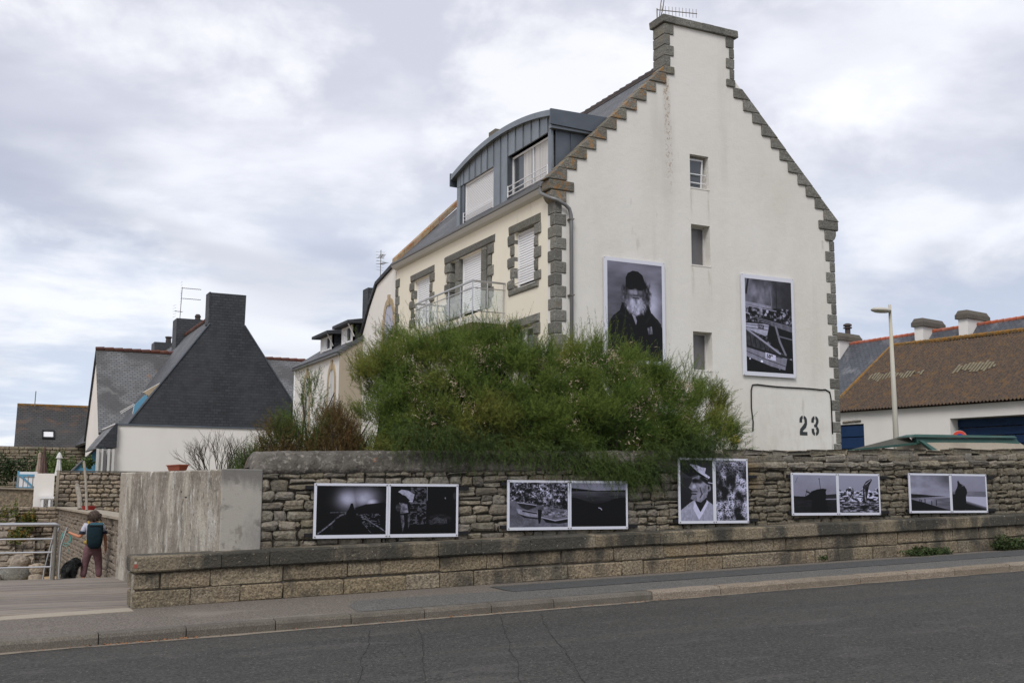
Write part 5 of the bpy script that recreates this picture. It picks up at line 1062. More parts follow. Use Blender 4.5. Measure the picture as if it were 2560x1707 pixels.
MB().hexa([hp(5.6, .25, .5), hp(5.62, .25, .5), hp(5.62, .7, .5), hp(5.6, .7, .5)], [hp(5.6, .25, 4.8), hp(5.62, .25, 4.8), hp(5.62, .7, 4.8), hp(5.6, .7, 4.8)]).build('reveal', 'white', hg)
MB().hexa([hp(5.6, .25, 4.76), hp(13.6, .25, 4.76), hp(13.6, .75, 4.76), hp(5.6, .75, 4.76)], [hp(5.6, .25, 4.9), hp(13.6, .25, 4.9), hp(13.6, .75, 4.9), hp(5.6, .75, 4.9)]).build('soffit', 'white', hg)
for u in (.30, .62, .95): b = MB(); stone(b, FH, u, u + .34, 4.80 + R.uniform(-.03, .04), 4.92, proud=.06, depth=.1); b.build('broken_stone', 'stone', hg)
# corrugated sheets: every wave is real
nw = 15 * 7; V = []; per = 6
EV = lambda a: 5.50; 
def roofpt(a, t, off): # t 0 eaves .. 1 ridge
    bb = -.28 + 5.30 * t; z = 5.36 + 3.47 * t + off; p = PO + PA * a + PB * bb; return (p.x, p.y, z)
na = int(17.5 / .16 * per); nt_ = 16; A_ = np.linspace(-.35, 15.5, na); T_ = np.linspace(0, 1, nt_)
V = np.zeros((na, nt_, 3)); 
for j, t in enumerate(T_):
    bb = -.28 + 5.30 * t; off = .038 * np.sin(A_ / .16 * 2 * math.pi) + (.03 * (j % 4 == 0)) * 0
    V[:, j, 0] = PO.x + PA.x * A_ + PB.x * bb; V[:, j, 1] = PO.y + PA.y * A_ + PB.y * bb; V[:, j, 2] = 5.36 + 3.47 * t + off + .05 * np.sin(A_ * .7 + t * 2) * t
idx = np.arange(na * nt_).reshape(na, nt_); F = np.stack([idx[:-1, :-1], idx[:-1, 1:], idx[1:, 1:], idx[1:, :-1]], -1).reshape(-1, 4)
fastmesh('corrugated_roof', V.reshape(-1, 3), F, 'corr', hg, smooth=True)
for (a0, t0, a1, t1, th) in ((-.2, .40, 3.0, .55, .10), (4.2, .38, 7.6, .60, .09)):
    pass
for (a0, a1, t0, t1) in ((.2, 3.1, .43, .52), (4.6, 6.6, .44, .55), (9.2, 11.5, .44, .55)):     # pale translucent strips
    n = int((a1 - a0) / .16); vs = []
    for i in range(n):
        a = a0 + i * .16; k0 = t0 + .06 * fbm(i * .35, a0) + .02 * R.random(); k1 = t1 + .05 * fbm(i * .35, a0 + 5) - .02 * R.random()
        b_ = [Vector(roofpt(a, k0, .035)), Vector(roofpt(a + .11, k0, .035)), Vector(roofpt(a + .11, k1, .075)), Vector(roofpt(a, k1, .075))]
        vs.append(b_)
    mb = MB(); [mb.quad(*q) for q in vs]; mb.build('pale_sheet', 'lichen', hg)
b = MB()
for i in range(60):
    a = -.3 + i * .262; b.tube([roofpt(a, 1.0, .03), roofpt(a + .25, 1.0, .05)], .10, 6)
o = b.build('ridge_cap', 'ridge_lichen', hg)
b = MB()
for i in range(20):
    t = i / 20; b.tube([roofpt(-.35, t, .03), roofpt(-.35, t + .05, .05)], .07, 5)
b.build('verge', 'ridge_lichen', hg)
MB().hexa([hp(-.3, .85, .5), hp(-.3, 10, .5), hp(15, 10, .5), hp(15, .85, .5)], [hp(-.3, .85, 5.3), hp(-.3, 10, 5.3), hp(15, 10, 5.3), hp(15, .85, 5.3)]).build('body', 'white', hg)
MB().hexa([hp(-.3, .1, 5.3), hp(-.3, 10, 5.3), hp(15, 10, 5.3), hp(15, .1, 5.3)], [hp(-.3, 4.9, 8.7), hp(-.3, 5.1, 8.7), hp(15, 5.1, 8.7), hp(15, 4.9, 8.7)]).build('roof_core', 'corr', hg)
# slate terrace behind with three chimneys
tr = thing('slate_terrace', 'slate-roofed terrace with orange ridge and three white chimneys', 'house', hp(-3, 13, .9))
zr_ = lambda a: 10.44 + .022 * (a + 3)
b = MB(); slabpoly(b, [hp(-9.5, 7.6, zr_(-9.5) - 4.4), hp(14, 7.6, zr_(14) - 4.4), hp(14, 12, zr_(14)), hp(-9.5, 12, zr_(-9.5))], PB * -1 + Vector((0, 0, 1)), .15); b.build('roof', 'slate_roof_r', tr)
MB().hexa([hp(-9.5, 8, .5), hp(14, 8, .5), hp(14, 16, .5), hp(-9.5, 16, .5)], [hp(-9.5, 8, 6), hp(14, 8, 6), hp(14, 16, 6), hp(-9.5, 16, 6)]).build('body', 'white', tr)
a = -7.8
while a < 13: b = MB(); b.tube([hp(a, 12, zr_(a) + .0), hp(a + .33, 12, zr_(a) + .03)], .10, 6); b.build('ridge_tile', 'tile_bright', tr); a += .35
for a0, zt in ((-8.35, 10.95), (-2.95, 11.12), (-.35, 11.22)):
    q = lambda a, b_, z: hp(a0 + a, 12 + b_, z)
    ring = lambda e, z: [q(-.02 - e, -.95 - e, z), q(.50 + e, -.95 - e, z), q(.50 + e, .95 + e, z), q(-.02 - e, .95 + e, z)]
    MB().hexa(ring(0, 8.4), ring(0, zt - .42)).build('chimney', 'white', tr, label='white rendered chimney with a grey cap')
    ch = MB(); ch.hexa(ring(.12, zt - .45), ring(.12, zt - .22)); ch.hexa(ring(.10, zt - .219), ring(.0, zt)); ch.build('chimney_cap', 'kerb', tr)
    b = MB(); slabpoly(b, [q(-.0, -1.3, zt - 2.6), q(.0, -.99, zt - .9), q(.0, -1.0, zt - .9), q(.0, -1.31, zt - 2.6)], (1, 0, 0), .02)
b = MB(); c0 = hp(-8.1, 12.2, 10.95); b.lathe([(.16, 0), (.16, .35), (.26, .36), (.26, .42), (.17, .43), (.17, .50), (.26, .51), (.24, .60), (.1, .66)], c0, 12); b.build('chimney_pot', 'tile_dark', tr)
# street lamp
lp = thing('street_lamp', 'tall cream street lamp in front of the lichened shed roof', 'street lamp', (29.0, 28.3, .8))
MB().tube([(29.02, 28.3, .8), (29.0, 28.3, 5.0), (28.98, 28.3, 8.27)], [.115, .085, .05], 12).build('pole', 'lamp_paint', lp, smooth=True)
b = MB(); n = 14
V = []
for lvl, (sx_, z) in enumerate(((.30, -.06), (.42, -.02), (.44, .02), (.36, .08), (.12, .11))): V += [(28.56 + sx_ * math.cos(2 * math.pi * k / n), 28.3 + sx_ * .55 * math.sin(2 * math.pi * k / n), 8.03 + z) for k in range(n)]
b.add(V, [(i * n + k, i * n + (k + 1) % n, (i + 1) * n + (k + 1) % n, (i + 1) * n + k) for i in range(4) for k in range(n)] + [tuple(range(n))[::-1], tuple(range(4 * n, 5 * n))]); b.build('lamp_head', 'lamp_paint', lp, smooth=True)
# green-edged roof behind the wall
gr_ = thing('porch_roof', 'low roof with green metal edging and a rendered end behind the wall', 'roof', (18, 16.6, 1.4))
b = MB(); b.hexa([(17.05, 15.75, 2.40), (20.3, 15.75, 2.42), (20.3, 16.6, 2.42), (17.05, 16.6, 2.40)], [(16.98, 16.0, 2.70), (19.78, 16.0, 2.76), (19.78, 16.6, 2.76), (16.98, 16.6, 2.70)]); b.build('rendered_end', 'concrete', gr_)
b = MB(); slabpoly(b, [(15.15, 16.0, 2.45), (16.9, 16.0, 2.63), (17.0, 16.3, 2.80), (15.9, 16.25, 2.56)], (0, -.3, 1), .04); b.build('side_roof', 'green_roof', gr_)
b = MB(); b.hexa([(16.92, 15.94, 2.61), (19.86, 15.94, 2.68), (19.86, 16.02, 2.68), (16.92, 16.02, 2.60)], [(16.90, 15.98, 2.735), (19.80, 15.98, 2.785), (19.80, 16.1, 2.785), (16.90, 16.1, 2.735)]); b.build('green_fascia', 'green_sheet', gr_)
b = MB(); b.hexa([(16.72, 15.92, 2.74), (19.76, 15.92, 2.80), (19.76, 16.2, 2.80), (16.6, 16.2, 2.74)], [(16.88, 15.96, 2.80), (19.72, 15.96, 2.845), (19.72, 16.2, 2.845), (16.88, 16.2, 2.80)]); b.build('ridge_flashing', 'green_sheet', gr_)
b = MB(); b.hexa([(16.92, 15.93, 2.66), (17.0, 15.93, 2.66), (17.30, 15.72, 2.40), (17.14, 15.72, 2.40)], [(16.92, 15.90, 2.68), (17.02, 15.90, 2.68), (17.32, 15.68, 2.41), (17.16, 15.68, 2.41)]); b.build('hanging_flashing', 'green_sheet', gr_)
b = MB(); b.hexa([(15.1, 15.96, 2.42), (16.95, 15.96, 2.60), (16.95, 16.0, 2.60), (15.1, 16.0, 2.42)], [(15.1, 15.96, 2.455), (16.95, 15.96, 2.645), (16.95, 16.0, 2.645), (15.1, 16.0, 2.455)]); b.build('green_edge', 'green_sheet', gr_)
# no-parking sign
sg = thing('no_parking_sign', 'round red and blue no parking sign half hidden by the green roof', 'road sign', (27.0, 23.8, .8))
MB().tube([(27.0, 23.88, .8), (27.0, 23.88, 3.55)], .03, 8).build('post', 'steel_dull', sg)
sgc = (27.0, 23.8, 3.30); dr = Vector((-.35, -.94, 0))
for nm, r0, m_, t in (('back_disc', .255, 'pvc_grey', 0), ('red_ring', .245, 'sign_red', .012), ('blue_disc', .155, 'sign_blue', .018)):
    b = MB(); b.lathe([(r0, 0), (r0, .01)], Vector(sgc) + dr * t, 28, dr); b.build(nm, m_, sg)
c_ = Vector(sgc) + dr * .031; s1 = Vector((dr.y, -dr.x, 0)).normalized(); b = MB(); u_ = (s1 + Vector((0, 0, 1))).normalized(); v_ = (s1 - Vector((0, 0, 1))).normalized()
b.hexa([c_ + u_ * .155 + v_ * .022, c_ + u_ * .155 - v_ * .022, c_ - u_ * .155 - v_ * .022, c_ - u_ * .155 + v_ * .022], [p + dr * .003 for p in (c_ + u_ * .155 + v_ * .022, c_ + u_ * .155 - v_ * .022, c_ - u_ * .155 - v_ * .022, c_ - u_ * .155 + v_ * .022)]); b.build('red_bar', 'sign_red', sg)

# ------------------------------------------------------------------ sea wall on the left
sw = thing('sea_wall', 'pale stone sea wall dropping to the beach behind the walker', 'sea wall', (2.9, 30, -1.3))
MB().box(3.12, 3.7, 20.0, 42.45, -2, 1.01).build('core', 'mortar', sw)
b = MB(); z = -1.4
while z < .98:
    h = R.choice([.10, .13, .16]); y = 20.1 + R.uniform(0, .3)
    while y < 42.4: w = R.uniform(.2, .6); stone(b, fx(3.105), y, min(42.4, y + w - .008), z + R.uniform(-.02, .02), min(1.01, z + h - .004 + R.uniform(-.02, .02)), proud=.028 * R.random() + .008, depth=.06, jit=.02); y += w
    z += h
o = b.build('wall_stones', 'seastone', sw); o['kind'] = 'stuff'
MB().box(3.0, 3.72, 19.9, 42.45, 1.015, 1.07).build('coping', 'concrete', sw)
MB().box(-9, 3.7, 42.5, 43.2, -2, 1.02).build('cross_wall', 'mortar', sw)
MB().hexa([(-9, 44.2, -2), (2.42, 44.2, -2), (2.42, 44.8, -2), (-9, 44.8, -2)], [(-9, 44.2, 2.02), (2.42, 44.2, 1.66), (2.42, 44.8, 1.66), (-9, 44.8, 2.02)]).build('upper_wall', 'seastone', sw)
MB().hexa([(-9, 44.12, 2.02), (2.44, 44.12, 1.66), (2.44, 44.9, 1.66), (-9, 44.9, 2.02)], [(-9, 44.12, 2.08), (2.44, 44.12, 1.72), (2.44, 44.9, 1.72), (-9, 44.9, 2.08)]).build('upper_coping', 'concrete', sw)
b = MB(); z = -1.5
while z < 1.0:
    h = R.choice([.15, .18, .12]); x = -2 + R.uniform(0, .2)
    while x < 3.1: w = R.uniform(.2, .5); stone(b, lambda u, v, q: (u, 42.46 - q - (1.02 - v) * .12, v), x, min(3.12, x + w - .012), z, z + h - .012, proud=.05, depth=.10, jit=.015); x += w
    z += h
o = b.build('wall_stones', 'seastone', sw); o['kind'] = 'stuff'
# sloping buttresses against the cross wall
for x0, x1, zt, yb, nm in ((.3, 1.75, .98, 4.5, 'long'), (1.5, 2.35, .12, 6.0, 'short'), (2.3, 2.72, -.1, 3.6, 'corner')):
    t = thing('buttress', f'{dict(long="tall pale", short="rough brown", corner="low narrow")[nm]} sloping stone buttress against the sea wall', 'buttress', ((x0 + x1) / 2, 41, -1.4), 'sea wall buttresses')
    MB().hexa([(x0, 42.5 - yb * .45, -1.6), (x1, 42.5 - yb * .45, -1.6), (x1, 42.5, -1.6), (x0, 42.5, -1.6)], [(x0 + .15, 42.1, zt), (x1 - .05, 42.1, zt), (x1, 42.5, zt), (x0, 42.5, zt)]).build('core', 'mortar', t)
    sl_ = (yb * .45 - .4) / (zt + 1.6); fr = lambda u, v, q: (u, 42.1 - (zt - v) * sl_ - q, v); b = MB(); z = -1.5
    while z < zt - .05:
        h = R.choice([.14, .18, .24]); h = min(h, zt - z); x = x0
        while x < x1 - .05: w = min(R.uniform(.2, .5), x1 - x); stone(b, fr, x, x + w - .02, z, z + h - .02, proud=.07, depth=.15, jit=.02); x += w
        z += h
    o = b.build('buttress_stones', 'seastone', t); o['kind'] = 'stuff'
def rock(x, y, z, sx_, sy, sz, label, mname='seastone'):
    V = []; F = []; n = 12; mm = 8
    for j in range(mm + 1):
        for i in range(n):
            th, ph = math.pi * j / mm, 2 * math.pi * i / n; d = Vector((math.sin(th) * math.cos(ph), math.sin(th) * math.sin(ph), math.cos(th))); r_ = 1 + .28 * fbm(d.x * 1.6 + x, d.y * 1.6 + y, d.z * 1.6)
            V.append((x + d.x * sx_ * r_, y + d.y * sy * r_, z + d.z * sz * r_))
    F = [(j * n + i, j * n + (i + 1) % n, (j + 1) * n + (i + 1) % n, (j + 1) * n + i) for j in range(mm) for i in range(n)]
    o = MB().add(V, F).build('boulder', mname, smooth=True); tag(o, label, 'boulder', 'boulders at the foot of the sea wall'); return o
rock(1.55, 38.6, -1.05, .55, .5, .32, 'dark rounded boulder lying on the sand by the sea wall', 'granite'); rock(.9, 38.0, -1.15, .4, .4, .25, 'pale flat boulder at the left edge of the sand')
rock(2.30, 39.2, -.92, .30, .3, .24, 'upper brown boulder behind the deck railing'); rock(2.22, 38.5, -1.2, .28, .3, .20, 'small boulder beside the sand patch'); rock(1.85, 40.6, -.75, .35, .3, .25, 'boulder resting against the stone buttress')
# garden wall of rounded stones on the terrace
gw = thing('garden_wall', 'wall of rounded honey-coloured stones behind the sea wall', 'stone wall', (3.8, 43.5, .8))
MB().box(3.09, 9, 43.56, 44.0, .3, 2.32).build('core', 'dark_joint', gw)
z = .68; FG2 = fy(43.55)
while z < 2.30:
    h = R.choice([.16, .19, .22, .14]); h = min(h, 2.34 - z); x = 3.09
    while x < 5.8: w = R.uniform(.22, .46); b = MB(); stone(b, FG2, x, x + w - .02, z, z + h - .018, proud=.05, depth=.12, jit=.012, cut=.38); b.build('stone', 'seastone', gw); x += w
    z += h
MB().box(3.04, 3.13, 43.48, 43.6, .95, 2.38).build('end_post', 'concrete', gw)
MB().box(3.05, 9, 43.5, 44.0, 2.34, 2.375).build('cap', 'kerb', gw)
# white screen and bench
ws = thing('white_screen', 'plain white screen panel standing on the sea wall', 'screen', (2.6, 43, 1.0)); MB().box(2.27, 2.93, 42.9, 42.95, 1.05, 2.25).build('panel', 'white', ws)
bn = thing('white_bench', 'small white bench in front of the white screen panel', 'bench', (2.65, 42.7, 1.03)); MB().box(2.46, 2.93, 42.55, 42.85, 1.36, 1.43).build('seat', 'pvc', bn)
for x in (2.52, 2.75): MB().box(x, x + .07, 42.58, 42.82, 1.02, 1.36).build('leg', 'pvc', bn)
def parasol(x, y, z0, z1, m, label, flare):
    t = thing('parasol', label, 'parasol', (x, y, z0), 'folded parasols on the terrace'); MB().tube([(x, y, z0 - .8), (x, y, z1)], .025, 8).build('pole', 'steel_dull', t); n = 16; b = MB(); V = []
    pr = [(.015, z1 + .02), (.06, z1 - .06), (.12 if flare else .07, z1 - .24), (.06, z1 - .25), (.08, z1 - .5), (.12, z1 - .85), (.15, z0 + .1)]
    for r_, z in pr: V += [(x + r_ * (1 + .22 * (k % 2)) * math.cos(2 * math.pi * k / n), y + r_ * (1 + .22 * (k % 2)) * math.sin(2 * math.pi * k / n), z) for k in range(n)]
    b.add(V, [(i * n + k, i * n + (k + 1) % n, (i + 1) * n + (k + 1) % n, (i + 1) * n + k) for i in range(len(pr) - 1) for k in range(n)]); b.build('canopy', m, t)
parasol(3.69, 52, 2.2, 3.30, 'parasol_w', 'folded white parasol with a flared top', True); parasol(3.08, 52, 2.2, 3.52, 'parasol_b', 'folded dark brown parasol, tallest of the three', False); parasol(2.92, 52.4, 2.2, 3.30, 'parasol_c', 'folded beige parasol tucked behind the brown one', False)
gt = thing('blue_gate', 'low blue and white wooden gate on the sea wall', 'gate', (2.4, 50, 1.7))
MB().box(1.98, 2.05, 50, 50.08, 1.6, 2.45).build('post', 'blue_light', gt); MB().box(2.05, 2.75, 50.02, 50.05, 1.78, 2.42).build('board', 'pvc', gt); MB().box(2.05, 2.75, 49.98, 50.02, 2.22, 2.32).build('rail', 'blue_light', gt); MB().box(2.05, 2.75, 49.98, 50.02, 1.72, 1.80).build('rail', 'blue_light', gt)
MB().hexa([(2.1, 49.97, 2.22), (2.2, 49.97, 2.22), (2.66, 49.97, 1.80), (2.54, 49.97, 1.80)], [(2.1, 50.0, 2.22), (2.2, 50.0, 2.22), (2.66, 50.0, 1.80), (2.54, 50.0, 1.80)]).build('brace', 'blue_light', gt)
for k in range(5): x = 1.75 + k * .17; MB().tube([(x, 47.2, 1.6), (x + .01, 47.2, 2.2 + .03 * (k % 2))], .018, 6).build('picket', 'drift', gt)
fw = thing('far_stone_wall', 'old brown stone wall below the far slate roof', 'stone wall', (4, 74, .5))
b = MB(); z = .6; MB().box(-9, 7.5, 74.06, 74.5, .3, 4.36).build('core', 'mortar', fw)
while z < 4.3:
    h = R.choice([.16, .2, .24]); x = 1.2
    while x < 7.3: w = R.uniform(.3, .8); stone(b, fy(74.0), x, x + w - .02, z, min(4.4, z + h - .02), proud=.05, depth=.1, jit=.02); x += w
    z += h
o = b.build('wall_stones', 'stone', fw); o['kind'] = 'stuff'
# driftwood posts, tub, planter
for (p0, p1, r_, l_) in (((3.25, 34.2, 1.07), (3.19, 35.2, 2.50), .038, 'tall thin grey driftwood pole leaning on the sea wall'), ((3.2, 35.6, 1.07), (3.15, 36.5, 1.80), .075, 'short thick grey driftwood plank on the sea wall')):
    o = MB().tube([p0, tuple((a + c) / 2 + .02 for a, c in zip(p0, p1)), p1], r_, 8).build('driftwood_pole', 'drift'); tag(o, l_, 'pole')
o = MB().lathe([(.16, 0), (.21, .11), (.225, .12), (.20, .12), (.15, .02)], (3.38, 35.0, 1.07), 18).build('red_tub', 'red_tub'); tag(o, 'shallow red plastic tub sitting on the sea wall coping', 'tub')
b = MB(); e = (A1 - A0).normalized(); pc = A0.lerp(A1, .47) + nrm * .14; s_ = nrm.normalized()
ring = lambda l, w, z: [tuple(pc + e * a * l + s_ * c * w + Vector((0, 0, z))) for a, c in ((-1, -1), (1, -1), (1, 1), (-1, 1))]
b.hexa(ring(.27, .05, 1.925), ring(.31, .07, 2.00)); b.build('trough', 'terracotta'); o = COL.objects['trough']; tag(o, 'terracotta flower trough on top of the stained wall', 'trough'); b = MB(); b.hexa(ring(.325, .08, 2.001), ring(.325, .08, 2.015)); b.build('rim', 'terracotta', o)
# ------------------------------------------------------------------ steel railing at the end of the deck
rl = thing('deck_railing', 'brushed steel railing with three lower bars at the deck end', 'railing', (.5, 20.1, .15))
MB().tube([(1.50, 20.12, 1.03), (1.42, 20.12, 1.06), (-9, 20.12, 1.06)], .030, 10).build('top_rail', 'steel', rl, smooth=True)
for z, r_ in ((.82, .015), (.60, .015), (.36, .015)): MB().tube([(1.40, 20.10, z), (-9, 20.10, z)], r_, 8).build('bar', 'steel', rl)
for x in (1.44, -.6, -2.6): MB().tube([(x, 20.14, -.1), (x, 20.14, 1.05)], .032, 10).build('post', 'steel_dull', rl)
MB().box(1.50, 1.515, 20.05, 20.15, -.1, .98).build('flat_post', 'steel_dull', rl)
hr = thing('stair_handrail', 'pair of bent metal handrails going down towards the beach', 'handrail', (1.4, 22, -.6))
for dx in (0, .14): MB().tube([(1.46 + dx, 21.2, -.9), (1.50 + dx, 21.6, .15), (1.52 + dx, 21.8, .60), (1.62 + dx, 21.9, .95)], .016, 8).build('rail', 'pipe', hr)
MB().tube([(1.30, 21.3, -.9), (1.40, 21.7, .2), (1.56, 21.9, .95)], .014, 8).build('rail', 'pipe', hr)

# ------------------------------------------------------------------ foliage builders
def plumes(N, sampler, L0, L1, nf, fl0, fl1, wd, seed, droop=.25, ang=55):
    """feathery sprays: each a curved stem with thin side filaments. sampler(n) -> base (n,3), dir (n,3)"""
    r = np.random.RandomState(seed); P, D = sampler(N, r); N = len(P); D /= np.linalg.norm(D, axis=1)[:, None] + 1e-9
    L = r.uniform(L0, L1, N); t = np.linspace(.08, 1, nf)[None, :, None]
    side = np.cross(D, r.normal(size=(N, 3))); side /= np.linalg.norm(side, axis=1)[:, None] + 1e-9; up2 = np.cross(D, side)
    bend = side * r.uniform(-.25, .25, (N, 1)) + np.array([0, 0, -1]) * droop
    base = P[:, None, :] + D[:, None, :] * (L[:, None, None] * t) + bend[:, None, :] * (L[:, None, None] * t ** 2)
    ph = r.uniform(0, 2 * np.pi, (N, nf, 1)); lat = side[:, None, :] * np.cos(ph) + up2[:, None, :] * np.sin(ph)
    a = np.radians(r.uniform(ang - 25, ang + 10, (N, nf, 1))); fd = D[:, None, :] * np.cos(a) + lat * np.sin(a)
    fl = r.uniform(fl0, fl1, (N, nf, 1)) * (1.15 - .75 * t); tip = base + fd * fl + np.array([0, 0, -1]) * fl * .1
    w = np.cross(fd, r.normal(size=(N, nf, 3))); w /= np.linalg.norm(w, axis=2)[:, :, None] + 1e-9; w = w * wd
    V = np.stack([base - w, base + w, tip], 2).reshape(-1, 3); F = np.arange(len(V)).reshape(-1, 3)
    st = np.stack([P - side * wd, P + side * wd, P + D * L[:, None] + bend * L[:, None]], 1).reshape(-1, 3)
    return np.vstack([V, st]), np.vstack([F, np.arange(len(st)).reshape(-1, 3) + len(V)]), base
def stems(mb, root, tips, r0=.04, seed=1):
    rr = random.Random(seed)
    for tp in tips:
        p0 = Vector(root) + Vector((rr.uniform(-.25, .25), rr.uniform(-.2, .2), 0)); p1 = Vector(tp); mid = p0.lerp(p1, .5) + Vector((rr.uniform(-.2, .2), rr.uniform(-.2, .2), .15)); mb.tube([p0, mid, p1], r0, 5, r2=.008)
    return mb
# big tamarisk: lobes along X, outline measured against the house
top_x = [5.3, 5.55, 5.66, 6.21, 6.71, 7.29, 7.82, 8.2, 8.6, 9.1, 9.73, 10.23, 10.75, 11.2, 11.63, 12.18, 12.45, 12.83, 13.19, 13.35]
top_z = [2.4, 3.0, 3.75, 4.15, 4.28, 4.22, 4.48, 4.35, 4.02, 4.06, 4.40, 4.15, 4.0, 3.85, 3.95, 3.55, 3.2, 3.0, 2.8, 2.5]
def crown(xa, xb, tf, y0, y1, ov, seed, amp=.22):
    """sampler of points just inside an envelope; tf(x) top height, front face bulges to y0 - ov low down"""
    def s(n, r):
        x = r.uniform(xa, xb, n * 3); tz = tf(x) + amp * np.array([fbm(q * 2.3, seed) for q in x]) * .8
        kind = r.rand(n * 3); u = r.rand(n * 3)
        zlo = 1.9
        # front shell
        z = np.where(kind < .62, zlo + (tz - zlo) * u ** .8, tz - .30 * r.rand(n * 3) ** 1.2)
        h = np.clip((z - zlo) / (tz - zlo + 1e-6), 0, 1); half = np.sqrt(np.clip(1 - h ** 2.2, 0.02, 1))
        xc = (xa + xb) / 2; ex = np.clip(1 - np.abs((x - xc + .7) / ((xb - xa) / 2 + .7)) ** 2.2, .03, 1) ** .5
        yc = (y0 + y1) / 2; yr = (y1 - y0) / 2
        lob = .42 * np.array([fbm(a * 1.6 + 5, b * 1.9, seed) for a, b in zip(x, z)])
        yf = yc - yr * half * ex + ov * np.clip((3.1 - z), 0, 1) * -.35 + lob
        y = np.where(kind < .62, yf + .35 * r.rand(n * 3) ** 1.5, yc + (r.rand(n * 3) * 2 - 1) * yr * half * ex)
        keep = (y < y1) & (z > 1.75) & ((lob < .16) | (r.rand(n * 3) < .35)) & ((y > 15.55) | (z > 2.12 - .35 * (r.rand(n * 3) > .5) * (y < 15.0)))
        x, y, z, h = x[keep][:n], y[keep][:n], z[keep][:n], h[keep][:n]; P = np.stack([x, y, z - .25], 1)
        D = np.stack([(x - xc) / (xb - xa) * 1.3 + r.normal(0, .38, len(x)), (y - yc) / yr * .7 * (1 - h * .6) + r.normal(0, .25, len(x)), .35 + h * .9 + r.normal(0, .25, len(x))], 1); return P, D
    return s
tb = thing('tamarisk', 'big feathery green tamarisk with cream blossom spilling over the rubble wall', 'bush', (9.3, 17, .9))
tfx = lambda x: np.interp(x, top_x, top_z)
stems(MB(), (9.3, 17.2, .9), [(5.9 + i * .42, 16.6 + (i % 4) * .35, float(tfx(5.9 + i * .42)) - .35) for i in range(17)], .05, 3).build('trunk', 'twig', tb)
rb = np.random.RandomState(17); CL = []       # boughs: each a puff of sprays fanning up and out from one point
for ix_ in range(23):
    for iz in range(9):
        x = 5.50 + ix_ * .300 + rb.normal(0, .10); tz = float(tfx(min(13.3, max(5.3, x)))); z = 1.95 + iz * .31 + rb.normal(0, .09)
        if z > tz - .28: continue
        h = (z - 1.9) / (tz - 1.9); ex = max(.03, 1 - abs((x - 8.6) / 4.75) ** 2.2) ** .5; yf = 16.85 - 1.85 * math.sqrt(max(.02, 1 - max(0, h) ** 2.2)) * ex * min(1, .60 + 1.1 * max(0, h)) + rb.normal(0, .16)
        CL.append((x, yf, z, .9 + .25 * rb.rand(), h)); 
        if rb.rand() < .5: CL.append((x + .1, yf + .7 + rb.rand() * .6, z + .05, 1.0, h))
for x in np.arange(5.65, 12.15, .20):
    for k in range(2): x_ = x + rb.normal(0, .06); CL.append((x_, 16.3 + rb.rand() * 1.3, float(tfx(x_)) - .42 + rb.normal(0, .16), 1.0, 1.0))
CL = np.array(CL)
def boughs(n, r):
    q = CL[r.randint(0, len(CL), n)]; P = q[:, :3] + r.normal(0, 1, (n, 3)) * np.array([.10, .08, .08])
    D = np.stack([(q[:, 0] - 9.2) * .09 + r.normal(0, .42, n), -.45 * (1 - q[:, 4] * .7) + r.normal(0, .35, n), .75 + .35 * q[:, 4] + r.normal(0, .35, n)], 1); return P, D
V, F, _ = plumes(23000, boughs, .22, .50, 31, .03, .085, .0030, 5, droop=.25)
fastmesh('crown', V, F, 'leaf_g', tb)
def hang(n, r):                                # boughs hanging over the wall front
    c = np.array([(5.9, 2.25, .4), (6.6, 2.12, .5), (7.4, 2.05, .5), (8.3, 2.02, .5), (8.9, 1.90, .4), (9.4, 1.78, .3), (9.75, 1.78, .25), (10.3, 2.12, .4), (10.9, 2.22, .3)]); k = r.randint(0, len(c), n); q = c[k]
    x = q[:, 0] + r.normal(0, 1, n) * q[:, 2]; z = q[:, 1] + .24 + r.normal(0, .10, n); y = 14.97 - r.rand(n) * .10
    return np.stack([x, y, z], 1), np.stack([r.normal(0, .5, n), -.25 + r.normal(0, .2, n), -.35 + r.normal(0, .45, n)], 1)
V, F, _ = plumes(1600, hang, .15, .34, 34, .03, .08, .0030, 8, droop=.4); fastmesh('hanging_boughs', V, F, 'leaf_shade', tb)
# added inner shell blocks light; its near-black colour stands for shade inside the crown
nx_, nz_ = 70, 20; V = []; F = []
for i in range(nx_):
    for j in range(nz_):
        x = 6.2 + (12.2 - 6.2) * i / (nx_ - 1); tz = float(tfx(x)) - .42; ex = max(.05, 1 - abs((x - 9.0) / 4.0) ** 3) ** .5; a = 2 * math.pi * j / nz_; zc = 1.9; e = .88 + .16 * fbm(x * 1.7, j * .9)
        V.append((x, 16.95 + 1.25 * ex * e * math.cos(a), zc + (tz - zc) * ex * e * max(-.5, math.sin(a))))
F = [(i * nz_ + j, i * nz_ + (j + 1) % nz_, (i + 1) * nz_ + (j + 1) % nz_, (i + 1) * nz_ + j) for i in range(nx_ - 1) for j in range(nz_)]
MB().add(V, F).build('shade_core', 'leaf_core', tb)
def shoots(n, r):
    x = r.uniform(5.7, 12.0, n); x = np.where(r.rand(n) < .5, np.round(x * 1.7) / 1.7 + r.normal(0, .10, n), x); z = tfx(x) - r.uniform(.15, .5, n); y = r.uniform(16.0, 17.6, n)
    return np.stack([x, y, z], 1), np.stack([(x - 9.3) * .12 + r.normal(0, .22, n), r.normal(0, .2, n), np.full(n, 1.0)], 1)
V, F, _ = plumes(640, shoots, .45, .85, 46, .03, .10, .0032, 77, droop=.1, ang=42); fastmesh('top_shoots', V, F, 'leaf_g', tb)
b = MB(); rr = random.Random(12)                # woody shoots showing between the sprays
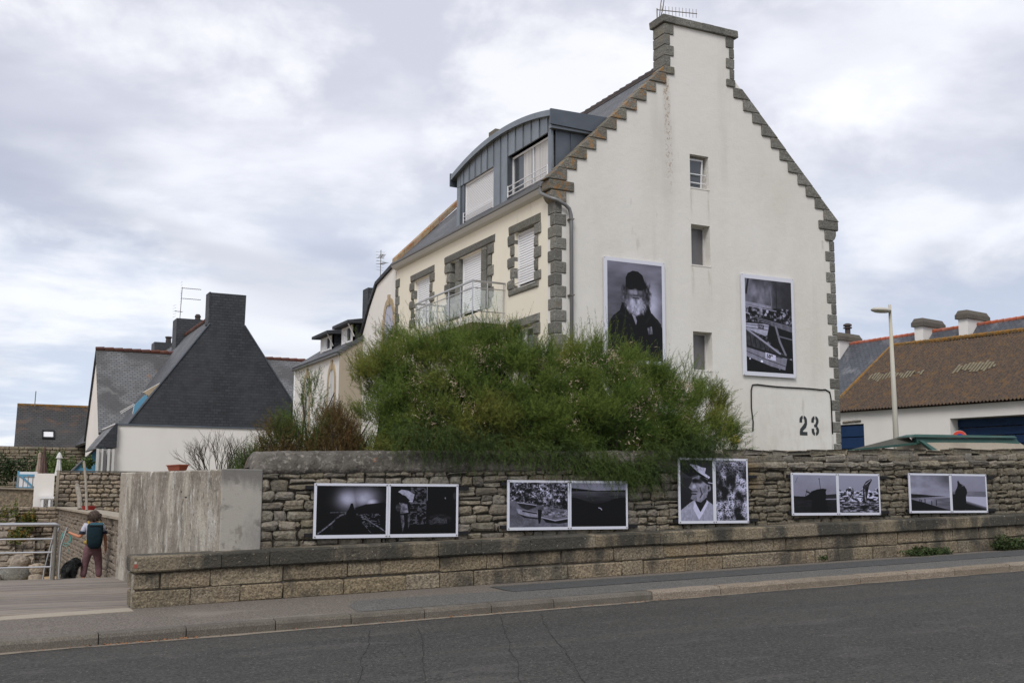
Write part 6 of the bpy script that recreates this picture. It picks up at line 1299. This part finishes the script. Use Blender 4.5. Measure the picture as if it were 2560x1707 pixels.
for k in range(75):
    q = CL[rr.randrange(len(CL))]; p1 = Vector(q[:3]) + Vector((rr.uniform(-.1, .1), -.05, .30)); p0 = Vector((p1.x * .8 + 1.8 + rr.uniform(-.2, .2), p1.y + .25, max(1.9, p1.z - rr.uniform(.7, 1.4)))); b.tube([p0, p0.lerp(p1, .5) + Vector((rr.uniform(-.08, .08), -.05, .05)), p1], .010, 4, r2=.003, cap=False)
b.build('twigs', 'twig', tb)
def bloss(n, r):
    cc = []
    for _ in range(95):
        x = r.uniform(5.8, 12.4); tz = float(tfx(x)); z = r.choice([r.uniform(2.5, tz - .2), tz - r.uniform(.0, .6)]); cc.append((x, z, r.uniform(.05, .16)))
    cc = np.array(cc); k = r.randint(0, len(cc), n); q = cc[k]; x = q[:, 0] + r.normal(0, 1, n) * q[:, 2]; z = q[:, 1] + r.normal(0, 1, n) * q[:, 2] * 1.3
    tz = tfx(x); h = np.clip((z - 1.9) / (tz - 1.9), 0, 1); y = 16.80 - 1.95 * np.sqrt(np.clip(1 - h ** 2.2, .02, 1)) * np.clip(1 - np.abs((x - 8.6) / 4.65) ** 2.2, .03, 1) ** .5 - .10 + .25 * r.rand(n); return np.stack([x, y, z - .1], 1), r.normal(size=(n, 3)) + np.array([0, -.5, .3])
V, F, _ = plumes(2600, bloss, .03, .09, 4, .012, .024, .0055, 21, droop=0, ang=70); fastmesh('blossom', V, F, 'blossom', tb)
# rusty tamarisk and its neighbours on the left
def clump(name, label, cat, c, hgt, rx, ry, n, m, seed, L=(.2, .45), lean=.5, nf=22, fl=(.035, .10), wd=.004, zlo=0.0, extra=None, mats=None):
    t = thing(name, label, cat, (c[0], c[1], c[2]))
    def s(k, r):
        a = r.uniform(0, 2 * np.pi, k); q = r.rand(k) ** .5; h = r.rand(k) ** .75; w = np.sqrt(np.clip(1 - (h * .96) ** 2, 0, 1)) * .9 + .12
        x = c[0] + rx * q * w * np.cos(a); y = c[1] + ry * q * w * np.sin(a); z = c[2] + zlo + (hgt - zlo) * h * (1 + .12 * np.sin(x * 9 + seed)) - .2
        return np.stack([x, y, z], 1), np.stack([np.cos(a) * lean * q + r.normal(0, .25, k), np.sin(a) * lean * q + r.normal(0, .25, k), np.full(k, .9) + r.normal(0, .2, k)], 1)
    V, F, _ = plumes(n, s, L[0], L[1], nf, fl[0], fl[1], wd, seed, droop=.12); fastmesh('crown', V, F, m, t)
    stems(MB(), c, [(c[0] + rx * .75 * math.cos(i * 2.4), c[1] + ry * .75 * math.sin(i * 2.4), c[2] + hgt * (.75 + .2 * math.cos(i))) for i in range(9)], .022, seed).build('trunk', 'twig', t)
    return t
clump('tamarisk', 'rusty brown tamarisk left of the big green one', 'bush', (5.15, 16.5, 1.0), 1.80, .70, .7, 2300, 'leaf_r', 31)
t = clump('tamarisk', 'slim green tamarisk shoot rising beside the rusty bush', 'bush', (5.0, 17.4, 1.0), 2.35, .50, .4, 420, 'leaf_s', 32, L=(.25, .5), lean=.25)
clump('tamarisk', 'reddish tamarisk at the left end of the rubble wall', 'bush', (4.20, 16.4, 1.0), 1.62, .42, .4, 950, 'leaf_r', 33)
clump('tamarisk', 'light green tamarisk between the two reddish ones', 'bush', (4.65, 16.9, 1.0), 1.75, .50, .5, 800, 'leaf_g', 37)
clump('shrub', 'small green broom shrub beside the rubble wall end', 'shrub', (3.80, 16.6, 1.1), 1.28, .28, .28, 900, 'leaf_s', 34, lean=.2, nf=14, fl=(.03, .07))
bs_ = thing('bare_shrub', 'leafless dark twiggy shrub behind the stained wall', 'shrub', (3.6, 17.4, 1.2)); b = MB(); rr = random.Random(9)
def twig(p, d, L, r_, lv):
    q = p + d * L; mid = p + d * L * .5 + Vector((rr.uniform(-.03, .03), rr.uniform(-.03, .03), .0)) * L * 2; b.tube([p, mid, q], r_, 4, r2=r_ * .55, cap=False)
    if lv:
        for k in range(3): tw = (d + Vector((rr.uniform(-.55, .55), rr.uniform(-.5, .5), rr.uniform(-.1, .35)))).normalized(); twig(q if k else mid, tw, L * rr.uniform(.55, .85), r_ * .6, lv - 1)
for k in range(11): a = k * .7; twig(Vector((3.42, 17.0, 1.6)), Vector((math.cos(a) * .8, math.sin(a) * .4, .95)).normalized(), .36, .012, 4)
b.build('branches', 'twig', bs_)
# weeds at the foot of the bench wall and small plants on the sea wall
def leafball(name, label, cat, c, rx, ry, rz, n, m, s=.03, seed=1, group=None):
    r = np.random.RandomState(seed); d = r.normal(size=(n, 3)); d /= np.linalg.norm(d, axis=1)[:, None]; q = r.rand(n, 1) ** .4; P = np.array(c) + d * q * np.array([rx, ry, rz]) * (1 + .3 * np.sin(d[:, :1] * 7 + seed)); P[:, 2] = np.maximum(P[:, 2], c[2] - rz * .9)
    a = r.normal(size=(n, 3)); a /= np.linalg.norm(a, axis=1)[:, None]; bb = np.cross(a, r.normal(size=(n, 3))); bb /= np.linalg.norm(bb, axis=1)[:, None]
    V = np.stack([P - a * s, P + bb * s * .5, P + a * s, P - bb * s * .5], 1).reshape(-1, 3); o = fastmesh(name, V, np.arange(len(V)).reshape(-1, 4), m); return tag(o, label, cat, group)
leafball('weed', 'low green weed tuft against the bench wall foot', 'weed', (15.4, 14.44, .60), .62, .12, .09, 1200, 'weed', .026, 3)
leafball('weed', 'larger green weed clump at the right end of the bench wall', 'weed', (17.6, 14.4, .70), .7, .16, .16, 1500, 'weed', .028, 4)
leafball('weed', 'tiny weed between the bench end and the boardwalk', 'weed', (2.14, 15.25, .42), .06, .12, .20, 300, 'leaf_s', .02, 5)
leafball('weed', 'tiny green moss tuft low on the bench wall', 'weed', (13.1, 14.52, .55), .12, .04, .05, 90, 'weed', .02, 6)
for (x, y, z, rx, rz, l_, sd) in ((1.15, 41.9, .55, .35, .50, 'green succulent clump at the left edge of the sea wall', 11), (1.6, 42.0, .65, .28, .55, 'drooping green succulents beside the pale buttress', 12), (2.0, 41.95, .70, .10, .16, 'small dark plant growing high in the sea wall', 15), (2.22, 42.0, .60, .16, .36, 'orange-tipped plant hanging below the white screen', 13), (1.8, 41.2, .12, .30, .30, 'orange and green plant on top of the rough buttress', 14)):
    leafball('wall_plant', l_, 'plant', (x, y, z), rx, .2, rz, 900, 'leaf_o', .045, sd)
leafball('hedge', 'low dark hedge behind the blue gate', 'hedge', (1.8, 58, 2.6), 2.2, .6, .75, 3500, 'hedge', .07, 41)
leafball('shrub', 'olive shrub against the far stone wall', 'shrub', (4.2, 66, 3.0), 1.1, .6, .9, 2600, 'leaf_s', .06, 42)
leafball('shrub', 'bright green shrub behind the white parasol', 'shrub', (4.2, 56, 2.6), .85, .4, .55, 2600, 'leaf_s', .05, 43)
leafball('shrub', 'bright green shrub behind the brown parasol', 'shrub', (3.1, 55, 2.3), .6, .4, .45, 1800, 'leaf_s', .05, 46)
leafball('shrub', 'small leafy shrub in the white porch', 'shrub', (4.95, 52.5, 2.9), .28, .3, .30, 700, 'leaf_s', .05, 44)

# ------------------------------------------------------------------ walker and dog
def skin(name, pts, edges, rads, m, parent, root=0, sub=2):
    me = bpy.data.meshes.new(name); me.from_pydata(pts, edges, []); me.update(); me.materials.append(MAT[m]); o = link(name, me, parent)
    k = o.modifiers.new('skin', 'SKIN'); k.use_smooth_shade = True
    for i, r_ in enumerate(rads):
        sv = me.skin_vertices[0].data[i]; sv.radius = tuple(q * SKS for q in r_) if isinstance(r_, tuple) else (r_ * SKS, r_ * SKS); sv.use_root = (i == root)
    if sub: s_ = o.modifiers.new('sub', 'SUBSURF'); s_.levels = sub; s_.render_levels = sub
    return o
SKS = 1.02
PX, PY, PZ = 2.72, 26.8, -.52                  # feet on the sloping path
man = thing('person', 'walker with brown hair, pale T-shirt and mauve trousers seen from behind', 'person', (PX, PY, PZ))
rv = Vector((math.cos(rad(-6)), math.sin(rad(-6)), 0)); fv = Vector((-rv.y, rv.x, 0))   # right and forward of the walker, who faces away
def B(r_, f_, z): return tuple(Vector((PX, PY, PZ)) + rv * r_ * 1.02 + fv * f_ + Vector((0, 0, z)))
J = {'pel': (0, 0, .88), 'sp1': (0, .0, 1.02), 'sp2': (0, -.01, 1.18), 'ch': (0, 0, 1.30), 'nk': (0, .01, 1.44), 'hd': (0, .03, 1.53), 'ht': (0, .03, 1.62),
     'hL': (-.10, 0, .84), 'kL': (-.15, .06, .46), 'aL': (-.17, -.02, .09), 'tL': (-.19, .14, .03), 'hR': (.10, 0, .84), 'kR': (.145, .10, .47), 'aR': (.16, .08, .10), 'tR': (.17, .24, .03),
     'sL': (-.17, 0, 1.35), 'eL': (-.27, -.02, 1.11), 'wL': (-.47, .10, 1.19), 'mL': (-.53, .13, 1.22), 'sR': (.17, 0, 1.35), 'eR': (.25, -.01, 1.09), 'wR': (.27, .06, .86), 'mR': (.27, .08, .79)}
ks = list(J); ix = {k: i for i, k in enumerate(ks)}
E_ = [('pel', 'sp1'), ('sp1', 'sp2'), ('sp2', 'ch'), ('ch', 'nk'), ('nk', 'hd'), ('hd', 'ht'), ('pel', 'hL'), ('hL', 'kL'), ('kL', 'aL'), ('aL', 'tL'), ('pel', 'hR'), ('hR', 'kR'), ('kR', 'aR'), ('aR', 'tR'), ('ch', 'sL'), ('sL', 'eL'), ('eL', 'wL'), ('wL', 'mL'), ('ch', 'sR'), ('sR', 'eR'), ('eR', 'wR'), ('wR', 'mR')]
rd = {'pel': (.15, .11), 'sp1': (.135, .10), 'sp2': (.145, .10), 'ch': (.155, .10), 'nk': .052, 'hd': .085, 'ht': .075, 'hL': .088, 'kL': .055, 'aL': .036, 'tL': .034, 'hR': .088, 'kR': .055, 'aR': .036, 'tR': .034, 'sL': .058, 'eL': .040, 'wL': .027, 'mL': .032, 'sR': .058, 'eR': .040, 'wR': .027, 'mR': .032}
skin('body', [B(*J[k]) for k in ks], [(ix[a], ix[c]) for a, c in E_], [rd[k] for k in ks], 'skin', man)
for (hx, hf, hz, s_) in ((-.53, .13, 1.22, -1), (.27, .08, .79, 0)):      # fingers curled round what they hold
    for k in range(4):
        o_ = (k - 1.5) * .018
        if s_: pts = [B(hx, hf + .0, hz + o_), B(hx - .045, hf + .01, hz + o_), B(hx - .065, hf - .02, hz + o_), B(hx - .045, hf - .045, hz + o_)]
        else: pts = [B(hx, hf + o_, hz), B(hx + .01, hf + o_, hz - .05), B(hx - .015, hf + o_, hz - .075), B(hx - .035, hf + o_, hz - .055)]
        MB().tube(pts, .0095, 6, r2=.007).build('finger', 'skin', man, smooth=True)
    pts = [B(hx + .01, hf - .02, hz + .01), B(hx - .02, hf - .05, hz + .035 if s_ else hz - .03), B(hx - .045, hf - .05, hz + .03 if s_ else hz - .05)]; MB().tube(pts, .011, 6, r2=.008).build('thumb', 'skin', man, smooth=True)
g = lambda ks_, es, rs, nm, m: skin(nm, [B(*q) for q in ks_], es, rs, m, man)
g([(0, 0, .84), (0, -.005, 1.02), (0, -.01, 1.18), (0, 0, 1.31), (-.17, 0, 1.365), (-.235, -.015, 1.20), (.17, 0, 1.365), (.228, -.01, 1.20), (0, 0, 1.39)], [(0, 1), (1, 2), (2, 3), (3, 4), (4, 5), (3, 6), (6, 7), (3, 8)], [(.165, .13), (.155, .12), (.165, .12), (.172, .12), .075, .062, .075, .062, .075], 'tshirt', 'tshirt')
for e_, k_2 in ((-.235, 'sL'), (.228, 'sR')): MB().tube([B(e_ * .99, -.012, 1.235), B(e_ * 1.03, -.018, 1.175)], .068, 12).build('sleeve_band', 'navy', man, smooth=True)
g([(0, 0, 1.00), (0, 0, .87), (-.10, 0, .80), (-.15, .06, .46), (-.17, .0, .20), (.10, 0, .80), (.145, .095, .47), (.16, .08, .20)], [(0, 1), (1, 2), (2, 3), (3, 4), (1, 5), (5, 6), (6, 7)], [(.162, .125), (.165, .13), .108, .080, .072, .108, .080, .072], 'trousers', 'trousers')
for s_ in (-1, 1): b = MB(); p = J['aL'] if s_ < 0 else J['aR']; b.hexa([B(p[0] - .045, p[1] - .07, 0), B(p[0] + .045, p[1] - .07, 0), B(p[0] + .05, p[1] + .19, 0), B(p[0] - .05, p[1] + .19, 0)], [B(p[0] - .038, p[1] - .06, .07), B(p[0] + .038, p[1] - .06, .07), B(p[0] + .035, p[1] + .15, .045), B(p[0] - .035, p[1] + .15, .045)]); b.build('shoe', 'navy', man, bevel=.015)
def blob(name, c, s3, m, parent, amp=.12, n=18, mm=12, fq=3.0, tilt=0):
    V = []; cc = Vector(c)
    for j in range(mm + 1):
        for i in range(n):
            th, ph = math.pi * j / mm, 2 * math.pi * i / n; d = Vector((math.sin(th) * math.cos(ph), math.sin(th) * math.sin(ph), math.cos(th))); r_ = 1 + amp * fbm(d.x * fq + c[0], d.y * fq + c[1], d.z * fq); V.append(tuple(cc + rv * d.x * s3[0] * r_ + fv * d.y * s3[1] * r_ + Vector((0, 0, d.z * s3[2] * r_))))
    return MB().add(V, [(j * n + i, j * n + (i + 1) % n, (j + 1) * n + (i + 1) % n, (j + 1) * n + i) for j in range(mm) for i in range(n)]).build(name, m, parent, smooth=True)
hr_ = blob('hair', B(.0, .0, 1.575), (.135, .13, .135), 'hair', man, .16); b = MB(); rr = random.Random(4)
for k in range(150):
    a = rr.uniform(0, 6.28); q = .12 + .02 * rr.random(); z = rr.uniform(1.48, 1.64); p0 = B(q * math.cos(a), q * math.sin(a) * .9, z); p1 = B((q + .035) * math.cos(a + .2), (q + .035) * math.sin(a + .2) * .9, z - rr.uniform(.02, .07)); b.tube([p0, p1], .006, 3, r2=.001, cap=False)
b.build('hair_strands', 'hair', man)
for nm, q, s3 in (('nose', (0, .135, 1.50), (.014, .03, .02)), ('ear', (-.088, .03, 1.50), (.012, .022, .03)), ('ear', (.088, .03, 1.50), (.012, .022, .03)), ('eye', (-.032, .112, 1.525), (.013, .01, .010)), ('eye', (.032, .112, 1.525), (.013, .01, .010)), ('mouth', (0, .118, 1.46), (.024, .008, .007))): blob(nm, B(*q), s3, 'navy' if nm == 'eye' else 'skin', man, 0, 8, 6)
bp = thing('rucksack', 'tall teal rucksack worn on the back of the walker', 'rucksack', B(.02, -.16, .98))
V = []; prof = [(.86, .08, .05), (.90, .135, .09), (1.0, .165, .12), (1.15, .170, .125), (1.28, .170, .12), (1.38, .165, .10), (1.41, .14, .07)]; n = 16
for z, a, c in prof:
    for k in range(n): t = 2 * math.pi * k / n; V.append(B(.03 + a * math.copysign(abs(math.cos(t)) ** .7, math.cos(t)), -.20 + c * math.copysign(abs(math.sin(t)) ** .7, math.sin(t)), z))
b = MB().add(V, [(i * n + k, i * n + (k + 1) % n, (i + 1) * n + (k + 1) % n, (i + 1) * n + k) for i in range(6) for k in range(n)] + [tuple(range(n))[::-1], tuple(range(6 * n, 7 * n))]); b.build('bag', 'pack', bp, smooth=True)
b = MB(); b.hexa([B(-.10, -.30, 1.37), B(.21, -.30, 1.37), B(.20, -.12, 1.40), B(-.09, -.12, 1.40)], [B(-.09, -.28, 1.42), B(.20, -.28, 1.42), B(.18, -.13, 1.44), B(-.07, -.13, 1.44)]); b.build('lid', 'pack_l', bp, bevel=.02)
b = MB(); b.tube([B(-.10, -.315, 1.37), B(.21, -.315, 1.37)], .009, 6); b.build('buckle_strap', 'black', bp)
for s_ in (-1, 1): MB().tube([B(s_ * .10, -.13, 1.40), B(s_ * .12, -.05, 1.455), B(s_ * .12, .10, 1.40), B(s_ * .14, .12, 1.15), B(s_ * .13, -.08, 1.0)], .020, 6).build('shoulder_strap', 'mustard', bp)
MB().tube([B(-.165, .02, .99), B(-.15, -.10, 1.0), B(-.06, -.16, 1.0)], .038, 8).build('hip_strap', 'mustard', bp)
b = MB(); rr = random.Random(8)
for k in range(9): a = k * .7; b.tube([B(-.56 + (.09 + .03 * rr.random()) * math.cos(t) * (1 if k % 2 else .75), .13 + .03 * math.sin(t * 2 + a), 1.08 + (.17 if k % 2 else .12) * math.sin(t)) for t in [2 * math.pi * i / 18 for i in range(19)]], .006, 5)
b.tube([B(-.56, .13, 1.26), B(-.53, .13, 1.22)], .008, 5); b.tube([B(-.54, .13, .92), B(-.50, .15, .80), B(-.48, .2, .72)], .006, 5)
o = b.build('rope_coil', 'leash'); tag(o, 'loose coil of teal rope lead in the left hand of the walker', 'rope')
SKS = 1.0
dg = thing('dog', 'shaggy black dog standing beside the walker, seen from behind', 'dog', (2.20, 26.3, -.50)); DV = Vector((2.20, 26.3, -.50))
def Dg(r_, f_, z): return tuple(DV + rv * r_ + fv * f_ + Vector((0, 0, z)))
pts = [(0, -.22, .42), (0, 0, .42), (0, .25, .44), (0.03, .42, .50), (.08, .54, .56), (.10, .64, .53), (-.09, -.24, .28), (-.10, -.28, .14), (-.10, -.22, .02), (.09, -.24, .28), (.10, -.28, .14), (.10, -.22, .02), (-.08, .26, .22), (-.08, .28, .02), (.08, .26, .22), (.08, .28, .02), (0, -.33, .44), (-.02, -.42, .36)]
skin('body', [Dg(*p) for p in pts], [(0, 1), (1, 2), (2, 3), (3, 4), (4, 5), (0, 6), (6, 7), (7, 8), (0, 9), (9, 10), (10, 11), (2, 12), (12, 13), (2, 14), (14, 15), (0, 16), (16, 17)], [.14, .14, .14, .10, .085, .045, .085, .05, .04, .085, .05, .04, .06, .045, .06, .045, .05, .035], 'dog', dg, sub=1)
r = np.random.RandomState(3); n = 5200; d = r.normal(size=(n, 3)); d /= np.linalg.norm(d, axis=1)[:, None]; sec = r.randint(0, 4, n)
cen = np.array([(0, -.12, .40), (.02, .12, .42), (.12, .50, .54), (0, -.24, .20)])[sec]; siz = np.array([(.145, .22, .17), (.145, .24, .17), (.10, .12, .10), (.13, .10, .20)])[sec]; Pl = cen + d * siz
to = lambda q: np.array(DV) + q[:, :1] * np.array(rv) + q[:, 1:2] * np.array(fv) + q[:, 2:] * np.array([0, 0, 1.0])
tip = Pl + d * .03 + np.array([0, 0, -.05]) + r.normal(0, .012, (n, 3)); w = r.normal(0, .006, (n, 3)); V = np.stack([to(Pl - w), to(Pl + w), to(tip)], 1).reshape(-1, 3); fastmesh('fur', V, np.arange(len(V)).reshape(-1, 3), 'dog', dg)
for s_ in (-1, 1): blob('ear', Dg(.12 + s_ * .09, .50, .53), (.03, .045, .085), 'dog', dg, .1, 8, 6)
